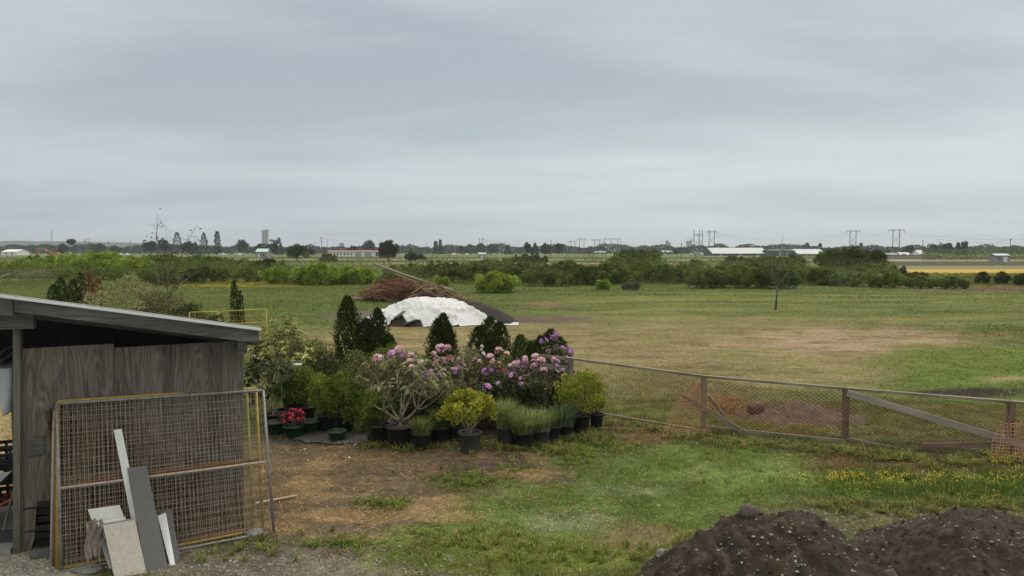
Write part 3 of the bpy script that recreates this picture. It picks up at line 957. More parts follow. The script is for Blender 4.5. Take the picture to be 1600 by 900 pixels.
mb = MB(); mb.add(*prism([(-.62, 0), (2.5, 0), (2.5, rz2(2.5, 2.6) - .03), (-.62, rz2(-.62, 2.6) - .03)], 2.6, 2.63)); mb.build("back_wall", M["shadeboard"], shed)
wx = sl(379, 700)[0]
mb = MB(); mb.box((wx - .04, 1.33, 1.0), (.03, 2.5, 2.0)); mb.build("side_wall", M["plywood"], shed)
mb = MB(); mb.add(*prism([(-4.1, 1.72), (-.63, 1.72), (-.63, rz2(-.63, 2.6) - .03), (-4.1, rz2(-4.1, 2.6) - .03)], 2.6, 2.63)); mb.build("back_wall", M["shadeboard"], shed)
for xx in (-4.0, -1.9, 0.0):
    mb = MB(); mb.box((xx, 2.68, rz2(xx, 2.7) / 2 - .02), (.09, .09, rz2(xx, 2.7) - .04)); mb.build("post", M["post"], shed)
mb = MB(); mb.box((-4.0, -.02, 1.3), (.09, .09, 2.6)); mb.build("post", M["post"], shed)
mb = MB(); mb.box((-2.04, .86, 0.02), (4.0, 1.9, .1)); mb.build("floor", M["concrete"], shed)


def sw(x, y, z):
    return SO + SU * x + SN * y + np.array([0, 0, z])


def sw_px(px, py, yl):
    x, z = sl(px, py, yl)
    return sw(x, yl, z)


# things in the open bay
shelf = thing("shelf_board", sw(-0.6, 0.55, 0), "grey shelf board across the open bay of the shed above the white sheet", "shelf", rz=SA)
zs = sl(10, 570, .55)[1]
mb = MB(); mb.box((0, 0, zs), (1.2, .34, .03)); mb.build("board", M["plank"], shelf)
for xx in (-.5, .45):
    mb = MB(); mb.box((xx, 0.13, zs / 2), (.05, .05, zs - .035)); mb.build("leg", M["plank"], shelf)
for i_, (a_, b_) in enumerate((((-30, 572), (17, 541)), ((-30, 584), (19, 553)))):
    mb = MB(); p = sw_px(*a_, .45); mb.o = p.copy()
    mb.tube([p, sw_px(*b_, .75)], 0.022, 8)
    tag(mb.build("metal_pipe", M["steel"], smooth=True), ("upper" if i_ == 0 else "lower") + " of two pale pipes poking up from the shelf in the open shed bay", "pipe", "pipes on the shelf in the shed")
# white sheet hanging from the shelf
g = np.random.default_rng(5)
mb = MB(sw(-.5, .36, zs - .02))
nx, nz = 26, 18
v, f = [], []
xr = sl(19, 600, .36)[0]
for i_ in range(nx):
    for j_ in range(nz):
        u_, w_ = i_ / (nx - 1), j_ / (nz - 1)
        x = -1.3 + (xr + 1.3) * u_
        drop = 0.27 + 0.12 * math.sin(u_ * 9) + (0.2 if u_ > .9 else 0)
        v.append(sw(x, .36 + .05 * math.sin(u_ * 30 + w_ * 2) * w_ + .03 * fbm(np.array([u_ * 9.]), np.array([w_ * 6.]))[0], zs - .02 - drop * w_))
for i_ in range(nx - 1):
    for j_ in range(nz - 1):
        a_ = i_ * nz + j_; f.append((a_, a_ + 1, a_ + nz + 1, a_ + nz))
mb.add(v, f); o = mb.build("white_sheet", M["tarp"], smooth=True)
s_ = o.modifiers.new("Solidify", "SOLIDIFY"); s_.thickness = .006
tag(o, "crumpled white plastic sheet hanging from the shelf in the open shed bay", "sheet")
# black crates
mbp = sw(sl(8, 700, 1.3)[0] - .12, 1.3, 0.07)
def crate(pos, lab):
    t = thing("plastic_crate", pos, lab, "crate", "black crates in the shed", rz=SA)
    mb = MB(); L_, D_, H_ = .5, .36, .26
    mb.box((0, 0, .01), (L_, D_, .02))
    for sx in (-1, 1):
        for z_ in (.05, .13, .235): mb.box((sx * (L_ / 2 - .01), 0, z_), (.02, D_, .045))
        for y_ in (-.16, -.05, .05, .16): mb.box((sx * (L_ / 2 - .0125), y_, .13), (.015, .035, .22))
    for sy in (-1, 1):
        for z_ in (.05, .13, .235): mb.box((0, sy * (D_ / 2 - .01), z_), (L_ - .045, .02, .045))
        for x_ in (-.2, -.07, .07, .2): mb.box((x_, sy * (D_ / 2 - .0125), .13), (.035, .015, .22))
    mb.build("crate_shell", M["blackplastic"], t)
zc_ = sl(8, 722, 1.3)[1]
crate(sw(sl(8, 700, 1.3)[0] - .1, 1.3, max(zc_, .1)), "upper black slatted crate stacked behind the shed post")
crate(sw(sl(8, 700, 1.3)[0] - .13, 1.33, max(zc_, .1) - .27), "lower black slatted crate stacked behind the shed post")
if zc_ > .45:
    crate(sw(sl(8, 700, 1.3)[0] - .1, 1.3, zc_ - .54), "bottommost black slatted crate of the stack behind the shed post")
# wheelbarrow
wb = sw(sl(2, 790, .62)[0] - .45, .62, 0.07)
t = thing("wheelbarrow", wb, "grey and red wheelbarrow parked in the open bay of the shed", "wheelbarrow", rz=SA)
mb = MB()
top = [(-.45, -.33, .62), (.5, -.3, .66), (.5, .3, .66), (-.45, .33, .62)]; bot = [(-.25, -.2, .34), (.22, -.2, .34), (.22, .2, .34), (-.25, .2, .34)]
mb.add(bot + top, [(3, 2, 1, 0), (0, 1, 5, 4), (1, 2, 6, 5), (2, 3, 7, 6), (3, 0, 4, 7)])
o = mb.build("tray", M["steel"], t); s_ = o.modifiers.new("Solidify", "SOLIDIFY"); s_.thickness = .012
for sy in (-1, 1):
    mb = MB(); mb.tube([(-.55, sy * .06, .2), (-.2, sy * .14, .3), (.3, sy * .22, .3), (.8, sy * .3, .55)], .018, 8); mb.build("handle", M["redpaint"], t, smooth=True)
    mb = MB(); mb.tube([(.1, sy * .18, .3), (.2, sy * .22, .0), (.36, sy * .22, .0), (.34, sy * .23, .32)], .014, 8); mb.build("leg", M["redpaint"], t, smooth=True)
mb = MB(); a_ = np.linspace(0, 2 * math.pi, 21); mb.tube(np.stack([-.55 + .16 * np.cos(a_), 0 * a_, .2 + .16 * np.sin(a_)], 1), .04, 8, cap=False); mb.build("wheel", M["dark"], t, smooth=True)
# broom
b0, b1 = sw_px(4, 838, .16), sw_px(19, 776, .3)
t = thing("broom", b0, "broom with a grey handle and black head standing in the shed bay", "broom")
mb = MB(b0); mb.tube([b0 + [0, 0, .03], b1 + (b1 - b0) * .55], .013, 8); mb.build("handle", M["post"], t)
mb = MB(b0); mb.box(b0 + [0, 0, .02], (.34, .07, .10), rz=SA - .1); mb.build("brush_head", M["dark"], t, bevel=.01)

# black trays in the gap at the foot of the wall
tr_ = sw(sl(74, 868, .1)[0], .16, 0)
for i_ in range(7):
    z_ = 0.04 + i_ * .095
    mb = MB(sw(0, 0, 0)); mb.o = tr_ + [0, 0, z_]
    c_ = tr_ + SU * (.03 * math.sin(i_ * 2.3)) + SN * (.03 * math.cos(i_ * 1.9)) + [0, 0, z_]
    mb.box(c_, (.40 + .04 * math.sin(i_ * 5), .30, .018), rz=SA + .1 * math.sin(i_ * 3.1))
    for sx in (-1, 1):
        mb.box(c_ + SU * sx * .18 + [0, 0, .035], (.02, .28, .05), rz=SA)
    for sy in (-1, 1):
        mb.box(c_ + SN * sy * .13 + [0, 0, .035], (.34, .02, .05), rz=SA)
    tag(mb.build("plant_tray", M["blackplastic"]), "black plastic plant tray stacked in the hole at the foot of the shed wall", "tray", "black trays stacked by the wall")
mb = MB(gp(72, 868)); p = gp(72, 868); mb.box(p + [0, -.02, .045], (.30, .06, .10), rz=SA + .1, tilt=Matrix.Rotation(-.35, 3, "X"))
tag(mb.build("slate_piece", M["charboard"], bevel=.004), "charcoal flat piece lying before the black trays at the shed wall", "slate")

# ------------------------------------------------------------------ stacked fence panels leaning on the wall
BL, BR = gp(96, 893), gp(428, 831)
TL, TR = P(89, 631, BL[1] + .50), P(411, 610, BR[1] + .34)


def bil(c, u, v):
    bl, br, tl_, tr_2 = c
    return (bl * (1 - u) + br * u) * (1 - v) + (tl_ * (1 - u) + tr_2 * u) * v


def fence_panel(c, side, top, mid, wire, lab, nv=46, nh=19, midv=.485, vs0=0.0):
    bl = c[0]
    t = thing("fence_panel", bl, lab, "fence panel", "fence panels leaning on the shed")
    r = 0.019
    for (a_, b_, m_, nm) in (((0, 0), (0, 1), side, "side_tube"), ((1, 0), (1, 1), side, "side_tube"), ((0, 1), (1, 1), top, "top_tube"), ((0, 0), (1, 0), top, "bottom_tube"), ((0, midv), (1, midv + .005), mid, "mid_rail")):
        mb = MB(bl); mb.tube([bil(c, *a_), bil(c, (a_[0] + b_[0]) / 2, (a_[1] + b_[1]) / 2), bil(c, *b_)], r if nm != "mid_rail" else .017, 8)
        mb.build(nm, m_, t, smooth=True)
    mb = MB(bl)
    g = np.random.default_rng(int(abs(vs0) * 1000) + 3)
    nrm = unit(np.cross(c[1] - c[0], c[2] - c[0]))
    for k in range(1, nv):
        u = (k + vs0 + g.normal(0, .06)) / nv
        if not 0 < u < 1: continue
        pts = [bil(c, u + g.normal(0, .0012), v_) + nrm * g.normal(0, .004) for v_ in (0, .25, .48, .75, 1)]
        mb.tube(pts, .0027, 4, cap=False)
    for k in range(1, nh):
        v_ = (k + g.normal(0, .05) + .3 * vs0) / nh
        if not 0 < v_ < 1: continue
        mb.tube([bil(c, u, v_ + g.normal(0, .001)) + nrm * (.004 + g.normal(0, .003)) for u in np.linspace(0, 1, 9)], .0027, 4, cap=False)
    mb.build("wire_mesh", wire, t)
    return t


def off(k, dx=-.05, dy=.036, tx=-.035, ty=.055, dz=0, rx=0.0):
    return (BL + [k * dx, k * dy, dz], BR + [k * dx - rx, k * dy, dz], TL + [k * tx, k * ty, dz], TR + [k * tx - rx, k * ty, dz])


fence_panel((BL, BR, TL, TR), M["galv"], M["galv"], M["pinktube"], M["wire"], "outermost grey wire fence panel with a pale mid rail, leaning on the shed")
fence_panel(off(1, -.07, .06, -.03, .08, .01, .09), M["yellowtube"], M["yellowtube"], M["rusttube"], M["wire"], "worn yellow fence panel leaning directly behind the front grey panel", vs0=.37)
fence_panel(off(2, -.055, .05, -.03, .06, 0, .2), M["yellowtube"], M["rusttube"], M["rusttube"], M["wire"], "yellow sided fence panel with rusty top leaning third in the stack", vs0=.21)
fence_panel(off(3, -.05, .045, -.03, .055, 0, .3), M["rusttube"], M["rusttube"], M["rusttube"], M["rustwire"], "rust brown fence panel leaning fourth in the stack behind the yellow ones", vs0=.68)
fence_panel(off(4, -.046, .04, -.03, .05, -.01, .32), M["rusttube"], M["rusttube"], M["rusttube"], M["rustwire"], "rusty fence panel leaning just in front of the pinkish rearmost panel", vs0=.11)
fence_panel(off(5, -.046, .038, -.036, .048, .02, .3), M["pinktube"], M["pinktube"], M["pinktube"], M["rustwire"], "faded pinkish white fence panel rearmost in the leaning stack", vs0=.5)
# brushwood screen rolled flat between the panels and the wall
c5 = off(7, -.03, .045, -.03, .026, -.02, .3)
g = np.random.default_rng(9)
mb = MB(c5[0])
for k in range(1700):
    u = g.random(); v0 = max(0, g.normal(.02, .04)); v1 = min(1.0, v0 + .5 + .5 * g.random())
    tone = np.array((0.10, 0.068, 0.046)) * (0.35 + 1.5 * g.random() ** 1.6)
    mb.tube([bil(c5, u, v0), bil(c5, u + g.normal(0, .012), (v0 + v1) / 2) + [0, g.normal(0, .02), 0], bil(c5, u + g.normal(0, .02), v1 * .96)], .006 + .006 * g.random(), 4, tone)
tag(mb.build("brushwood_screen", M["vcol"]), "dark brown brushwood screen sandwiched between the fence panels and the shed wall", "screen")
# black coupler on the top left corner
ct = off(5, -.046, .038, -.036, .048, .02)[2]
mb = MB(ct); mb.tube([ct - [0.0, 0, .05], ct + [0.01, 0, .0]], .02, 8); mb.box(ct + [0, 0, .015], (.10, .06, .035))
tag(mb.build("panel_clamp", M["blackplastic"], bevel=.005), "black clamp capping the top left corner of the leaning fence panels", "clamp")


def slab(name, bot, top, dtop, th, mat, lab, cat, group=None, bevel=.003, dbot=0.0):
    """flat board: ground corners and top corners; th is its thickness away from us"""
    b0_, b1_ = [gp(*q) + np.array([0, dbot, 0]) for q in bot]
    pn = unit(np.cross(BR - BL, TL - BL))
    if pn[1] > 0: pn = -pn
    def onp(q):
        d = ray(*q); c_ = np.array([0, 0, H]); return c_ + d * ((pn @ (BL + pn * dtop - c_)) / (pn @ d))
    t0_, t1_ = onp(top[0]), onp(top[1])
    nrm = unit(np.cross(b1_ - b0_, t0_ - b0_))
    if nrm[1] < 0: nrm = -nrm
    mb = MB(b0_)
    mb.hexa([b0_, b1_, b1_ + nrm * th, b0_ + nrm * th, t0_, t1_, t1_ + nrm * th, t0_ + nrm * th])
    return tag(mb.build(name, mat, bevel=bevel), lab, cat, group)


slab("white_board", [(218, 876), (232, 874)], [(177.5, 672), (190, 670)], 0.045, .02, M["whiteboard"], "long narrow white board, tallest of the pieces propped on the fence panels", "board")
slab("grey_plank", [(228, 891), (262, 884)], [(199, 731), (229, 727)], 0.08, .05, M["greyboard"], "wide dark grey composite plank propped on the fence panels", "plank")
slab("white_board", [(266, 882), (274, 880)], [(246, 806), (259, 801)], 0.075, .022, M["whiteboard"], "short white board propped right of the wide grey plank", "board")
slab("charcoal_slab", [(268, 878), (282, 875)], [(250, 800), (268, 796)], 0.04, .02, M["charboard"], "thin charcoal slab propped behind the short white board", "slab")
slab("beige_tile", [(179, 902), (229, 893)], [(161, 821), (211, 812)], 0.235, .03, M["beigetile"], "beige stone tile propped foremost in the row of tiles", "tile", "tiles propped on the fence panels")
slab("grey_tile", [(171, 896), (217, 888)], [(157, 819), (206, 810)], 0.19, .03, M["greytile"], "mid grey tile propped directly behind the beige one", "tile", "tiles propped on the fence panels", dbot=.06)
slab("white_tile", [(163, 893), (205, 886)], [(146, 817), (196, 808)], 0.145, .03, M["whitetile"], "white edged tile propped under the dirty rag", "tile", "tiles propped on the fence panels", dbot=.10)
slab("marble_tile", [(160, 890), (210, 880)], [(137, 796), (187, 789)], 0.05, .025, M["whitetile"], "white marbled tile standing tallest among the propped tiles", "tile", "tiles propped on the fence panels", dbot=.14)
# rag draped over the tiles
def ragp(px_, py_, off_):
    pn = unit(np.cross(BR - BL, TL - BL)); pn = -pn if pn[1] > 0 else pn
    d = ray(px_, py_); c_ = np.array([0, 0, H]); return c_ + d * ((pn @ (BL + pn * off_ - c_)) / (pn @ d))
g = np.random.default_rng(4)
rc = ragp(150, 812, .3)
mb = MB(rc); nx, nz = 16, 24
v, f = [], []
for i_ in range(nx):
    for j_ in range(nz):
        u_, w_ = i_ / (nx - 1) - .5, j_ / (nz - 1)
        pxx = 150 + 34 * u_ * (1 - .45 * w_) - 5 * w_ + 3 * math.sin(w_ * 7)
        pyy = 811 + 58 * w_ + 10 * u_ * u_ * 4 + 3 * math.sin(u_ * 20)
        yy_ = 8.36 + .14 * (1 - w_) - .1 * w_ + .035 * math.sin(u_ * 17 + w_ * 3) + .03 * (fbm(np.array([u_ * 7 + 3]), np.array([w_ * 5.]))[0] - .5)
        v.append(ragp(pxx, pyy, .27 + (8.36 - yy_)))
for i_ in range(nx - 1):
    for j_ in range(nz - 1):
        a_ = i_ * nz + j_; f.append((a_, a_ + 1, a_ + nz + 1, a_ + nz))
mb.add(v, f); o = mb.build("rag", M["rag"], smooth=True)
s_ = o.modifiers.new("Solidify", "SOLIDIFY"); s_.thickness = .012; o.modifiers.new("Subdivision", "SUBSURF").levels = 1
tag(o, "crumpled dirty brown rag hung over the propped tiles", "rag")
for (px_, py_, sx, lab) in ((133, 893, .30, "flat paving stone lying at the foot of the fence panels beside the tiles"), (396, 836, .20, "flat stone under the right end of the leaning fence panels")):
    p = gp(px_, py_); mb = MB(p); mb.blob(p + [0, .05, .02], (sx * .6, .12, .04), 3, .12, n=(5, 9)); tag(mb.build("flat_stone", M["stone"], bevel=0), lab, "stone")
p0, p1 = gp(398, 789), gp(463, 774)
mb = MB(p0); mb.tube([p0 + [0, 0, .05], p1 + [0, 0, .03]], .02, 4); tag(mb.build("wood_lath", mat_rough("fresh_lath", (.42, .30, .19), (.56, .42, .29), (9, 9, 9), .8, .1)), "pale wooden lath lying on the bare earth right of the fence panels", "lath")

# ------------------------------------------------------------------ plants
def crown(ctr, rad, ncl, nleaf, L, W, pal, seed, low=-0.25, csize=(.28, .5), jitter=.3, updir=.35, flat=1.0, shell=.55, fold=.25):
    """leaf clumps spread through an ellipsoid -> verts (4N,3), colours (N,3)"""
    g = np.random.default_rng(seed)
    ctr, rad = np.array(ctr, float), np.array(rad, float)
    d = unit(g.normal(0, 1, (ncl * 4, 3)))
    d = d[d[:, 2] > low][:ncl]
    k = len(d)
    hz0 = np.linalg.norm(d[:, :2], axis=1, keepdims=True) + 1e-6
    d = np.concatenate([d[:, :2] / hz0 * (hz0 * .4 + .6 * (1 - np.abs(d[:, 2:]) ** 3)), d[:, 2:]], 1)
    rr = shell + (0.92 - shell) * g.random(k) ** .6
    out = g.random(k) < .34
    rr[out] *= 1.02 + .34 * g.random(out.sum())
    cs = (csize[0] + (csize[1] - csize[0]) * g.random(k)) * rad.min()
    cs[out] *= .55
    cc = ctr + d * (rad - cs[:, None] * .7).clip(0.02) * rr[:, None]
    idx = g.choice(k, nleaf, p=cs ** 1.6 / (cs ** 1.6).sum())
    ld = unit(g.normal(0, 1, (nleaf, 3)) + 0.5 * d[idx] + [0, 0, .25])
    pos = cc[idx] + ld * (cs[idx] * (0.35 + .75 * g.random(nleaf) ** .6))[:, None] * [1, 1, flat]
    ax = unit(ld + g.normal(0, .5, (nleaf, 3)) + [0, 0, updir])
    nrm = unit(ld + g.normal(0, .38, (nleaf, 3)) + [0, 0, .6])
    pal = np.array(pal)
    cl_col = pal[g.integers(0, len(pal), k)] * (0.78 + .5 * g.random((k, 1)))
    mixc = pal[g.integers(0, len(pal), nleaf)]
    col = jit(cl_col[idx] * .65 + mixc * .35, jitter, g)
    V = leaf_verts(pos, ax, nrm, L * (.6 + .8 * g.random(nleaf)), W * (.6 + .8 * g.random(nleaf)), fold)
    return V, col, cc


GR_MID = [S(92, 108, 40), S(112, 126, 52), S(74, 90, 36)]
GR_DARK = [S(52, 62, 34), S(64, 74, 40), S(44, 52, 32)]
GR_LIME = [S(118, 136, 44), S(136, 150, 52), S(98, 120, 40)]
GR_YEL = [S(148, 150, 50), S(168, 166, 70), S(122, 128, 44)]
GR_OLIVE = [S(92, 98, 52), S(112, 116, 68), S(74, 80, 44)]
GR_THUJA = [S(54, 66, 32), S(68, 80, 38), S(46, 56, 30)]
GR_BLUE = [S(130, 138, 84), S(148, 154, 104), S(110, 118, 68)]
GR_GREYG = [S(122, 122, 82), S(146, 144, 106), S(98, 100, 64)]
BROWN = [S(112, 78, 48), S(130, 92, 60), S(92, 64, 42)]


def stems(mb, base, tips, r0, col=None, n=5, wig=.04, seed=0):
    g = np.random.default_rng(seed)
    for t_ in tips:
        t_ = np.array(t_)
        u = np.linspace(0, 1, n)[:, None]
        mid = base + (t_ - base) * np.array([.25, .25, .6]) + g.normal(0, wig, 3)
        p = (1 - u) ** 2 * base + 2 * u * (1 - u) * mid + u ** 2 * t_
        mb.tube(p, np.linspace(r0, r0 * .35, n), 5, col)


def pot(t, o, dia, h, mat, soil=True):
    r = dia / 2
    mb = MB()
    th = .008
    mb.lathe([(r * .80, 0.0), (r * .82, .012), (r * .97, h - .035), (r * 1.04, h - .033), (r * 1.05, h), (r * .97, h), (r * .95, h - .03), (r * .93, h - .06)], (0, 0, 0), 22, closed=True)
    ob = mb.build("pot", mat, t, smooth=True)
    if soil:
        g = np.random.default_rng(int(dia * 977))
        mb = MB(); a = np.arange(14) * 2 * math.pi / 14
        v = [(0, 0, h - .03)] + [(r * .5 * math.cos(q), r * .5 * math.sin(q), h - .035 + .012 * g.random()) for q in a] + [(r * .945 * math.cos(q), r * .945 * math.sin(q), h - .05) for q in a]
        f = [(0, 1 + i_, 1 + (i_ + 1) % 14) for i_ in range(14)] + [(1 + i_, 15 + i_, 15 + (i_ + 1) % 14, 1 + (i_ + 1) % 14) for i_ in range(14)]
        mb.add(v, f); mb.build("soil", M["soil"], ob)
    return ob


def px2m(w, y):
    return w * y / F


def shrub(name, lab, cat, px, py, w, h, pal, L=.05, W=.03, n=2600, ncl=34, pt=None, stem_h=.3, seed=0, group=None, d=None, low=-.25, leafm="leaf", r0=.016, barkm="bark", depth=.85, rx=0, **kw):
    """w, h in metres; pt=(dia, height, material) adds the nursery pot; h excludes the pot"""
    p = gp(px, py) if d is None else G(px, py)
    if d is not None: p = np.array([ray(px, py)[0] / ray(px, py)[1] * d, d, 0.0])
    t = thing(name, p, lab, cat, group, rz=rx)
    z0 = 0
    if pt:
        pot(t, None, pt[0], pt[1], M[pt[2]]); z0 = pt[1] - .05
    ch = h * (1 - stem_h)
    ctr = np.array([0, 0, z0 + h * stem_h + ch / 2])
    V, col, cc = crown(ctr, (w / 2, w / 2 * depth, ch / 2), ncl, n, L, W, pal, seed + 100, low, **kw)
    g = np.random.default_rng(seed)
    mb = MB()
    sel = cc[g.choice(len(cc), min(9, len(cc)), False)]
    for c_ in sel:
        b_ = np.array([g.normal(0, .02), g.normal(0, .02), z0 - .02 if pt else -.02])
        stems(mb, b_, [c_], r0, seed=seed)
    mb.build("stem", M[barkm], t)
    fast_mesh("foliage", V, 4, col, M[leafm], t)
    return t


def thuja(name, lab, px, py, h, w, pal=None, leaders=((0, 0, 1.0),), n=3200, seed=0, d=None, group=None, cat="conifer", pt=None, L=.07, W=.032, rag=.19, rnd=False):
    p = np.array([ray(px, py)[0] / ray(px, py)[1] * d, d, 0.0]) if d else gp(px, py)
    p[2] = float(gz(p[0:1], p[1:2])[0])
    t = thing(name, p, lab, cat, group)
    z0 = 0
    if pt: pot(t, None, pt[0], pt[1], M[pt[2]]); z0 = pt[1] - .05
    g = np.random.default_rng(seed + 55)
    pal = np.array(pal or GR_THUJA)
    Vs, Cs = [], []
    mb = MB()
    for (lx, ly, lh) in leaders:
        m = int(n * lh / sum(q[2] for q in leaders))
        hh = h * lh
        zz_ = g.random(m) ** 1.25
        prof = np.clip((1 - zz_) ** .5 * (0.62 + .38 * np.minimum(zz_ / .16, 1)), 0.02, 1)
        if rnd: prof = np.clip(1 - zz_ ** 2.3, 0.01, 1) ** .62 * (0.75 + .25 * np.minimum(zz_ / .2, 1))
        rag_s = np.where(g.random(m) < .07, 1.22, 1.0)
        az = g.random(m) * 6.283
        lump = 1 + rag * np.sin(az * 5 + zz_ * 23 + seed) + rag * (fbm(az * 2.2 + seed, zz_ * 9, 3) - .5) * 3
        rr = w / 2 * (0.72 if len(leaders) > 1 else 1) * prof * lump * (0.6 + .42 * g.random(m) ** .5) * (rag_s if rnd else 1)
        dirr = np.stack([np.cos(az), np.sin(az), 0 * az], 1)
        pos = dirr * rr[:, None] + np.stack([np.full(m, lx * w), np.full(m, ly * w), z0 + .03 + zz_ * hh], 1)
        pos[:, 0] += lx * w * .3 * zz_
        ax = unit(dirr * .55 + g.normal(0, .25, (m, 3)) + [0, 0, 1.0])
        nrm = unit(dirr + g.normal(0, .4, (m, 3)))
        Vs.append(leaf_verts(pos, ax, nrm, L * (.6 + .9 * g.random(m)), W * (.6 + .8 * g.random(m)), .1))
        tone = 0.72 + .6 * fbm(az * 1.6 + 3 * seed, zz_ * 8, 3)
        Cs.append(jit(pal[g.integers(0, len(pal), m)] * tone[:, None], .28, g))
        mb.tube([(lx * w * .3, ly * w * .3, z0 - .03), (lx * w, ly * w, z0 + hh * .4), (lx * w * 1.3, ly * w, z0 + hh * .93)], [.03, .022, .006], 6)
    mb.build("trunk", M["bark"], t)
    fast_mesh("foliage", np.concatenate(Vs), 4, np.concatenate(Cs), M["needle"], t)
    return t


def ribbons(base, n, L, W, pal, seed, spread=1.0, droop=1.0, brad=.12):
    g = np.random.default_rng(seed)
    az = g.random(n) * 6.283
    tilt = (0.15 + .75 * g.random(n)) * spread
    Ln = L * (.55 + .6 * g.random(n))
    dirr = np.stack([np.cos(az), np.sin(az), 0 * az], 1)
    side = np.stack([-np.sin(az), np.cos(az), 0 * az], 1)
    b0_ = base + np.stack([g.normal(0, brad * .5, n), g.normal(0, brad * .5, n), 0 * az], 1)
    pts = []
    for s_ in (0, .35, .7, 1.0):
        out = tilt * s_ * Ln * (.5 + .5 * s_)
        up = Ln * (s_ - droop * .45 * tilt * s_ ** 2.5)
        pts.append(b0_ + dirr * out[:, None] + np.stack([0 * az, 0 * az, up], 1))
    wd = [W, W, W * .7, W * .12]
    V = []
    for i_ in range(3):
        V.append(np.stack([pts[i_] - side * wd[i_] / 2, pts[i_] + side * wd[i_] / 2, pts[i_ + 1] + side * wd[i_ + 1] / 2, pts[i_ + 1] - side * wd[i_ + 1] / 2], 1))
    V = np.stack(V, 1).reshape(-1, 3)
    pal = np.array(pal)
    c = jit(pal[g.integers(0, len(pal), n)], .3, g)
    return V, np.repeat(c, 3, axis=0)


def potted_grass(lab, px, py, dia, ph, L, pal, n=520, seed=0, mat="potblack", spread=1.0, group="potted grasses", W=.011):
    t = thing("potted_grass", gp(px, py), lab, "potted grass", group)
    pot(t, None, dia, ph, M[mat])
    V, c = ribbons(np.array([0, 0, ph - .04]), n, L, W, pal, seed, spread, brad=dia * .36)
    fast_mesh("leaf_blades", V, 4, c, M["blade"], t)
    return t


def truss_mesh(name, pal, seed, r=.085, nf=11):
    """a dome of open five-petalled flowers"""
    g = np.random.default_rng(seed)
    Vs, Cs = [], []
    for i_ in range(nf):
        d = unit(g.normal(0, 1, 3) + [0, 0, .75])
        c = d * r * (.55 + .2 * g.random())
        t1 = unit(np.cross(d, [.3, .5, .8])); t2 = np.cross(d, t1)
        a = np.arange(5) * 2 * math.pi / 5 + g.random()
        ax = np.cos(a)[:, None] * t1 + np.sin(a)[:, None] * t2 + d * .55
        Vs.append(leaf_verts(np.tile(c, (5, 1)), ax, np.tile(d, (5, 1)), np.full(5, r * .55), np.full(5, r * .42), .3))
        Cs.append(jit(np.tile(np.array(pal)[g.integers(0, len(pal))], (5, 1)), .2, g))
    V, Cc = np.concatenate(Vs), np.concatenate(Cs)
    o = fast_mesh(name, V, 4, Cc, M["petal"])
    me_ = o.data
    bpy.data.objects.remove(o)
    return me_


PINK = [S(228, 184, 196), S(214, 152, 178), S(238, 204, 206), S(218, 168, 172)]
PURPLE = [S(174, 122, 182), S(150, 98, 164), S(194, 148, 200)]
MAUVE = [S(196, 142, 190), S(216, 170, 204), S(180, 120, 170)]
WHITE = [S(226, 222, 204), S(236, 230, 216)]
ROSE = [S(200, 70, 100), S(214, 96, 120), S(178, 50, 84)]
TR = {k: [truss_mesh("flower_cluster", v, 60 + i_ * 7 + j_) for j_ in range(2)] for i_, (k, v) in enumerate((("pink", PINK), ("purple", PURPLE), ("mauve", MAUVE), ("white", WHITE), ("rose", ROSE)))}


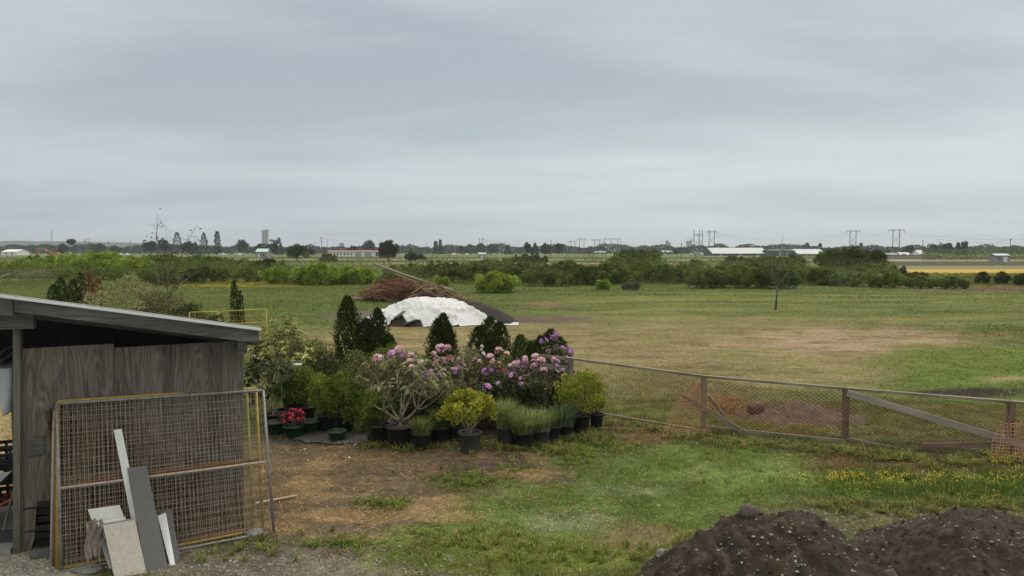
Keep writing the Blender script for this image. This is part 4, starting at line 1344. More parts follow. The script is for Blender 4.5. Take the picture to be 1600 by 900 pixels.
def rhodo(lab, px, py, w, h, seed, flowers_=(), pal=GR_OLIVE, nt=46, pt=None, nmain=4, z_low=.45, leafL=.13, leafW=.042, whorl=9, barkm="paleb", r0=.024, skew=0.0, d=None, name="rhododendron", cat="rhododendron", group=None, droop=.35, depth=.75, fl_top=True, fr=1.0, trunk=.18):
    """flowers_: list of (kind, count); tips on a dome, branches gathered into a few main stems"""
    p = gp(px, py) if d is None else np.array([ray(px, py)[0] / ray(px, py)[1] * d, d, 0.0])
    t = thing(name, p, lab, cat, group)
    g = np.random.default_rng(seed + 500)
    z0 = 0.0
    if pt: pot(t, None, pt[0], pt[1], M[pt[2]]); z0 = pt[1] - .05
    base = np.array([0, 0, z0])
    tips = []
    while len(tips) < nt:
        dd = unit(g.normal(0, 1, 3)); dd[2] = abs(dd[2])
        rr = .72 + .28 * g.random()
        if g.random() < .3: rr *= .75
        tips.append([dd[0] * w / 2 * rr + skew * dd[2], dd[1] * w / 2 * depth * rr, z0 + h * z_low + dd[2] * h * (1 - z_low) * rr])
    tips = np.array(tips)
    subs = tips[g.choice(nt, max(nmain, nt // 4), False)]
    subs = base + (subs - base) * np.array([.55, .55, .58]) + g.normal(0, .04, subs.shape)
    an = np.arange(nmain) * 6.283 / nmain + g.random() * 2
    mains = base + np.stack([w * .16 * np.cos(an), w * .13 * np.sin(an), np.full(nmain, (h) * .26) * (0.8 + .4 * g.random(nmain))], 1)
    mb = MB()
    tk = base + [0.0, 0, h * .09]
    mb.tube([base - [0, 0, .05], base + [.01, 0, h * .05], tk], [r0 * 1.5, r0 * 1.3, r0 * 1.25], 7)

    def bez(a, b_, r1, r2, sag=.1):
        u = np.linspace(0, 1, 5)[:, None]
        mid = (a + b_) / 2 + g.normal(0, np.linalg.norm(b_ - a) * .09, 3) + np.array([0, 0, -sag * np.linalg.norm((b_ - a)[:2])])
        mb.tube((1 - u) ** 2 * a + 2 * u * (1 - u) * mid + u * u * b_, np.linspace(r1, r2, 5), 5)
    for m_ in mains: bez(tk, m_, r0, r0 * .7)
    for s_ in subs:
        m_ = mains[np.argmin(((mains - s_) ** 2).sum(1))]
        bez(m_, s_, r0 * .6, r0 * .38)
    for q in tips:
        s_ = subs[np.argmin(((subs - q) ** 2).sum(1))]
        bez(s_, q, r0 * .36, r0 * .18)
    mb.build("stem", M[barkm], t, smooth=True)
    # whorls of long leaves at every tip and a few along the twigs
    cen = np.concatenate([tips, tips * .86 + subs[[np.argmin(((subs - q) ** 2).sum(1)) for q in tips]] * .14 + g.normal(0, .03, tips.shape), tips[: nt // 2] * .7 + subs[[np.argmin(((subs - q) ** 2).sum(1)) for q in tips[: nt // 2]]] * .3])
    od = unit(cen - (base + [0, 0, h * .35]))
    Nn = len(cen) * whorl
    c_ = np.repeat(cen, whorl, 0); o_ = np.repeat(od, whorl, 0)
    rd = unit(g.normal(0, 1, (Nn, 3))); rd = unit(rd - (rd * o_).sum(1, keepdims=True) * o_)
    ax = rd + o_ * (.35 + .4 * g.random((Nn, 1))) - np.array([0, 0, droop]) * (.3 + 1.2 * g.random((Nn, 1)))
    nrm = unit(o_ + g.normal(0, .3, (Nn, 3)) + [0, 0, .3])
    V = leaf_verts(c_, ax, nrm, leafL * (.6 + .7 * g.random(Nn)), leafW * (.7 + .6 * g.random(Nn)), .3)
    pal = np.array(pal)
    tipc = np.repeat(.75 + .5 * g.random(len(cen)), whorl)[:, None]
    fast_mesh("foliage", V, 4, jit(pal[g.integers(0, len(pal), Nn)] * tipc, .3, g), M["leaf"], t)
    # flower heads sit on tips that face up and towards the light
    score = tips[:, 2] * (1.0 if fl_top else .2) - .35 * tips[:, 1] + g.normal(0, .16, nt)
    order = np.argsort(-score)
    j = 0
    for kind, cnt in flowers_:
        for q in range(cnt):
            if j >= nt: break
            tp = tips[order[j]]; j += 1
            o = bpy.data.objects.new("flower_cluster", TR[kind][q % 2]); C.objects.link(o); o.parent = t
            dd = unit(tp - (base + [0, 0, h * .3]))
            o.location = (tp + dd * .03).tolist()
            o.rotation_euler = Vector(dd).to_track_quat("Z", "Y").to_euler()
            s_ = fr * (.5 + .8 * g.random()); o.scale = (s_, s_, s_)
    return t


m_ = lambda wpx, py: px2m(wpx, YG(py))     # photo pixels to metres at the ground row py

# front row of pots
shrub("potted_shrub", "round yellow-green shrub in a grey pot, standing forward of the other pots", "potted shrub", 734, 708, 1.02, .80, GR_YEL, .05, .028, 5200, 60, (.40, .36, "potgrey"), .10, 1, low=-.45, updir=.6, jitter=.35, barkm="paleb", r0=.013, csize=(.2, .36), depth=.9)
rhodo("large open rhododendron with bare pale forked trunk and grey-green leaves in a black pot", 625, 698, 1.95, 1.42, 2, (("pink", 6), ("mauve", 4), ("purple", 2)), GR_GREYG, 64, (.50, .38, "potblack"), 5, .52, .14, .042, 6, "paleb", .03, droop=.55, depth=.6)
shrub("potted_shrub", "small dark green leafy shrub in a black pot left of the forked rhododendron", "potted shrub", 596, 693, .55, .52, GR_MID, .055, .032, 1300, 24, (.42, .36, "potblack"), .1, 3, low=-.3)
shrub("ground_shrub", "low bright green shrub on the ground at the left end of the front pots", "shrub", 578, 690, .42, .55, GR_MID, .055, .032, 900, 18, None, .05, 4, low=-.5)
potted_grass("potted sedge with arching dark green blades right of the forked rhododendron's pot", 658, 702, .36, .30, .36, [S(120, 130, 76), S(98, 110, 58), S(138, 144, 92)], 420, 5, spread=1.1)
potted_grass("low dark potted sedge between the black pot of sedge and the grey pot", 687, 693, .40, .30, .42, [S(92, 104, 54), S(78, 90, 48)], 420, 6, spread=1.1)
potted_grass("dark potted sedge half hidden behind the yellow-green shrub's pot", 712, 690, .36, .28, .45, [S(80, 92, 48), S(98, 110, 58)], 380, 7)
potted_grass("upright fine grey-green grass in a tall dark pot right of the yellow-green shrub", 790, 697, .34, .36, .58, GR_BLUE, 800, 8, "potgrey", .8, W=.008)
potted_grass("bushy pale blue-green grass spilling over a wide black pot", 817, 700, .42, .30, .52, GR_BLUE, 1000, 9, "potblack", 1.2, W=.008)
potted_grass("small blue-green grass in a grey pot with a pale rim, right of the bushy one", 845, 694, .34, .28, .44, [S(112, 126, 74), S(130, 142, 92)], 520, 10, "potgrey", 1.0)
potted_grass("dark green grass in a black pot before the twiggy pink rhododendron", 862, 688, .36, .28, .42, [S(98, 112, 62), S(84, 98, 54)], 520, 11)
potted_grass("spiky grey-green strap leaved plant in a black pot left of the big bush", 882, 684, .36, .26, .50, [S(104, 118, 92), S(84, 98, 70)], 240, 12, W=.022)
shrub("potted_bush", "large yellow-green bush with fine leaves at the right end of the pots", "bush", 907, 676, 1.10, .96, [S(124, 132, 42), S(104, 116, 36), S(146, 148, 56)], .04, .022, 6800, 74, (.38, .34, "potblack"), -.04, 13, low=-.8, updir=.7, jitter=.35, csize=(.2, .36))
shrub("potted_shrub", "small dark shrub in a black pot right of the large yellow-green bush", "potted shrub", 932, 669, .36, .30, GR_DARK, .04, .02, 500, 14, (.28, .26, "potblack"), .1, 14)
# left bays
shrub("potted_azalea", "azalea covered with rose pink flowers in a low green pot", "azalea", 459, 678, .58, .30, GR_DARK, .045, .024, 900, 18, (.40, .22, "potgreen"), .2, 15)
az = bpy.context.scene.objects.get("potted_azalea")
g = np.random.default_rng(77)
for q in range(26):
    a_, r_ = g.random() * 6.28, .27 * math.sqrt(g.random())
    o = bpy.data.objects.new("flower_cluster", TR["rose"][q % 2]); C.objects.link(o); o.parent = az
    o.location = (r_ * math.cos(a_), r_ * math.sin(a_) * .9, .30 + .20 * (1 - (r_ / .3) ** 2) + g.normal(0, .02)); s_ = .42 + .25 * g.random(); o.scale = (s_, s_, s_)
    o.rotation_euler = (g.normal(0, .4), g.normal(0, .4), g.random() * 6)
def bare_pot(lab, px, py, dia, h, mat="potgreen"):
    t = thing("plant_pot", gp(px, py), lab, "plant pot", "empty pots in the nursery"); pot(t, None, dia, h, M[mat])
    return t
bare_pot("green plastic pot holding only soil, left of the rose pink azalea", 432, 674, .40, .24)
bare_pot("green plastic pot holding only soil, right of the rose pink azalea", 486, 673, .38, .24)
bare_pot("empty low green pot standing alone on the black ground sheet", 527, 687, .34, .20)
shrub("potted_shrub", "dense rounded mid green shrub in a black pot right behind the lone green pot", "potted shrub", 539, 674, .92, .92, GR_MID, .04, .024, 5200, 64, (.40, .36, "potblack"), -.05, 16, low=-.8, csize=(.2, .34))
shrub("potted_shrub", "dense mid green shrub in a black pot, just left of the larger rounded one", "potted shrub", 511, 671, .80, .86, GR_MID, .04, .024, 4200, 56, (.38, .34, "potblack"), -.05, 17, low=-.8, csize=(.2, .34))
shrub("potted_shrub", "rounded bright green shrub behind the rose pink azalea", "potted shrub", 478, 657, .95, .92, [S(96, 114, 42), S(118, 132, 54), S(76, 94, 36)], .045, .026, 4600, 60, (.40, .34, "potblack"), -.05, 18, low=-.8)
shrub("potted_shrub", "low pale green leafy shrub left of the bright green shrub", "potted shrub", 447, 658, .62, .72, [S(86, 102, 50), S(104, 116, 64), S(70, 86, 42)], .055, .03, 1900, 34, (.36, .30, "potblack"), .1, 19, low=-.5)
rhodo("flat topped shrub with bare grey stems beside the fence panels", 427, 664, 1.15, 1.25, 20, (), [S(72, 84, 50), S(86, 98, 54), S(58, 68, 42)], 40, (.36, .28, "potblack"), 4, .72, .07, .035, 14, "paleb", .017, name="stemmed_shrub", cat="shrub", droop=.1)
rhodo("big leggy rhododendron with pale yellow-green leaves behind the shed corner", 447, 640, 1.75, 2.15, 21, (), [S(146, 148, 78), S(116, 122, 62), S(168, 168, 104), S(88, 96, 48)], 74, None, 5, .45, .13, .046, 9, "paleb", .026, depth=.7)
rhodo("dark leafy shrub with small white blossoms tight against the shed's right end", 402, 646, 1.05, 1.75, 22, (("white", 16),), GR_DARK, 60, None, 4, .2, .09, .04, 10, "bark", .018, fr=.42, fl_top=False, name="flowering_shrub", cat="shrub")
shrub("ground_shrub", "dark green shrub filling the shade behind the rose pink azalea", "shrub", 500, 640, 1.3, 1.25, GR_DARK, .06, .032, 2600, 40, None, .05, 23, low=-.5)
shrub("ground_shrub", "olive shrub with loose twigs left of the pair of tall dark conifers", "shrub", 480, 620, 1.5, 1.35, GR_OLIVE, .06, .03, 2600, 44, None, .1, 24, low=-.4)
rhodo("leafless shrub with grey twigs and few leaves, low before the tall conifers", 520, 625, 1.2, 1.0, 25, (), GR_OLIVE, 30, None, 4, .3, .08, .03, 5, "paleb", .014, name="twiggy_shrub", cat="shrub")
# white bucket peeping out
p = gp(464, 650); p[2] = 0
t = thing("white_bucket", p, "white plastic bucket half hidden among the shrubs behind the azalea", "bucket")
mb = MB(); mb.lathe([(.10, 0), (.12, .30), (.128, .305), (.128, .32), (.11, .32), (.108, .30)], (0, 0, .82), 18); mb.build("bucket_body", M["white"], t, smooth=True)
mb = MB(); a_ = np.linspace(0, math.pi, 11); mb.tube(np.stack([.128 * np.cos(a_), 0 * a_ - .0, 1.12 + .10 * np.sin(a_)], 1), .004, 5); mb.build("handle", M["steel"], t)
mb = MB(); mb.box((0, 0, .40), (.4, .4, .8)); tag_ = mb.build("stand", M["blackplastic"], t)
# ground sheet under the left bay
c_ = [gp(478, 690), gp(578, 697), gp(580, 672), gp(430, 668)]
mb = MB(c_[0]); nx = 14; v = []; f = []
for i_ in range(nx):
    for j_ in range(nx):
        u, w_ = i_ / (nx - 1), j_ / (nx - 1)
        q = (c_[0] * (1 - u) + c_[1] * u) * (1 - w_) + (c_[3] * (1 - u) + c_[2] * u) * w_
        q = q + [0.02 * math.sin(9 * w_), 0.05 * math.sin(u * 11), 0]
        q[2] = float(gz(q[0:1], q[1:2])[0]) + .015 + .02 * float(fbm(np.array([u * 9]), np.array([w_ * 5]))[0])
        v.append(q)
for i_ in range(nx - 1):
    for j_ in range(nx - 1):
        a_ = i_ * nx + j_; f.append((a_, a_ + nx, a_ + nx + 1, a_ + 1))
mb.add(v, f); tag(mb.build("ground_sheet", mat_rough("weathered_ground_sheet", (.03, .03, .03), (.09, .085, .08), (7, 7, 7), .8, .2), smooth=True), "black woven ground sheet lying under the left group of pots", "ground sheet")

# flowering rhododendrons behind the front row
rhodo("tall rhododendron crowned with big pink and mauve heads right of the forked one", 693, 660, 1.35, 1.62, 31, (("pink", 12), ("mauve", 7), ("purple", 5)), GR_OLIVE, 52, None, 4, .3, .14, .045, 9, "bark", .022, fr=1.15)
rhodo("dark rhododendron with a few low purple heads behind the sedges", 672, 672, 1.1, 1.05, 32, (("purple", 3), ("mauve", 3)), GR_DARK, 44, None, 4, .15, .13, .045, 10, "bark", .018, fr=.9, fl_top=False)
rhodo("twiggy pale azalea with hardly any flowers between the two flowering rhododendrons", 738, 660, 1.05, 1.75, 33, (("white", 4), ("pink", 2)), GR_GREYG, 50, None, 5, .3, .06, .02, 7, "paleb", .016, fr=.5, name="twiggy_azalea", cat="azalea")
rhodo("broad rhododendron with deep purple heads behind the yellow-green potted shrub", 775, 660, 1.35, 1.5, 34, (("pink", 7), ("purple", 9), ("mauve", 6), ("rose", 3)), GR_OLIVE, 56, None, 4, .25, .14, .045, 9, "bark", .022, fr=1.0)
rhodo("rhododendron with scattered mauve heads low between the shrub and the grasses", 752, 672, 1.2, 1.15, 35, (("mauve", 5), ("purple", 2)), GR_DARK, 46, None, 4, .2, .13, .042, 10, "bark", .018, fl_top=False)
rhodo("leggy rhododendron with pale pink heads above bare grey stems behind the grasses", 838, 668, 1.3, 1.45, 36, (("pink", 11), ("mauve", 9)), [S(88, 88, 60), S(104, 100, 76), S(72, 74, 50)], 50, None, 6, .55, .11, .04, 7, "paleb", .02, fr=.95)
rhodo("tall thin rhododendron with purple heads on bare stems just left of the fence post", 864, 640, 1.15, 1.75, 37, (("purple", 7), ("mauve", 3)), GR_OLIVE, 26, None, 4, .5, .13, .045, 8, "paleb", .018, fr=1.05)
rhodo("low white flowering rhododendron left of the large yellow-green bush", 882, 668, .8, .95, 38, (("white", 5), ("pink", 4)), GR_DARK, 34, None, 4, .25, .11, .04, 9, "bark", .016, fr=.7)
shrub("ground_shrub", "dark shrub filling the gap behind the broad purple rhododendron", "shrub", 800, 640, 1.6, 1.1, GR_DARK, .07, .035, 2600, 40, None, .05, 39, low=-.5)
shrub("ground_shrub", "dark shrub filling the gap behind the pink crowned rhododendron", "shrub", 660, 640, 1.7, 1.15, GR_DARK, .07, .035, 2600, 40, None, .05, 40, low=-.5)

# conifers and shrubs of the back rows
thuja("thuja", "tallest dark twin-topped thuja of the nursery, left of the white tarp", 548, 0, 2.36, 1.12, rnd=True, leaders=((-.12, 0, 1.0), (.2, .1, .74)), n=13000, seed=1, d=19.5)
thuja("thuja", "slender dark thuja in front of the left edge of the white tarp", 590, 0, 2.04, 0.95, rnd=True, leaders=((-.06, 0, 1.0), (.16, .1, .66)), n=10500, seed=2, d=19.5)
thuja("thuja", "broad dark green thuja before the middle of the white tarp", 685, 0, 1.9, 0.99, leaders=((-.03, 0, .93), (.07, 0, 1.0), (.13, .1, .86)), rnd=True, n=12000, seed=3, d=19.0)
thuja("thuja", "loose triple-stemmed thuja before the right end of the white tarp", 762, 0, 1.86, 1.11, leaders=((-.16, 0, .88), (.03, 0, 1.0), (.2, .1, .93)), rnd=True, n=12000, seed=4, d=18.5)
thuja("thuja", "dark thuja with ragged top just left of the fence's end post", 858, 0, 1.64, 1.08, leaders=((-.12, 0, .9), (.05, 0, 1.0), (.18, .1, .88)), rnd=True, n=12000, seed=5, d=17.6)
thuja("thuja", "small rounded green thuja left of the ragged topped one", 822, 0, 1.5, 0.93, [S(66, 80, 36), S(80, 94, 42)], ((-.1, 0, 1.0), (.14, 0, .9)), 6500, rnd=True, seed=6, d=17.8)
shrub("ground_shrub", "bright green leafy shrub at the foot of the slender thuja", "shrub", 591, 0, .95, 1.15, [S(84, 106, 42), S(104, 124, 52), S(66, 86, 36)], .06, .032, 2600, 40, None, .05, 41, d=18.6, low=-.5)
shrub("ground_shrub", "mid green shrub at the right foot of the tallest thuja", "shrub", 560, 0, .9, .95, GR_OLIVE, .06, .03, 1800, 30, None, .05, 47, d=18.2, low=-.5)
shrub("ground_shrub", "pale green shrub between the slender thuja and the broad thuja", "shrub", 640, 0, 1.3, 1.02, [S(88, 104, 50), S(104, 116, 62)], .06, .03, 2400, 40, None, .05, 42, d=18.4, low=-.5)
shrub("ground_shrub", "grey-green shrub with pale shoots behind the pink heads", "shrub", 722, 0, 1.25, 1.3, GR_GREYG, .05, .02, 1500, 40, None, .1, 43, d=17.6, low=-.4, barkm="paleb")
shrub("ground_shrub", "green shrub between the triple-stemmed thuja and the rounded thuja", "shrub", 795, 0, 1.1, 1.08, GR_MID, .055, .03, 2200, 36, None, .05, 44, d=17.8, low=-.5)
shrub("ground_shrub", "low olive shrub behind the leggy rhododendron at the shed corner", "shrub", 470, 0, 1.7, 1.35, GR_OLIVE, .06, .03, 2600, 40, None, .05, 45, d=18.8, low=-.5)
shrub("ground_shrub", "brownish low shrub left of the tallest thuja", "shrub", 505, 0, 1.2, .95, [S(96, 92, 56), S(110, 100, 62), S(76, 78, 44)], .06, .03, 1600, 30, None, .05, 46, d=19.5, low=-.5)

# shade-filling shrubs that knit the front rows together
for k_, (px_, py_, w_, h_, pal_, lab) in enumerate(((568, 674, 1.0, .85, GR_MID, "leafy green shrub low between the paired potted shrubs and the forked rhododendron"),
                                                   (648, 676, 1.0, .95, GR_DARK, "dark shrub low behind the sedge pot, right of the forked rhododendron"),
                                                   (700, 674, 1.0, 1.0, GR_OLIVE, "olive shrub low behind the left side of the round yellow-green shrub"),
                                                   (790, 672, 1.1, .95, GR_DARK, "dark shrub low behind the upright fine grass pot"),
                                                   (846, 668, 1.1, .95, GR_DARK + GR_OLIVE, "dark olive shrub low behind the grey pot of blue-green grass"),
                                                   (556, 640, 1.5, 1.35, GR_OLIVE, "olive shrub behind the left branches of the forked rhododendron"),
                                                   (618, 632, 1.7, 1.4, GR_MID, "mid green shrub behind the crown of the forked rhododendron"))):
    shrub("ground_shrub", lab, "shrub", px_, py_, w_, h_, pal_, .06, .03, 2600, 40, None, .0, 90 + k_, low=-.8)

# ------------------------------------------------------------------ timber fence with chain link
FA = [(892, 16.0, 560, 655), (1100, 14.6, 588, 692), (1322, 13.7, 607, 697), (1580, 12.9, 628, 713)]
pts = []
for px_, d_, top_, bot_ in FA:
    a_ = P(px_, top_, d_); b_ = a_.copy(); b_[2] = float(gz(b_[0:1], b_[1:2])[0]) - .05
    pts.append((b_, a_))
e_ = pts[3][0] * 2 - pts[2][0]; e2 = e_.copy(); e2[2] = pts[3][1][2] - .02
pts.append((e_, e2))
fo = pts[0][0]
fen = thing("timber_fence", fo, "weathered timber post and rail fence with chain link, running right from the potted plants", "fence")


def beam(mb, a, b_, wd, ht):
    """rectangular timber between two points: wd horizontal, ht vertical"""
    a, b_ = np.array(a, float), np.array(b_, float)
    d = unit(b_ - a); s = unit(np.cross(d, [0, 0, 1.0])); u = np.cross(s, d)
    v = [p + sx * s * wd / 2 + sz * u * ht / 2 for p in (a, b_) for sx, sz in ((-1, -1), (1, -1), (1, 1), (-1, 1))]
    return mb.add(v, [(0, 1, 2, 3), (7, 6, 5, 4), (0, 4, 5, 1), (1, 5, 6, 2), (2, 6, 7, 3), (3, 7, 4, 0)])


def timber(name, a, b_, wd, ht, mat, parent, bevel=.004):
    """timber as its own mesh, modelled along local x so the grain follows it"""
    a, b_ = np.array(a, float), np.array(b_, float)
    L_ = np.linalg.norm(b_ - a)
    mb = MB(); mb.box((L_ / 2, 0, 0), (L_, wd, ht))
    o = mb.build(name, mat, parent, bevel=bevel)
    base = np.array(parent.location) if parent is not None else np.zeros(3)
    o.location = (a - base).tolist()
    o.rotation_euler = Vector((b_ - a)).to_track_quat("X", "Z").to_euler()
    return o


for k, (b_, a_) in enumerate(pts):
    mt = M["railwood"] if k in (0, 1) else M["railred"]
    timber("post", b_, a_ - [0, 0, .025], .10, .10, mt, fen)
fdir = [unit(pts[k + 1][0] - pts[k][0]) for k in range(4)]
for k in range(4):
    a_, b2_ = pts[k][1], pts[k + 1][1]
    timber("top_rail", a_ + fdir[k] * (.003 if k else -.10), b2_ - fdir[k] * .003, .10, .045, M["railwood"], fen)
bl_ = [P(938, 652, 15.75), P(1100, 676, 14.55), P(1322, 691, 13.62), P(1440, 711, 13.2), P(1560, 694, 12.88)]
for a_, b2_ in zip(bl_[:-1], bl_[1:]):
    a_[2] = max(a_[2], .05)
    timber("bottom_rail", a_, b2_ - unit(b2_ - a_) * .004, .045, .10, M["railwood"] if a_[1] > 14 else M["railred"], fen)
timber("brace", P(1324, 614, 13.6), P(1604, 697, 12.72), .045, .12, mat_wood("pale_brace", (.24, .205, .175), (.42, .37, .32), (.18, .15, .13), "x", 4.0), fen)
timber("brace", P(1066, 617, 14.66), P(1168, 679, 14.2), .04, .10, M["railwood"], fen)
timber("brace", P(1107, 618, 14.68), P(1133, 652, 14.5), .04, .05, M["railwood"], fen)
p0 = pts[0][1]
timber("top_rail", p0 + [-.11, .02, -.01], p0 + [-.75, .35, .02], .04, .07, M["railwood"], fen)
timber("mid_rail", p0 + [-.06, .03, -.24], p0 + [-.75, .35, -.2], .04, .12, mat_wood("grey_rail", (.13, .13, .12), (.26, .25, .24), (.1, .1, .09), "x", 4.0), fen)
# chain link mesh: zig-zag wires forming diamonds, from the second post to the last
mb = MB(fo)
cl = 0.095
path = [pts[1], pts[2], pts[3], pts[4]]
seg = [np.linalg.norm((path[k + 1][0] - path[k][0])[:2]) for k in range(3)]
tot = sum(seg)


def fpos(s_, v_):
    k = 0
    while k < 2 and s_ > seg[k]: s_ -= seg[k]; k += 1
    t_ = np.clip(s_ / seg[k], 0, 1.05)
    lo = path[k][0] * (1 - t_) + path[k + 1][0] * t_; hi = path[k][1] * (1 - t_) + path[k + 1][1] * t_
    lo = lo.copy(); lo[2] = max(lo[2], 0) + .10
    sag = .06 * math.sin(t_ * math.pi)
    p = lo * (1 - v_) + (hi - [0, 0, .05 + sag]) * v_
    return p + np.array([0, -.06 - .02 * math.sin(s_ * 5 + v_ * 4), 0])


hgt_ = 1.05
nk = int(tot / cl)
for k in range(-int(hgt_ / cl), nk):
    for sg in (1, -1):
        s0 = (k if sg > 0 else k + int(hgt_ / cl)) * cl
        lo_, hi_ = 0.0, 1.0
        pp = []
        for v_ in np.linspace(0, 1, 6):
            s_ = s0 + sg * v_ * hgt_
            if 0 <= s_ <= tot: pp.append(fpos(s_, v_))
        if len(pp) > 1: mb.tube(pp, .0062, 3, cap=False)
mb.build("chain_link", mat_rough("brown_chain_link", (0.17, 0.085, 0.05), (0.31, 0.18, 0.115), (5, 5, 5), .7, 0.0), fen)


def netting(name, grid, mat, r, nu, nv, lab, cat):
    """grid: rows of pixel/depth control points; woven strands over the bilinear patch"""
    gpts = np.array([[P(*q) for q in row] for row in grid])

    def ev(u, v_):
        a = np.clip(v_, 0, .9999) * (len(gpts) - 1); i_ = int(a); fa = a - i_
        row = gpts[i_] * (1 - fa) + gpts[i_ + 1] * fa
        b_ = np.clip(u, 0, .9999) * (row.shape[0] - 1); j_ = int(b_); fb = b_ - j_
        return row[j_] * (1 - fb) + row[j_ + 1] * fb + np.array([0, .05 * math.sin(u * 9 + v_ * 5), 0])
    o0 = gpts[-1][0]; mb = MB(o0)
    for k in range(nu + 1): mb.tube([ev(k / nu + .01 * math.sin(k * 3.1 + v_ * 6), v_) for v_ in np.linspace(0, 1, 12)], r, 3, cap=False)
    for k in range(nv + 1): mb.tube([ev(u, k / nv + .008 * math.sin(k * 2.3 + u * 7)) for u in np.linspace(0, 1, 7)], r, 3, cap=False)
    return tag(mb.build(name, mat), lab, cat)


netting("orange_netting", [[(1084, 597, 14.5), (1092, 597, 14.5), (1099, 597, 14.5)], [(1056, 628, 14.45), (1078, 626, 14.4), (1099, 628, 14.5)], [(1040, 660, 14.3), (1072, 662, 14.25), (1106, 664, 14.3)],
                          [(1032, 694, 13.9), (1074, 700, 13.8), (1128, 706, 13.7)]], M["orangenet"], .0044, 18, 28, "faded orange plastic netting hanging off the end of the chain link fence", "netting")
netting("orange_netting", [[(1562, 665, 12.7), (1590, 660, 12.65), (1605, 655, 12.6)], [(1552, 690, 12.6), (1590, 690, 12.5), (1603, 690, 12.5)], [(1545, 712, 12.4), (1590, 720, 12.3), (1600, 720, 12.3)]],
        M["orangenet"], .0042, 16, 10, "crumpled orange netting snagged at the foot of the long fence brace", "netting")


# ------------------------------------------------------------------ heaps
def heap(name, fn, xr, yr, step, mat, lab, cat, cut=-.02, smooth=True, dz=0.0, kind=None):
    xs = np.arange(xr[0], xr[1], step); ys = np.arange(yr[0], yr[1], step)
    X, Y = np.meshgrid(xs, ys, indexing="ij")
    Z = fn(X, Y)
    base = gz(X, Y)
    keep = Z > base + cut
    Z = np.maximum(Z, base - .06) + dz
    nx_, ny_ = X.shape
    idx = np.arange(nx_ * ny_).reshape(nx_, ny_)
    q = np.stack([idx[:-1, :-1], idx[1:, :-1], idx[1:, 1:], idx[:-1, 1:]], -1)
    kq = keep[:-1, :-1] | keep[1:, :-1] | keep[1:, 1:] | keep[:-1, 1:]
    q = q[kq]
    used = np.unique(q)
    rem = -np.ones(nx_ * ny_, int); rem[used] = np.arange(len(used))
    o0 = np.array([xr[0] / 2 + xr[1] / 2, yr[0] / 2 + yr[1] / 2, 0])
    mb = MB(o0)
    mb.add(np.stack([X.ravel(), Y.ravel(), Z.ravel()], 1)[used], [tuple(r) for r in rem[q]])
    return tag(mb.build(name, mat, smooth=smooth), lab, cat, kind=kind)


def cone(X, Y, c, slope_x, slope_y, rnd=.35):
    r = np.sqrt(((X - c[0]) * slope_x) ** 2 + ((Y - c[1]) * slope_y) ** 2 + (rnd * .5) ** 2) - rnd * .5
    return c[2] - r


def smax(a, b_, k=.15):
    h_ = np.clip(.5 + .5 * (a - b_) / k, 0, 1)
    return b_ * (1 - h_) + a * h_ + k * h_ * (1 - h_)


k1, k1b = P(1238, 799, 6.9), P(1180, 806, 7.0)
k2, k2b, k2c = P(1490, 833, 6.5), P(1560, 838, 6.4), P(1430, 846, 6.6)
k2e = P(1680, 838, 6.3)
k3 = P(1545, 806, 7.9)


def clods(X, Y, a=.10):
    n_ = fbm(X * 2.2, Y * 2.2, 5) - .5
    d_ = fbm(X * 9, Y * 9, 5) - .5 + .5 * (fbm(X * 24 + 5, Y * 24, 3) - .5)
    rill = np.abs(fbm(X * 3.1 + 7, Y * .7 + 3, 3) - .5)
    return n_ * a * 2 + d_ * a * 1.5 - np.clip(.07 - rill, 0, 1) * a * 9


def front(X, Y):
    z = smax(cone(X, Y, k1, .86, .78), cone(X, Y, k1b, .86, .80), .10)
    z = smax(z, cone(X, Y, k2, .78, .74), .12)
    z = smax(z, cone(X, Y, k2b, .62, .7), .2)
    z = smax(z, cone(X, Y, k2e, .6, .7), .2)
    return z + clods(X, Y, .10)


def backh(X, Y):
    return smax(cone(X, Y, k3, .62, .62, .5), cone(X, Y, k3 + [1.2, .1, -.05], .5, .6), .3) + clods(X + 3, Y, .075)


M["darkearth"] = mat_rough("dark_gritty_earth", (0.020, 0.0135, 0.009), (0.068, 0.048, 0.034), (9, 9, 9), .95, 1.0, 9, c3=(0.105, 0.078, 0.056), spot=.02, bscale=4)
heap("soil_heap", front, (-.2, 8.6), (3.6, 9.4), .024, M["darkearth"], "dark stony soil heap with two humps at the bottom right corner", "soil heap")
heap("soil_heap", backh, (3.2, 9.2), (6.4, 10.0), .04, M["darkearth"], "darker soil heap behind the right hump of the stony heap", "soil heap")
g = np.random.default_rng(88)
mb = MB()
xs, ys = .2 + 7.6 * g.random(30000), 4.6 + 4.6 * g.random(30000)
cl_ = fbm(xs * 1.1, ys * 1.1, 3)
xs_s, ys_s = xs.copy(), ys.copy()
zf, zb = front(xs, ys), backh(xs, ys)
z = np.maximum(zf, zb)
ok = (z > gz(xs, ys) + .06) & (g.random(30000) < np.clip((cl_ - .28) * 3.0, 0.10, 1))
for x_, y_, z_ in zip(xs[ok], ys[ok], z[ok]):
    s = .003 + .021 * g.random() ** 5
    tone = (.09 + .30 * g.random() ** 1.6) * np.array((1, .92, .80)) if g.random() < .93 else np.array((.42, .40, .35))
    a = g.random() * 6.28
    r = np.array([[math.cos(a), -math.sin(a), 0], [math.sin(a), math.cos(a), 0], [0, 0, .8]])
    mb.add((ico * (0.6 + .7 * g.random((6, 1)))) @ r.T * s + [x_, y_, z_ + s * .2], icf, tone)
tag(mb.build("pebbles", M["vcol"]), kind="stuff")
mb = MB()
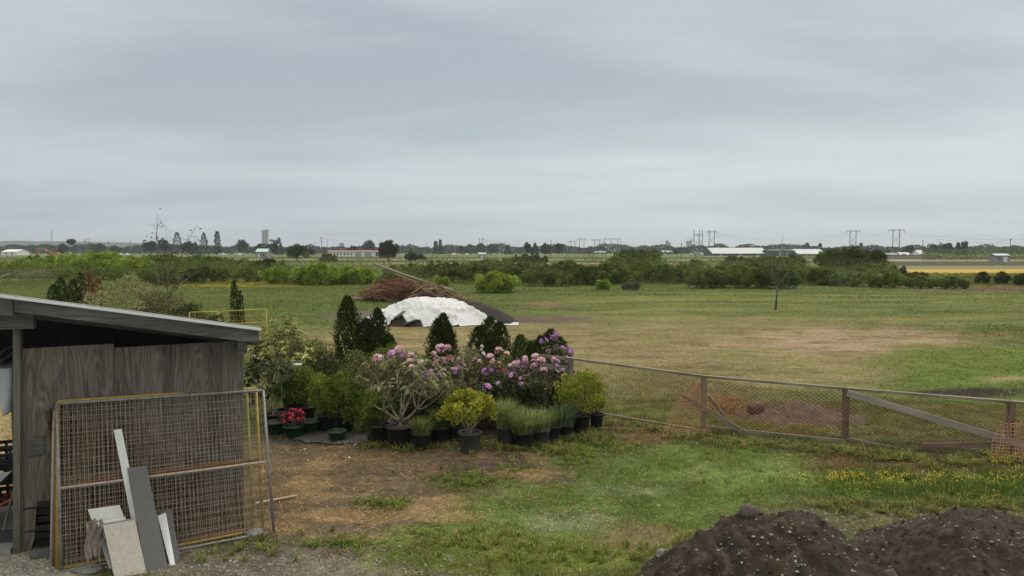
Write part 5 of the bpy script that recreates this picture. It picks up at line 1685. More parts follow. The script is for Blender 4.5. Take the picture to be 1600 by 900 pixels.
for q in range(7000):
    i_ = g.integers(0, 30000)
    if z[i_] < gz(xs[i_:i_ + 1], ys[i_:i_ + 1])[0] + .06: continue
    s = .006 + .034 * g.random() ** 3
    mb.add((ico * (0.5 + .9 * g.random((6, 1)))) * s + [xs[i_], ys[i_], z[i_]], icf, np.array((.06, .041, .028)) * (.5 + .9 * g.random()))
tag(mb.build("soil_clods", M["vcol"]), kind="stuff")
for (px_, py_, d_, s_, lab) in ((1170, 803, 7.12, (.115, .08, .075), "earthy rock poking up behind the top of the left soil hump"), (1418, 843, 7.3, (.09, .07, .06), "grey rock in the saddle between the two soil humps"),
                                (1392, 876, 6.35, (.06, .05, .06), "pale brown flat rock on the slope below the saddle of the soil heap"), (1592, 842, 7.3, (.09, .07, .06), "pale grey rock at the far right of the soil heap"),
                                (1505, 829, 6.62, (.05, .04, .03), "small light stone on top of the right soil hump"), (1035, 895, 7.6, (.07, .05, .05), "beige stone at the left foot of the soil heap")):
    p = P(px_, py_, d_); p[2] = max(float(front(p[0:1], p[1:2])[0]), float(backh(p[0:1], p[1:2])[0]), 0) + s_[2] * .3
    mb = MB(p); mb.blob(p, s_, int(px_), .22, n=(8, 11)); o = mb.build("rock", M["earthrock"] if "earthy" in lab or "brown" in lab else M["stone"], smooth=True); tag(o, lab, "rock")

# tarp covered mound
mc = P(690, 500, 36.3)
X0 = lambda px_: mc[0] + (px_ - 690) * 36.3 / F


def moundz(X, Y):
    r1 = ((X - X0(672)) / 3.3) ** 2 + ((Y - 36.4) / 2.3) ** 2
    r2 = ((X - X0(738)) / 2.3) ** 2 + ((Y - 36.6) / 1.9) ** 2
    a = 1.18 * (1 - np.clip(r1, 0, 1.6)) * .97
    b_ = 1.06 * (1 - np.clip(r2, 0, 1.6) ** .8)
    return smax(a, b_, .25) + .10 * (fbm(X * 1.3, Y * 1.3, 4) - .5)


heap("topsoil_heap", moundz, (X0(690) - 4.6, X0(690) + 4.6), (33.4, 39.8), .09, M["blacksoil"], "low heap of nearly black topsoil half covered by a white tarp", "soil heap")
st_ = .055
xs = np.arange(X0(556), X0(822), st_); ys = np.arange(33.9, 38.9, st_)
X, Y = np.meshgrid(xs, ys, indexing="ij")
wr = (np.abs(fbm(X * 1.5 + .5 * Y, Y * 1.1 - .3 * X, 4) - .5) * -.85 + .2 * (fbm(X * 3.2 + Y, Y * 3.2, 3) - .5))
Z = np.maximum(moundz(X, Y), 0.0) + .15 + wr * (.22 + .78 * (1 - sstep(.35, 1.15, moundz(X, Y))))
Z = Z - np.abs(fbm(X * 1.9 + Y * .9, Y * 1.7 - X * .5, 2) - .5) * .34 + .05 - np.abs(fbm(X * 3.4 - Y * 1.5 + 9, Y * 2.4 + X, 2) - .5) * .10
Z = np.maximum(Z, np.maximum(moundz(X, Y), gz(X, Y)) + .035)
tv = (Y - 34.4) / 4.0
xb = X0(776) - (Y - 35.0) * 1.35 + .22 * np.sin(Y * 3.3)
keep = X < xb
keep |= (Y > 34.55 + .1 * np.sin(X * 2)) & (Y < 35.25 + .1 * np.sin(X * 3)) & (X < X0(812)) & (X > X0(740))
rim = ((X - X0(668)) / 3.55) ** 2 + ((Y - 36.3) / (2.35 + .12 * np.sin(X * 2.3))) ** 2
keep &= (rim < 1) | ((X > X0(735)) & (Y > 34.5) & (Y < 35.3))
keep |= (Y > 35.0) & (Y < 36.2 + .2 * np.sin(X * 5)) & (X < X0(620)) & (X > X0(566) + (Y - 35.2) * .7)
gap = (((X - X0(632)) / 1.15) ** 2 + ((Y - 33.95) / (.62 + .2 * np.sin(X * 5.5))) ** 2) < 1
keep &= ~gap
idx = np.arange(X.size).reshape(X.shape)
q = np.stack([idx[:-1, :-1], idx[1:, :-1], idx[1:, 1:], idx[:-1, 1:]], -1)
q = q[keep[:-1, :-1] & keep[1:, 1:] & keep[1:, :-1] & keep[:-1, 1:]]
used = np.unique(q); rem = -np.ones(X.size, int); rem[used] = np.arange(len(used))
mb = MB(mc * [1, 1, 0]); mb.add(np.stack([X.ravel(), Y.ravel(), Z.ravel()], 1)[used], [tuple(r) for r in rem[q]])
o = mb.build("white_tarp", M["tarp"], smooth=True)
s_ = o.modifiers.new("Solidify", "SOLIDIFY"); s_.thickness = .02
tag(o, "large wrinkled white tarp draped over the dark topsoil heap", "tarp")
for (a_, b2_, lab) in (((618, 497), (632, 487), "upper dark plank weighing down the left slope of the white tarp"), ((632, 507), (652, 500), "lower dark plank on the white tarp's torn lower edge")):
    pa, pb = None, None
    def onm(q_):
        for yy_ in np.arange(33.8, 37, .02):
            p = P(*q_, yy_)
            if p[2] < moundz(p[0:1], p[1:2])[0] + .14: return p
        return p
    pa, pb = onm(a_), onm(b2_)
    t = thing("dark_plank", pa, lab, "plank", "planks on the white tarp")
    timber("board", pa + [0, 0, .03], pb + [0, 0, .03], .2, .05, M["plank"], t)

# brush pile and logs
bp_ = G(632, 472)
t = thing("brush_pile", bp_, "heap of reddish brown cut branches and brush behind the white tarp", "brush pile")
g = np.random.default_rng(91)
def sticks(n, cx, w, hmax, L_, r_, cols):
    mb = MB(bp_)
    for k in range(n):
        u = g.normal(0, .42); u = np.clip(u, -1, 1)
        hz_ = hmax * (1 - abs(u) ** 1.6) * g.random() ** .7
        c_ = bp_ + [cx + u * w, 1.2 + g.normal(0, .8), hz_ + .05]
        az = g.normal(0, .9); el = g.normal(0, .35)
        d = np.array([math.cos(az) * math.cos(el), math.sin(az) * math.cos(el), math.sin(el)]) * (L_ * (.4 + .8 * g.random())) / 2
        a_, b_ = c_ - d, c_ + d
        a_[2], b_[2] = max(a_[2], .02), max(b_[2], .02)
        rr = r_ * (.4 + .9 * g.random())
        mb.tube([a_, (a_ + b_) / 2 + g.normal(0, .08, 3), b_], [rr, rr, rr * .6], 4, np.array(cols[g.integers(0, len(cols))]) * (.6 + .8 * g.random()))
    return mb
sticks(1300, -.6, 3.1, 1.5, 1.1, .016, [S(104, 66, 50), S(118, 78, 58), S(80, 54, 42)]).build("reddish_brush", M["vcol"], t)
sticks(520, .6, 4.0, 1.15, 1.7, .028, [S(128, 108, 84), S(104, 84, 66), S(84, 66, 50), S(148, 126, 98)]).build("branches", M["vcol"], t)
sticks(240, .4, 3.7, .5, 1.2, .02, [S(60, 46, 38), S(76, 60, 46)]).build("dark_litter", M["vcol"], t)
def log(a, b_, da, db, r_, lab, mat="paleb", name="log"):
    pa, pb = P(*a, da), P(*b_, db)
    mb = MB(pa); mb.tube([pa, (pa + pb) / 2 + [0, 0, -.03], pb], [r_, r_ * .95, r_ * .8], 8)
    return tag(mb.build(name, M[mat], smooth=True), lab, "log")
log((549, 468), (592, 462), 51.5, 53, .14, "pale log lying at the left foot of the brush pile")
log((582, 411), (685, 447), 62, 53, .085, "long pale pole slanting up out of the right side of the brush pile", name="pole")
log((618, 428), (668, 447), 59, 54.5, .055, "thinner pole slanting up beside the long one behind the brush pile", name="pole")
log((688, 449), (708, 454), 53, 52, .16, "short broken log end at the right end of the brush pile")
log((604, 470), (636, 464), 51, 52, .10, "pale slim log in front of the brush pile above the tarp")
for (px_, py_, s_, lab) in ((699, 458.5, .13, "white lump on the grass below the brush pile's right end"), (680, 457, .09, "smaller white lump at the right foot of the brush pile")):
    p = G(px_, py_); mb = MB(p); mb.blob(p + [0, 0, s_ * .6], (s_ * 1.5, s_, s_), 4, .15); tag(mb.build("white_lump", M["white"], smooth=True), lab, "lump")
# grey fallen branches at far left
bq = G(25, 437)
t = thing("fallen_branches", bq, "grey tangle of fallen branches in the meadow at the far left", "fallen branches")
mb = MB(bq)
for k in range(60):
    px_ = -10 + 65 * g.random(); a_ = P(px_, 426 + 9 * g.random(), 84 + 3 * g.random()); a_[2] = max(a_[2], .05)
    L_ = 1.2 + 2.6 * g.random(); az = g.normal(0, .5)
    b_ = a_ + [L_ * math.cos(az), L_ * math.sin(az), g.normal(.1, .35)]; b_[2] = max(b_[2], .03)
    mb.tube([a_, (a_ + b_) / 2 + [0, 0, .25 * g.random()], b_], [.07, .06, .02], 5, np.array(S(120, 112, 98)) * (.5 + .7 * g.random()))
mb.build("branches", M["vcol"], t)
mb = MB(bq); mb.tube([P(-12, 437, 83), P(12, 430, 84), P(30, 428, 85), P(42, 435, 83)], [.14, .13, .1, .04], 6, S(118, 110, 96)); mb.build("bough", M["vcol"], t)

# things seen through the chain link
p = gp(1181, 650); t = thing("dark_red_bin", p, "dark red rounded bin lying in the rough grass behind the chain link", "bin")
mb = MB(); mb.lathe([(.05, 0), (.17, .01), (.19, .05), (.195, .26), (.18, .33), (.12, .36), (.03, .37)], (0, 0, 0), 16)
o = mb.build("bin_body", mat_rough("dark_red_plastic", (.075, .018, .016), (.12, .03, .026), (4, 4, 4), .5, .1), t, smooth=True); o.rotation_euler = (0, 1.2, .3); o.location = (-.12, 0, .13); o.scale = (.8, .8, .8)
hc = gp(1255, 652)
heap("clod_heap", lambda X, Y: .34 * (1 - np.clip(np.sqrt(((X - hc[0]) / 1.15) ** 2 + ((Y - hc[1]) / .75) ** 2), 0, 1.4)) + .22 * (fbm(X * 3.3, Y * 3.3, 4) - .5), (hc[0] - 1.5, hc[0] + 1.5), (hc[1] - 1, hc[1] + 1), .04,
     mat_rough("brown_clods", (.06, .04, .03), (.15, .10, .075), (11, 11, 11), .95, .8, bscale=4), "low heap of brown clods in the rough grass behind the chain link", "soil heap", cut=0)
V, c = ribbons(np.array([0, 0, 0.0]), 110, .34, .016, [S(136, 112, 72), S(122, 94, 60), S(150, 126, 86)], 6, 1.3, 1.3, .35)
t = thing("dry_grass_clump", gp(1128, 640), "straw-brown dry grass clump right of the fence's second post", "grass clump"); fast_mesh("blades", V, 4, c, M["blade"], t)
mb = MB(); mb.box((0, 0, .01), (.2, .14, .02)); mb.build("root_mat", M["soil"], t)

# fine roots and stalks sticking out of the soil heaps
g = np.random.default_rng(51)
mb = MB(k1)
for q in range(46):
    i_ = g.integers(0, 30000)
    zz_ = max(float(front(xs_s[i_:i_ + 1], ys_s[i_:i_ + 1])[0]), float(backh(xs_s[i_:i_ + 1], ys_s[i_:i_ + 1])[0]))
    if zz_ < .12: continue
    a_ = np.array([xs_s[i_], ys_s[i_], zz_ - .01]); az_ = g.random() * 6.28; L_ = .10 + .26 * g.random()
    d_ = np.array([math.cos(az_), math.sin(az_), 0.15 + .5 * g.random()]) * L_
    mb.tube([a_, a_ + d_ * .5 + g.normal(0, .02, 3), a_ + d_ - [0, 0, .05 * g.random()]], [.0035, .003, .0015], 4, np.array((.16, .12, .085)) * (.6 + .8 * g.random()))
tag(mb.build("root_fibres", M["vcol"]), kind="stuff")

# ------------------------------------------------------------------ thicket, bushes
def D(base): return (H * F) / (base - 391.0) * 1.0


def bush(lab, px, top, base, wpx, pal, seed, group="bushes of the thicket", n=1500, name="bush", cat="bush", leaf=1.0, depth=.8, low=None, ncl=30, k=1.0, csize=(.22, .42), d=None):
    low = low if low is not None else (-.3 if base < 415 else -.75)
    d = d or YG(base)
    p = np.array([ray(px, 420)[0] / ray(px, 420)[1] * d, d, 0.0])
    top_z = P(px, top, d)[2]
    w_ = wpx * d / F
    t = thing(name, p, lab, cat, group)
    L = .0016 * d * leaf
    V, col, cc = crown((0, 0, top_z * .44), (w_ / 2, w_ / 2 * depth, top_z * .58), ncl, int(n * k), L * 1.25, L * .8, pal, seed, low, csize=csize, shell=.35, jitter=.34)
    V[:, 2] = np.maximum(V[:, 2], 0.0)
    fast_mesh("foliage", V, 4, col, M["leaf"], t)
    mb = MB(); stems(mb, np.zeros(3), cc[:6], .03 * top_z ** .5, seed=seed)
    mb.build("stem", M["bark"], t)
    return t


T_DARK = [S(74, 84, 38), S(92, 102, 44), S(58, 66, 32)]
T_MID = [S(92, 106, 42), S(108, 120, 50), S(74, 86, 36)]
T_LIME = [S(122, 142, 50), S(142, 158, 62), S(100, 120, 42)]
T_OLV = [S(96, 106, 52), S(112, 120, 60), S(78, 88, 44)]
T_PALE = [S(104, 118, 66), S(118, 130, 78), S(90, 104, 56)]
UN = "dark green bush merging into the long thicket across the middle distance"
UL = "bright green bush in the leafy mound of the thicket at the far left"
B = [
 # label, px, top, base, width, palette
 (UL, 60, 402, 432, 110, T_LIME), (UL, 112, 396, 434, 100, T_LIME), (UL, 160, 392, 436, 100, T_LIME), (UL, 205, 400, 437, 90, T_LIME), (UL, 22, 406, 424, 60, T_MID),
 ("mid green bush at the right edge of the bright left mound, behind the bare sapling", 255, 396, 432, 90, T_MID),
 ("spreading mid green bush right of the bare sapling", 315, 398, 430, 100, T_MID),
 ("olive dark bush left of the lime green knotweed patch", 372, 403, 431, 90, T_OLV),
 (UN, 418, 404, 434, 70, T_DARK),
 ("left mass of the lime green knotweed patch left of the brush pile", 446, 415, 444, 72, T_LIME),
 ("middle mass of the lime green knotweed patch left of the brush pile", 500, 411, 445, 84, T_LIME),
 ("right mass of the lime green knotweed patch, touching the slanting pole", 552, 414, 444, 80, T_LIME),
 ("round dark bush rising into the skyline above the knotweed patch", 465, 381, 409, 36, T_DARK),
 ("low dark bush just right of the round skyline bush above the knotweed", 514, 397, 411, 30, T_DARK),
 ("brownish rounded bush breaking the skyline above the brush pile", 607, 375, 410, 36, [S(66, 66, 50), S(76, 74, 54), S(56, 58, 46)]),
 ("small dark bush just right of the brownish rounded bush on the skyline", 649, 393, 409, 34, T_DARK),
 (UN, 640, 412, 434, 100, T_DARK), (UN, 700, 408, 437, 110, T_DARK), (UN, 760, 404, 438, 100, T_OLV),
 ("lime green leafy bush right of the brush pile, before the dark thicket", 775, 424, 457, 78, T_LIME),
 ("small lime green bush between the brush pile and the larger lime bush", 690, 432, 447, 22, T_LIME),
 ("dark bush standing above the thicket below the tall tree cluster", 822, 398, 418, 84, T_DARK),
 (UN, 815, 410, 441, 90, T_OLV), (UN, 880, 409, 443, 100, T_DARK), (UN, 945, 412, 443, 90, T_DARK),
 ("pointed bush with a spray of shoots above the middle of the thicket", 890, 403, 425, 24, T_MID),
 ("small lime green bush at the thicket's foot right of the brush pile clearing", 943, 436, 453, 26, T_LIME),
 ("grey leafless shrub at the foot of the thicket right of the small lime bush", 987, 437, 453, 32, [S(132, 126, 112), S(112, 106, 94), S(96, 96, 72)]),
 ("broad dark domed bush breaking the skyline left of the white roofed barn", 996, 385, 420, 88, T_DARK),
 (UN, 1010, 408, 440, 100, T_MID), (UN, 1070, 414, 440, 80, T_OLV),
 ("small dark bush alone on the pale field strip left of the white roofed barn", 1084, 405, 419, 36, T_DARK),
 ("left dark bush in front of the white roofed barn", 1148, 399, 419, 56, T_DARK),
 ("right dark bush in front of the white roofed barn", 1198, 398, 419, 56, T_DARK),
 (UN, 1130, 414, 441, 80, T_OLV), (UN, 1180, 411, 441, 90, T_DARK),
 (UN, 1235, 408, 438, 80, T_MID),
 ("rounded bush with a dark front right of the slender young tree in the field", 1280, 416, 446, 58, T_MID),
 ("tall dark bush at the left side of the big clump on the right", 1302, 388, 430, 60, T_DARK),
 ("tallest dark bush in the middle of the big clump on the right", 1332, 382, 431, 66, T_DARK),
 ("tall dark bush at the right side of the big clump on the right", 1366, 388, 432, 48, T_DARK),
 ("low dark bush tailing off right of the big clump", 1398, 414, 434, 40, T_DARK),
 ("grassy green mound bush before the middle of the big clump", 1322, 424, 447, 80, T_PALE),
 ("bright bushy mound at the right foot of the big clump", 1352, 416, 436, 40, T_MID),
 ("small low bush at the near edge of the yellow field strip", 1432, 425, 435, 40, T_OLV),
 ("left of the two small round bushes below the yellow field strip", 1535, 424, 444, 22, T_DARK),
 ("right of the two small round bushes below the yellow field strip", 1566, 424, 444, 26, T_DARK),
 ("small bush cut by the right edge below the yellow field strip", 1598, 426, 446, 26, T_DARK),
 ("mid green bush left of the dark bush against the skyline at the barn's left", 960, 400, 432, 50, T_MID),
 ("bush before the dark barn's left end, right of the white roofed barn", 1236, 396, 417, 50, T_DARK),
]
UF = "mid green low bush along the near foot of the long thicket"
for px_, w__, t__, p__ in ((250, 80, 418, T_OLV), (320, 90, 416, T_DARK), (385, 70, 419, T_MID), (620, 80, 423, T_OLV), (715, 70, 421, T_DARK), (850, 90, 417, T_OLV), (915, 80, 416, T_DARK), (975, 70, 419, T_MID),
                           (1040, 90, 416, T_DARK), (1110, 80, 418, T_OLV), (1165, 90, 415, T_MID), (1215, 80, 418, T_DARK), (1255, 60, 421, T_OLV), (1385, 60, 425, T_MID), (1440, 60, 431, T_OLV), (1490, 60, 432, T_MID)):
    B.append((UF, px_, t__ + (px_ * 7 % 5), 441 + (px_ * 13 % 11), w__, p__))
for k_, (lab, px_, top_, base_, w_, pal_) in enumerate(B):
    big = w_ * (base_ - top_)
    bush(lab, px_, top_ + 1, base_, w_, pal_, 300 + k_, n=int(2000 + 3 * big), leaf=1.15 if pal_ is T_LIME else .95, ncl=int(24 + big / 50))
# ground cover filling between the bushes
g = np.random.default_rng(44)
def mass(name, n, fn, pal, L, lab_kind="stuff", mat="leaf", jitter=.35):
    pos = fn(n)
    n = len(pos)
    pal = np.array(pal)
    dirr = unit(g.normal(0, 1, (n, 3)) + [0, -.2, .7])
    Ls = L * pos[:, 1] * (.6 + .8 * g.random(n))
    tone = .65 + .7 * fbm(pos[:, 0] * 14 / pos[:, 1] * 6, pos[:, 2] * 1.1 + pos[:, 1] * .15, 3)
    V = leaf_verts(pos, dirr, unit(g.normal(0, .42, (n, 3)) + [0, -.25, 1.0]), Ls, Ls * .65)
    return tag(fast_mesh(name, V, 4, jit(pal[g.integers(0, len(pal), n)] * tone[:, None], jitter, g), M[mat]), kind="stuff")
def thick(n):
    y = 76 + 34 * g.random(n) ** 1.2
    x = (g.random(n) * 2 - 1) * .74 * y
    pxx = 800 + F * x / y
    hmax = (1.5 + .04 * (y - 76)) * (0.35 + 1.1 * fbm(x / 5.0 + 7, y / 5.0, 3))
    hmax = hmax * (1 - .93 * sstep(1380, 1425, pxx)) * (1 - .5 * sstep(640, 700, pxx) * (1 - sstep(760, 800, pxx)) * (y < 84))
    hmax = hmax * sstep(76, 80 + 3 * vnoise(x / 4, x * 0), y)
    return np.stack([x, y, hmax * g.random(n) ** .6], 1)
mass("bramble_thicket", 130000, thick, T_DARK + T_MID + T_OLV, .0015, jitter=.25)
def tuss(n):
    y = 62 + 22 * g.random(n) ** .6; x = (g.random(n) * 2 - 1) * .74 * y
    m = fbm(x / 4 + 50, y / 2.2, 4)
    k = m > .52
    x, y, m = x[k], y[k], m[k]
    return np.stack([x, y, (m - .5) * 2.4 * g.random(len(x))], 1)
mass("tall_grass_tussocks", 40000, tuss, [S(92, 106, 50), S(84, 98, 46)], .0011, mat="blade", jitter=.2)

# nursery plants and saplings beyond the shed
thuja("thuja", "short dark thuja showing just above the shed roof at far left", 75, 0, 2.55, 1.05, n=2600, seed=11, d=26, leaders=((-.1, 0, .9), (.1, 0, 1.0)), rnd=True, L=.1, W=.05)
thuja("thuja", "dark green thuja above the shed roof left of the brown dead one", 108, 0, 2.7, .95, n=2600, seed=12, d=26, leaders=((-.14, 0, .92), (.1, 0, 1.0)), rnd=True, L=.1, W=.05)
thuja("thuja", "brown dead thuja above the shed roof", 131, 0, 2.75, .8, [S(122, 94, 66), S(136, 108, 78), S(104, 82, 58)], ((-.12, 0, 1.0), (.16, .1, .92)), rnd=True, n=2800, seed=13, d=26, L=.1, W=.045)
shrub("large_shrub", "large silvery leaved shrub rising above the shed roof", "shrub", 192, 0, 2.9, 2.75, GR_GREYG + [S(150, 152, 118)], .11, .045, 5200, 60, None, .05, 61, d=25.5, low=-.5)
shrub("large_shrub", "silvery green shrub with looser shoots right of the large silvery one", "shrub", 248, 0, 1.9, 2.4, GR_OLIVE + [S(130, 132, 96)], .10, .04, 2600, 44, None, .05, 62, d=25.5, low=-.5)
shrub("ground_shrub", "dark shrub half hiding the left yellow fence panel beyond the shed", "shrub", 322, 0, 1.05, 1.95, GR_DARK, .08, .04, 2200, 34, None, .05, 63, d=20.6, low=-.5)
shrub("ground_shrub", "dark shrub low behind the shed roof right of the silvery shrubs", "shrub", 285, 0, 1.4, 1.95, GR_DARK + GR_OLIVE, .09, .045, 1800, 34, None, .05, 64, d=24.5, low=-.5)
thuja("thuja", "thin dark thuja standing in the meadow behind the yellow fence panels", 360, 0, 2.35, .62, n=1500, seed=14, d=30, L=.1, W=.05, leaders=((-.1, 0, 1.0), (.2, 0, .8)))


def bare_tree(lab, px, d, tops, mat="bark", r=.035, name="bare_sapling", leaves=0, pal=None, seed=0, trunk_top=None):
    p = np.array([ray(px, 420)[0] / ray(px, 420)[1] * d, d, 0.0])
    t = thing(name, p, lab, "tree")
    g = np.random.default_rng(seed)
    mb = MB(p)
    tt = P(*(trunk_top or (px, 445)), d)
    mb.tube([p - [0, 0, .1], (p + tt) / 2 + [.02, 0, 0], tt], [r * 1.3, r * 1.1, r * .9], 7)
    mb.build("trunk", M[mat], t, smooth=True)
    lf = []
    for path in tops:
        mb = MB(p)
        q = [tt * (1 - f_) + p * f_ if f_ else tt for f_ in (path[0],)] + [P(a, b_, d + g.normal(0, .25)) for a, b_ in path[1:]]
        mb.tube(q, np.linspace(r * .7, r * .16, len(q)), 5)
        for a, b_ in zip(q[:-1], q[1:]):
            for s_ in range(4):
                f_ = g.random(); c_ = a * (1 - f_) + b_ * f_
                e_ = c_ + unit(b_ - a) * .25 * g.random() + g.normal(0, .16, 3) + [0, 0, .1]
                mb.tube([c_, (c_ + e_) / 2 + g.normal(0, .02, 3), e_], [r * .2, r * .16, r * .08], 4, cap=False)
                lf.append(e_)
        mb.build("branch", M[mat], t)
    if leaves:
        c_ = np.array(lf)[g.integers(0, len(lf), leaves)] + g.normal(0, .09, (leaves, 3)) - p
        V = leaf_verts(c_, g.normal(0, 1, (leaves, 3)), unit(g.normal(0, 1, (leaves, 3))), np.full(leaves, .09), np.full(leaves, .05))
        fast_mesh("leaves", V, 4, jit(np.array(pal)[g.integers(0, len(pal), leaves)], .3, g), M["leaf"], t)
    return t


bare_tree("bare sapling with spreading grey twigs, its top against the sky behind the shed roof", 262, 25, [
    (0, (258, 430), (252, 405), (245, 372), (246, 350)), (0, (262, 425), (268, 400), (262, 378)), (0, (268, 430), (282, 405), (292, 378), (308, 352)), (0.1, (285, 432), (298, 412), (305, 385)),
    (0, (250, 440), (238, 418), (228, 400)), (.15, (280, 445), (300, 430), (316, 420))], "bark", .03, leaves=70, pal=GR_DARK, seed=5, trunk_top=(262, 450))
bare_tree("thin sapling with a whip arching over at its top, left of the grey bare sapling", 247, 26, [
    (0, (245, 400), (244, 370), (246, 355), (251, 348), (257, 352), (262, 375))], "bark", .018, seed=6, trunk_top=(247, 440))
bare_tree("slender young tree with a thin trunk and sparse twigs alone in the green field", 1213, 45, [
    (0, (1216, 430), (1219, 405), (1222, 385)), (0, (1211, 430), (1204, 415), (1199, 402)), (.05, (1222, 440), (1232, 424), (1241, 408)), (.1, (1208, 438), (1200, 426), (1195, 418)),
    (.2, (1220, 452), (1229, 444), (1236, 436)), (0, (1218, 425), (1228, 405), (1232, 392))], "bark", .05, leaves=50, pal=GR_OLIVE, seed=7, trunk_top=(1214, 446))


def yellow_panel(lab, l, r_, d, top_l, top_r):
    a, b_ = P(l, top_l, d), P(r_, top_r, d + .2)
    bl2, br2 = a.copy(), b_.copy(); bl2[2] = br2[2] = .08
    t = thing("yellow_fence_panel", bl2, lab, "fence panel", "yellow fence panels beyond the shed")
    c = (bl2, br2, a, b_)
    for (u0, v0), (u1, v1), nm in (((0, 0), (0, 1), "side_tube"), ((1, 0), (1, 1), "side_tube"), ((0, 1), (1, 1), "top_tube"), ((0, .02), (1, .02), "bottom_tube"), ((0, .78), (1, .78), "mid_rail")):
        mb = MB(bl2); mb.tube([bil(c, u0, v0), bil(c, u1, v1)], .017, 8); mb.build(nm, M["yellowpaint"], t, smooth=True)
    mb = MB(bl2); W_ = np.linalg.norm(br2 - bl2)
    for k in range(1, int(W_ / .08)): mb.tube([bil(c, k * .08 / W_, 0), bil(c, k * .08 / W_, 1)], .003, 3, cap=False)
    for k in range(1, 12): mb.tube([bil(c, 0, k / 12), bil(c, 1, k / 12)], .003, 3, cap=False)
    mb.build("wire_mesh", M["yellowtube"], t)
yellow_panel("yellow mesh fence panel with its left post beside the dark shrub", 296, 340, 21.5, 488, 487)
yellow_panel("yellow mesh fence panel nearer the big leggy rhododendron", 343, 416, 21.7, 487, 483)

# ------------------------------------------------------------------ far trees
FG = "trees along the horizon"


def ftree(lab, px, top, w_, kind, d, pal, seed, wide=None):
    p = np.array([ray(px, 395)[0] / ray(px, 395)[1] * d, d, 0.0])
    hz_ = P(px, top, d)[2]; W_ = w_ * d / F
    t = thing({"cone": "conifer", "column": "poplar"}.get(kind, "tree"), p, lab, "tree", FG)
    g = np.random.default_rng(seed)
    L = .0017 * d
    if kind in ("cone", "column"):
        n = 700
        zz_ = g.random(n) ** 1.1
        prof = np.clip((1 - zz_), .03, 1) ** (.9 if kind == "cone" else .35) * (1 + .25 * np.sin(zz_ * 26 + seed))
        az = g.random(n) * 6.28
        rr = W_ / 2 * prof * (.5 + .55 * g.random(n))
        pos = np.stack([rr * np.cos(az), rr * np.sin(az), hz_ * (.06 + .94 * zz_)], 1)
        dirr = unit(np.stack([np.cos(az), np.sin(az), 0 * az + (.1 if kind == "cone" else 1.2)], 1) + g.normal(0, .4, (n, 3)))
        V = leaf_verts(pos, dirr, unit(g.normal(0, 1, (n, 3)) + [0, 0, .7]), L * (.7 + .7 * g.random(n)), L * .7 * np.ones(n))
        col = jit(np.array(pal)[g.integers(0, len(pal), n)], .3, g)
    else:
        cz = {"round": .56, "umbrella": .8, "wide": .55}.get(kind, .55)
        rz_ = hz_ * (1 - cz) * 1.02
        V, col, cc = crown((0, 0, hz_ * cz), (W_ / 2, W_ / 2, rz_), 20 if kind != "umbrella" else 9, 1000, L * 1.1, L * .8, pal, seed, -.8, csize=(.24, .46), shell=.3)
    mb = MB(); mb.tube([(0, 0, -.2), (.1, 0, hz_ * .4), (0, 0, hz_ * .85)], [hz_ * .022, hz_ * .018, hz_ * .006], 6); mb.build("trunk", M["bark"], t)
    fast_mesh("crown", V, 4, col, M["needle"], t)


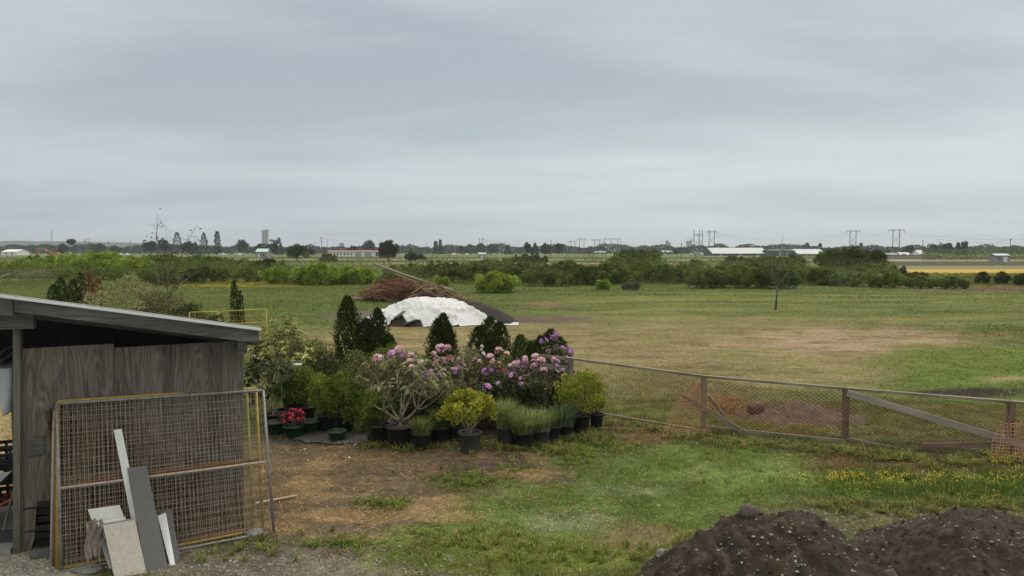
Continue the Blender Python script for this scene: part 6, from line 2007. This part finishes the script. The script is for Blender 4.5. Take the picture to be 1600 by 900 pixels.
F_D = [S(40, 50, 36), S(48, 58, 40), S(36, 44, 32)]
F_M = [S(54, 66, 44), S(64, 76, 48), S(46, 58, 40)]
F_L = [S(78, 92, 62), S(90, 102, 68), S(68, 82, 56)]
FT = [
 ("lopsided tree with a small umbrella-like top right of the orange excavator", 113, 374, 12, "umbrella", 560, F_D),
 ("dark round tree directly behind the orange excavator's cab", 97, 382, 16, "round", 560, F_D),
 ("low wide tree just right of the lopsided umbrella-topped tree", 151, 381, 26, "wide", 600, F_D),
 ("low round tree midway between the umbrella-topped tree and the dark grove", 181, 384, 16, "wide", 600, F_M),
 ("round dark tree at the left end of the grove behind the bare sapling", 234, 375, 20, "round", 520, F_D),
 ("small dark tree second from the left in the grove behind the bare sapling", 256, 373, 18, "round", 520, F_D),
 ("tallest dark conifer of the grove behind the bare sapling", 277, 363, 26, "cone", 520, F_D),
 ("dark tree at the right shoulder of the tallest conifer in the grove", 293, 375, 18, "round", 520, F_D),
 ("pyramid-shaped dark conifer standing alone left of the poplar", 319, 364, 20, "cone", 500, F_D),
 ("narrow dark poplar on the left of the skyline", 340, 362, 10, "column", 500, F_D),
 ("dark tree at the right end of the grove, left of the pyramid conifer", 305, 379, 14, "cone", 520, F_D),
 ("rounded grey-green tree left of the tall concrete tower", 378, 375, 22, "round", 520, F_M),
 ("dark low tree at the foot of the tall concrete tower", 411, 380, 24, "wide", 560, F_D),
 ("left dark peak of the twin tree right of the tall concrete tower", 427, 373, 14, "round", 520, F_D),
 ("right dark peak of the twin tree right of the tall concrete tower", 436, 372, 14, "cone", 520, F_D),
 ("dark tree right of the round skyline bush, left of the utility poles", 487, 388, 14, "round", 480, F_D),
 ("rounded dark tree above the long low barn, right of the grain silo", 577, 376, 22, "round", 560, F_D),
 ("small low tree between the grain silo and the rounded tree", 552, 385, 18, "wide", 560, F_D),
 ("small columnar tree beside the lone spire conifer", 681, 378, 7, "column", 620, F_M),
 ("lone thin spire conifer right of the brownish skyline bush", 688, 375, 8, "cone", 600, F_D),
 ("wide pale green tree right of the spire conifer", 735, 382, 20, "wide", 620, F_L),
 ("dark tree left of the wide pale green tree", 722, 385, 12, "round", 620, F_D),
 ("tree behind the small grey hut, between the twin poles", 752, 379, 12, "round", 620, F_M),
 ("clipped looking dark tree right of the small grey hut", 770, 383, 20, "wide", 620, F_D),
 ("pointed tree left of the tall ragged tree cluster", 793, 384, 12, "cone", 620, F_D),
 ("left tree of the tall ragged cluster at the middle of the skyline", 824, 378, 14, "round", 420, F_D),
 ("right tree of the tall ragged cluster at the middle of the skyline", 836, 380, 12, "cone", 420, F_D),
 ("broad dark tree right of the tall ragged cluster", 853, 382, 22, "round", 520, F_D),
 ("dark tree beside the utility pole right of the broad dark tree", 872, 381, 18, "round", 520, F_D),
 ("small dark tree among the small pylons, left one", 923, 386, 12, "round", 700, F_D),
 ("small dark tree among the small pylons, right one", 940, 386, 14, "wide", 700, F_D),
 ("dark tree left of the grey plant tower, behind the pale pole", 1059, 389, 14, "round", 600, F_D),
 ("dark tree between the tall pylons and the white roofed barn", 1110, 388, 14, "round", 620, F_D),
 ("small conifer on the skyline behind the dark barn roof", 1261, 381, 7, "column", 700, F_D),
 ("second small conifer on the skyline behind the dark barn, thinner", 1281, 381, 5, "column", 700, F_D),
 ("dark tree left of the large wooden pylon at right, above the tall clump", 1345, 380, 9, "cone", 700, F_D),
 ("left rounded mid green tree of the group right of the large wooden pylon", 1455, 382, 22, "round", 450, F_M),
 ("pale willow-like tree in the middle of the group right of the large wooden pylon", 1468, 380, 24, "round", 450, F_L),
 ("smooth dark domed tree right of the pale willow-like tree", 1481, 378, 16, "round", 440, F_D),
 ("squat dark poplar left of the two thin poplars", 1497, 380, 7, "column", 440, F_D),
 ("left of two thin dark poplars at the right", 1504, 379, 4, "column", 440, F_D),
 ("right of two thin dark poplars at the right, slightly taller", 1509, 378, 5, "column", 440, F_D),
 ("grey-green row tree left of the white house", 1420, 385, 22, "wide", 480, F_M),
]
for k_, (lab, px_, top_, w_, kind, d_, pal_) in enumerate(FT):
    ftree(lab, px_, top_, w_, kind, d_, pal_, 700 + k_)
def line(n):
    px_ = -60 + 1720 * g.random(n); d_ = 560 + 260 * g.random(n)
    top_ = 391 - (1.2 + 13.5 * fbm(px_ / 22.0, px_ * 0 + 4.2, 4) - 2.0)
    hz_ = np.maximum(3.6 + (391 - top_) * d_ / F, 3)
    x = (px_ - 800) / F * d_
    return np.stack([x, d_, hz_ * g.random(n) ** .8], 1)
mass("distant_treeline", 75000, line, F_D + F_M, .0019, mat="needle")
def hedge(n):
    px_ = 1440 + 260 * g.random(n); d_ = 225 + 60 * g.random(n)
    hz_ = 3.0 + 2.0 * fbm(px_ / 14.0, d_ / 20, 3)
    return np.stack([(px_ - 800) / F * d_, d_, hz_ * g.random(n) ** .7], 1)
mass("far_hedge", 14000, hedge, F_M + T_MID, .0013, jitter=.25)

# far hills
xs = np.linspace(-2600, 2600, 130)
mb = MB((0, 2600, 0))
hgt = 4 + 32 * np.clip(1 - (np.abs(xs + 1750) / 900) ** 2, 0, 1) + 12 * np.clip(1 - (np.abs(xs - 1900) / 600) ** 2, 0, 1)
hgt = hgt + 5 * (fbm(xs / 45, xs * 0, 4) - .5) * np.clip(hgt / 12, 0, 1)
v = np.concatenate([np.stack([xs, 2500 + 0 * xs, 0 * xs - 1], 1), np.stack([xs, 2600 + 0 * xs, hgt], 1), np.stack([xs, 2900 + 0 * xs, hgt * .9], 1), np.stack([xs, 3000 + 0 * xs, 0 * xs - 1], 1)])
f = []
for r_ in range(3):
    for i_ in range(129): f.append((r_ * 130 + i_, r_ * 130 + i_ + 1, (r_ + 1) * 130 + i_ + 1, (r_ + 1) * 130 + i_))
mb.add(v, f); tag(mb.build("hills", mat_rough("wooded_hillside", S(44, 54, 44), S(58, 68, 52), (.05, .05, .05), .95, 0)), kind="structure")


# ------------------------------------------------------------------ far buildings
def at(px, d, z=0.0):
    return np.array([ray(px, 395)[0] / ray(px, 395)[1] * d, d, z])


def gable(name, lab, cat, l, r_, ridge, eave, d, deep, wall, roof, rl=None, rr=None, windows=(), doors=(), group=None, rise_side=False):
    """long side towards us: eave and ridge rows in photo pixels; rl, rr inset of the ridge ends"""
    a, b_ = at(l, d), at(r_, d)
    ze, zr = P(l, eave, d)[2], P(l, ridge, d + deep / 2)[2]
    W_ = b_[0] - a[0]
    c = (a + b_) / 2
    t = thing(name, c, lab, cat, group)
    mb = MB(); mb.box((0, deep / 2, ze / 2), (W_, deep, ze))
    for s_ in (-1, 1):
        x_ = s_ * W_ / 2
        mb.add([(x_, 0, ze + .002), (x_, deep, ze + .002), (x_, deep / 2, zr - .1), (x_ - s_ * .15, 0, ze + .002), (x_ - s_ * .15, deep, ze + .002), (x_ - s_ * .15, deep / 2, zr - .1)], [(0, 1, 2), (5, 4, 3), (0, 2, 5, 3), (1, 4, 5, 2)])
    mb.build("wall", M[wall], t)
    o_ = max(.3, W_ * .012); mb = MB()
    p8 = lambda y0, y1, z0, z1: [(-W_ / 2 - o_, y0, z0), (W_ / 2 + o_, y0, z0), (W_ / 2 + o_, y1, z1), (-W_ / 2 - o_, y1, z1)]
    for (y0, z0, y1, z1) in ((-o_, ze - .05, deep / 2, zr), (deep + o_, ze - .05, deep / 2, zr)):
        q = p8(y0, y1, z0, z1); mb.hexa(q + [(x_, y_, z_ + .15) for x_, y_, z_ in q])
    mb.build("roof", M[roof], t)
    for (u, w_, z0, z1) in windows:
        mb = MB(); mb.box(((u - .5) * W_, -.03, (z0 + z1) / 2 * ze), (w_ * W_, .05, (z1 - z0) * ze)); mb.build("window", M["glass"], t)
    for (u, w_, z1) in doors:
        mb = MB(); mb.box(((u - .5) * W_, -.03, z1 / 2 * ze), (w_ * W_, .06, z1 * ze)); mb.build("door", M["greywall"] if wall != "greywall" else M["white"], t)
    return t


gable("white_greenhouse", "low white greenhouse with rounded ends near the left edge", "greenhouse", 2, 26, 390, 393.5, 530, 14, "white", "white", windows=((.3, .08, .2, .8), (.7, .08, .2, .8)))
gable("green_roofed_hut", "small grey hut with a pale green roof below the tall concrete tower", "hut", 400, 417, 389, 393.5, 330, 5, "greywall", "greenroof", windows=((.7, .14, .3, .7),), doors=((.25, .18, .7),))
gable("long_barn", "long low pale barn with a dull red roof below the grain silo", "barn", 512, 589, 391.5, 393.5, 430, 12, "white", "redroof", windows=tuple((.06 + .07 * k, .03, .3, .7) for k in range(7)), doors=((.62, .12, .85), (.82, .14, .85)))
gable("grey_hut", "small grey hut with a pale roof in the field below the twin poles", "hut", 748, 758, 395, 397.5, 330, 3, "greywall", "metalroof", doors=((.5, .3, .8),))
gable("white_roofed_barn", "big barn with a long white metal roof right of the tall pylons", "barn", 1114, 1200, 387.5, 396.3, 480, 26, "darkwall", "metalroof", doors=((.15, .06, .9), (.5, .06, .9), (.82, .06, .9)))
gable("dark_barn", "dark barn between the white roofed barn and the pale roof at its right", "barn", 1204, 1242, 390, 392, 470, 16, "darkwall", "darkwall", doors=((.4, .12, .8), (.7, .12, .8)))
gable("pale_roofed_barn", "barn with a pale metal roof half hidden by the tall clump of bushes", "barn", 1247, 1290, 389.5, 397, 480, 20, "darkwall", "metalroof", doors=((.3, .08, .8),))
gable("grey_warehouse", "grey metal warehouse left of the grey plant towers", "warehouse", 1037, 1052, 391.5, 394, 600, 14, "greywall", "metalroof", windows=((.5, .3, .2, .5),))
gable("white_house", "white gabled house left of the rounded tree group at right", "house", 1436, 1445, 391, 397, 420, 8, "white", "metalroof", windows=((.3, .14, .35, .6), (.7, .14, .35, .6)), doors=((.5, .14, .5),))
gable("low_shed", "low grey roofed shed left of the white house, below the large pylon", "shed", 1385, 1403, 395.5, 398, 430, 8, "darkwall", "greywall", doors=((.5, .3, .8),))
gable("low_house", "low pale roofed house between the low shed and the white house", "house", 1408, 1424, 394.5, 398, 430, 9, "greywall", "metalroof", windows=((.2, .12, .3, .7), (.5, .12, .3, .7)), doors=((.8, .1, .7),))
gable("field_hut", "small whitish field hut at the right with a flat pale roof", "hut", 1556, 1577, 397, 399.5, 222, 3, "greywall", "metalroof", windows=((.3, .12, .4, .7),), doors=((.72, .28, .85),))
for k_, (l, r_, tp) in enumerate(((706, 712, 396), (727, 731, 396.5), (836, 842, 394), (928, 946, 392.5), (370, 378, 396))):
    gable("farm_building", ["tiny pale building right of the spire conifer", "tiny pale building below the wide pale green tree", "tiny pale roof below the tall ragged tree cluster", "long grey farm roof behind the small pylons", "tiny white building left of the tall concrete tower"][k_], "farm building", l, r_, tp, tp + 2, 600, 8, "greywall", "metalroof", doors=((.5, .2, .7),))


def tower(name, lab, cat, blocks, d, mat, slits=True):
    c = at(sum(b[0] + b[1] for b in blocks) / 2 / len(blocks), d)
    t = thing(name, c, lab, cat)
    for i_, (l, r_, top) in enumerate(blocks):
        a, b_ = at(l, d), at(r_, d); zt = P(l, top, d)[2]; W_ = b_[0] - a[0]
        mb = MB(); mb.box(((a[0] + b_[0]) / 2 - c[0], i_ * .5, zt / 2), (W_, W_ * .8, zt)); mb.build("tower_block", M[mat], t)
        if slits:
            mb = MB(); mb.box(((a[0] + b_[0]) / 2 - c[0], i_ * .5 - W_ * .4 - .05, zt * .55), (W_ * .12, .1, zt * .75)); mb.build("window_strip", M["glass"], t)
    return t


tower("concrete_tower", "tall pale concrete tower standing above the trees on the left", "tower", ((410, 414.2, 359.5), (414.6, 419.5, 358.5)), 1300, "concretewall")
tower("plant_tower", "grey stepped plant tower left of the tall pylons", "tower", ((1040, 1044, 375.5), (1044.3, 1048, 379)), 1300, "concretewall", False)
tower("plant_tower", "grey plant tower with a dark side just left of the tallest pylon poles", "tower", ((1072.5, 1078, 376.5), (1078.4, 1081, 374), (1081.4, 1086, 382)), 1200, "concretewall", False)
c = at(534, 700); t = thing("grain_silo", c, "round pale grain silo behind the long low barn", "silo")
r_ = 3.6 * 700 / F; zt = P(534, 378.5, 700)[2]
mb = MB(); mb.lathe([(r_, 0), (r_, zt * .93)], (0, 0, 0), 18); mb.build("silo_body", M["concretewall"], t, smooth=False)
mb = MB(); mb.lathe([(r_ * 1.03, zt * .932), (r_ * .8, zt * .97), (r_ * .2, zt)], (0, 0, 0), 18); mb.build("silo_cap", M["metalroof"], t)


# ------------------------------------------------------------------ pylons and poles
def pylon(lab, poles, arm, arm_y, top, d, brace=True, name="power_pylon"):
    c = at(sum(poles) / len(poles), d)
    t = thing(name, c, lab, "pylon", "wooden power pylons")
    for px_ in poles:
        mb = MB(c); a = at(px_, d); zt = P(px_, top, d)[2]; mb.tube([a - [0, 0, .5], a + [0, 0, zt]], [.34, .26], 7); mb.build("pole", M["pole"], t)
    za = P(arm[0], arm_y, d)[2]
    mb = MB(c); mb.box(((at(arm[0], d) + at(arm[1], d)) / 2 + [0, -.35, za]), (at(arm[1], d)[0] - at(arm[0], d)[0], .35, .5)); mb.build("crossarm", M["pole"], t)
    if brace:
        for a_, b_ in zip(poles[:-1], poles[1:]):
            for (u, w_) in ((a_, b_), (b_, a_)):
                mb = MB(c); mb.tube([at(u, d) + [0, .35, za * .80], at(w_, d) + [0, .35, za * .45]], .13, 5); mb.build("brace", M["pole"], t)
    ca_ = [q for q in t.children if q.name.startswith("crossarm")][0]
    for f_ in (.04, .35, .65, .96):
        mb = MB(c); q = at(arm[0], d) * (1 - f_) + at(arm[1], d) * f_; mb.tube([q + [0, -.35, za - .25], q + [0, -.35, za - 2.2]], .11, 5); mb.build("insulator", M["glass"], ca_)
    return t


pylon("large H-shaped wooden pylon at right, the biggest in view", (1394.5, 1405), (1386.5, 1413), 359.5, 358.5, 560)
pylon("H-shaped wooden pylon rising behind the tall clump of bushes", (1327.5, 1337), (1322, 1344), 361, 360, 620)
pylon("H-shaped wooden pylon left of the white roofed barn", (1107.5, 1116), (1103, 1121), 362.2, 359, 620)
pylon("tall three-poled pylon beside the grey plant tower", (1084, 1092, 1097), (1083, 1098), 367, 359, 600)
pylon("leftmost of the small pylons at the middle of the skyline", (891.5, 898), (888, 901.5), 377, 377, 900, False)
pylon("second from the left of the small pylons at the middle", (905.5, 912.5), (901, 916), 373.4, 373, 860, False)
pylon("third of the small pylons at the middle, with crossed braces", (928.5, 937), (924, 941), 374.8, 374.4, 820)
pylon("wide three-poled pylon rightmost of the small ones at the middle", (944.5, 954.7, 965.2), (943, 970), 373.2, 372.4, 800, False)


def upole(lab, px, top, d, arms=(), r=.16, name="utility_pole"):
    c = at(px, d); zt = P(px, top, d)[2]
    t = thing(name, c, lab, "pole", "utility poles along the horizon")
    mb = MB(); mb.tube([(0, 0, -.3), (0, 0, zt)], [r * 1.2, r * .9], 6); mb.build("pole_shaft", M["pole"], t)
    for (y_, w_) in arms:
        z_ = P(px, y_, d)[2]; mb = MB(); mb.box((0, -r * 1.6, z_), (w_ * d / F, r * 1.2, .22)); mb.build("crossarm", M["pole"], t)


upole("utility pole with two crossarms left of the grain silo", 502.5, 370.5, 420, ((372, 4), (377, 4.5)))
upole("slim pole just right of the crossarmed utility pole by the silo", 511.5, 376, 420, ((377, 4),), .12)
upole("slim pole just left of the crossarmed utility pole by the silo", 492, 377, 430, (), .12)
upole("left of the twin poles behind the small grey hut", 749.5, 372.5, 400, ((373, 4),))
upole("right of the twin poles behind the small grey hut", 754.6, 372.5, 400, ((373, 4),))
upole("short pole right of the twin poles near the small grey hut", 760.5, 377, 420, (), .13)
upole("thin pole standing left of the spire conifer", 666, 377, 500, (), .14)
upole("pale pole in front of the broad dark tree right of the middle cluster", 861, 374.5, 380, (), .16)
upole("pale pole right of the broad dark tree, short crossarm", 885.5, 382, 330, ((384, 2.5),), .13)
upole("pale pole with small crossarm left of the grey plant tower", 1064.5, 380.5, 260, ((381.3, 3),), .12)
upole("pole right of the wide small pylon", 970, 377, 600, (), .18)
upole("left of the pair of poles behind the dark barn", 1224.5, 378, 440, (), .16)
upole("right of the pair of poles behind the dark barn", 1234, 380.5, 440, ((381.5, 2.6),), .16)
upole("pole left of the rounded tree group at right", 1441.5, 374.5, 420, ((376, 2.4),), .16)
upole("cross-armed pole between the poplars and the field hut", 1550, 381, 420, ((383.5, 9), (382, 4)), .15)
upole("tall pole rising directly behind the small field hut", 1578, 373, 240, ((374, 2.5),), .11)
upole("cross-armed pole at the right edge of the photo", 1599, 386, 420, ((387, 8),), .15)
upole("pole with crossarm right of the umbrella-topped tree, thickest of three", 133.5, 374, 480, ((375, 5), (377, 5)), .2)
upole("middle of three poles right of the umbrella-topped tree", 138, 371.5, 500, (), .16)
upole("rightmost of three poles right of the umbrella-topped tree", 141, 371, 500, (), .16)
upole("lone pole midway between the umbrella-topped tree and the dark grove", 170, 377, 480, ((378.5, 3),), .2)
upole("pole left of the dark grove on the left", 204, 376, 480, (), .18)
c = at(81.5, 1500); t = thing("radio_mast", c, "slender lattice mast on the far left skyline", "mast"); zt = P(81.5, 360, 1500)[2]
mb = MB()
for k in range(3):
    a_ = k * 2.094; mb.tube([(1.1 * math.cos(a_), 1.1 * math.sin(a_), 0), (.8 * math.cos(a_), .8 * math.sin(a_), zt)], .22, 4)
mb.build("mast_legs", M["pole"], t)
mb = MB()
for k in range(14):
    z0, z1 = zt * k / 14, zt * (k + 1) / 14; s_ = 1 if k % 2 else -1
    mb.tube([(-1 * s_, .3, z0), (1 * s_, .3, z1)], .12, 4)
mb.build("lattice", M["pole"], t)


def wire(lab, a, b_, da, db, sag, n=18, r=.05):
    pa, pb = P(*a, da), P(*b_, db)
    u = np.linspace(0, 1, n)[:, None]
    q = pa * (1 - u) + pb * u; q[:, 2] -= (4 * u * (1 - u) * sag)[:, 0]
    mb = MB(pa); mb.tube(q, r, 4, cap=False)
    tag(mb.build("power_line", M["pole"]), lab, "power line", "power lines")


WL = "thin power line sagging between the wooden pylons over the barns"
wire(WL, (1120, 365), (1323, 364), 619, 619, 4.5); wire(WL, (1112, 366), (1332, 365), 619, 619, 5.5); wire(WL, (1104, 367), (1342, 365), 619, 619, 8)
WR = "thin power line sagging right from the large pylon to beyond the photo's edge"
wire(WR, (1412, 363), (1700, 369), 559, 520, 4); wire(WR, (1400, 364), (1700, 374), 559, 520, 5)
wire("thin power line sagging between the large pylon and the one left of it", (1342, 365), (1387, 363), 619, 559, 2)
WM = "thin power line running left from the three-poled pylon over the small pylons"
wire(WM, (1084, 370), (966, 377), 599, 799, 6); wire(WM, (1084, 376), (956, 380), 599, 799, 5)
WN = "thin power line running left across the sky from the small pylons"
wire(WN, (890, 380), (503, 373), 899, 419, 7); wire(WN, (888, 381), (754, 374), 899, 399, 4)
wire("thin power line from the field hut's pole to the pole by the tree group", (1578, 374), (1441, 376), 239, 419, 3, r=.035)

# ------------------------------------------------------------------ excavator and vehicles
ed = 340
c = at(82, ed)
t = thing("excavator", c, "orange excavator with its boom reaching left on the field at far left", "excavator")
px_ = ed / F
for s_ in (-1, 1):
    mb = MB(); a_ = np.linspace(0, 2 * math.pi, 25)[:-1]
    prof = [(2.0 * (1 if math.cos(q) > 0 else -1) + .45 * math.cos(q), .5 + .45 * math.sin(q)) for q in a_]
    mb.add(*prism(prof, s_ * 1.2 - .3, s_ * 1.2 + .3)); mb.build("track", M["dark"], t)
mb = MB(); mb.box((0, 0, 1.15), (2.2, 1.6, .3)); mb.build("undercarriage", M["dark"], t)
mb = MB(); mb.box((1.0, .3, 2.0), (3.2, 2.4, 1.3)); mb.box((2.2, .3, 2.1), (.9, 2.6, 1.4)); mb.build("engine_body", M["orange"], t, bevel=.12)
mb = MB(); mb.box((-1.2, -.65, 2.35), (1.3, 1.1, 1.9)); cabo = mb.build("cab", M["orange"], t, bevel=.1)
for (x_, y_, sx, sy) in ((-1.2, -1.215, 1.0, .03), (-1.87, -.65, .03, .85)):
    mb = MB(); mb.box((x_, y_, 2.65), (sx, sy, .9)); mb.build("window", M["glass"], cabo)
bp0, bp1, bp2, bp3 = np.array((-.7, .3, 1.9)), np.array((-3.6, .3, 4.0)), np.array((-6.6, .3, 4.3)), np.array((-7.2, .3, 1.6))
mb = MB(); beam(mb, bp0, bp1, .5, .7); beam(mb, bp1 + [.15, 0, .05], bp2, .45, .6); mb.build("boom", M["orange"], t)
mb = MB(); beam(mb, bp2 + [-.1, 0, .4], bp3, .4, .5); mb.build("stick", M["orange"], t)
mb = MB(); mb.add(*prism([(-7.6, 1.6), (-6.9, 1.7), (-6.3, .9), (-6.5, .3), (-7.3, .25), (-7.7, .8)], -.3, .9)); mb.build("bucket", M["dark"], t)
mb = MB(); mb.tube([(-1.6, .3, 2.2), (-3.2, .3, 3.4)], .1, 6); mb.tube([(-4.2, .3, 4.6), (-6.3, .3, 4.75)], .09, 6); mb.build("hydraulic_ram", M["steel"], t)


def vehicle(lab, px, d, L_, hh, mat, seed=0, cat="car", name="parked_car", box=False, group="vehicles on the far road"):
    c = at(px, d); t = thing(name, c, lab, cat, group)
    if box:
        mb = MB(); mb.add(*prism([(-L_ / 2, .5), (L_ * .18, .5), (L_ * .18, hh), (-L_ / 2, hh)], -1.1, 1.1)); mb.build("cargo_box", M[mat], t, bevel=.05)
        mb = MB(); mb.add(*prism([(L_ * .2, .5), (L_ / 2, .5), (L_ / 2, hh * .45), (L_ * .43, hh * .8), (L_ * .2, hh * .8)], -1.0, 1.0)); mb.build("cab", M["white"], t, bevel=.05)
    else:
        mb = MB(); mb.add(*prism([(-L_ / 2, .35), (L_ / 2, .35), (L_ / 2, hh * .55), (L_ * .28, hh * .62), (L_ * .14, hh), (-L_ * .3, hh), (-L_ * .46, hh * .62), (-L_ / 2, hh * .58)], -.85, .85)); mb.build("body", M[mat], t, bevel=.06)
        mb = MB(); mb.box((-.08 * L_, -.86, hh * .8), (L_ * .36, .03, hh * .22)); mb.build("window", M["glass"], t)
    for x_ in (-L_ * .32, L_ * .32):
        for s_ in (-1, 1):
            mb = MB(); a_ = np.linspace(0, 2 * math.pi, 15)[:-1]
            mb.add(*prism([(x_ + .33 * math.cos(q), .33 + .33 * math.sin(q)) for q in a_], s_ * .8 - .12, s_ * .8 + .12)); mb.build("wheel", M["dark"], t)
vehicle("whitish van parked on the field right of the orange excavator", 109, 380, 4.2, 2.2, "white", cat="van", name="parked_van")
vehicle("grey box truck parked below the tall three-poled pylon", 1091, 470, 6.4, 2.8, "greywall", cat="truck", name="parked_truck", box=True)
for k_, (px_, d_, lab) in enumerate(((186, 470, "white car on the far road, left of the pair at the grove's left"), (197, 470, "white car on the far road, right of the pair at the grove's left"), (372, 480, "white car on the far road left of the tall concrete tower"),
                                     (1378, 440, "white car at the left end of the row below the large pylon"), (1412, 420, "white car below the low pale roofed house"), (1424, 420, "white car just left of the white house"),
                                     (1456, 420, "white car right of the white house"), (1466, 420, "second white car right of the white house"), (347, 480, "white car on the far road right of the poplar"), (1083, 480, "white car at the tail of the grey box truck"))):
    vehicle(lab, px_, d_, 4.6, 1.7, "white")
c = at(1433, 418); t = thing("low_wall", c, "long low reddish wall in front of the houses at right", "wall")
mb = MB(); mb.box((0, 0, .45), (at(1468, 418)[0] - at(1398, 418)[0], .3, .9)); mb.build("wall_body", M["redroof"], t)
mb = MB(); mb.box((0, 0, .96), (at(1468, 418)[0] - at(1398, 418)[0] + .2, .45, .12)); mb.build("coping", M["concrete"], t)

# ------------------------------------------------------------------ render settings
scene.render.engine = "CYCLES"
cy_ = scene.cycles
cy_.use_denoising = True
cy_.max_bounces = 5
cy_.diffuse_bounces = 2
cy_.glossy_bounces = 2
cy_.transmission_bounces = 2
cy_.transparent_max_bounces = 4
cy_.volume_bounces = 0
cy_.use_adaptive_sampling = True
vs_ = scene.view_settings
vs_.view_transform = "Standard"
vs_.look = "None"
vs_.exposure = 0.0
vs_.gamma = 1.0
vs_.use_curve_mapping = False
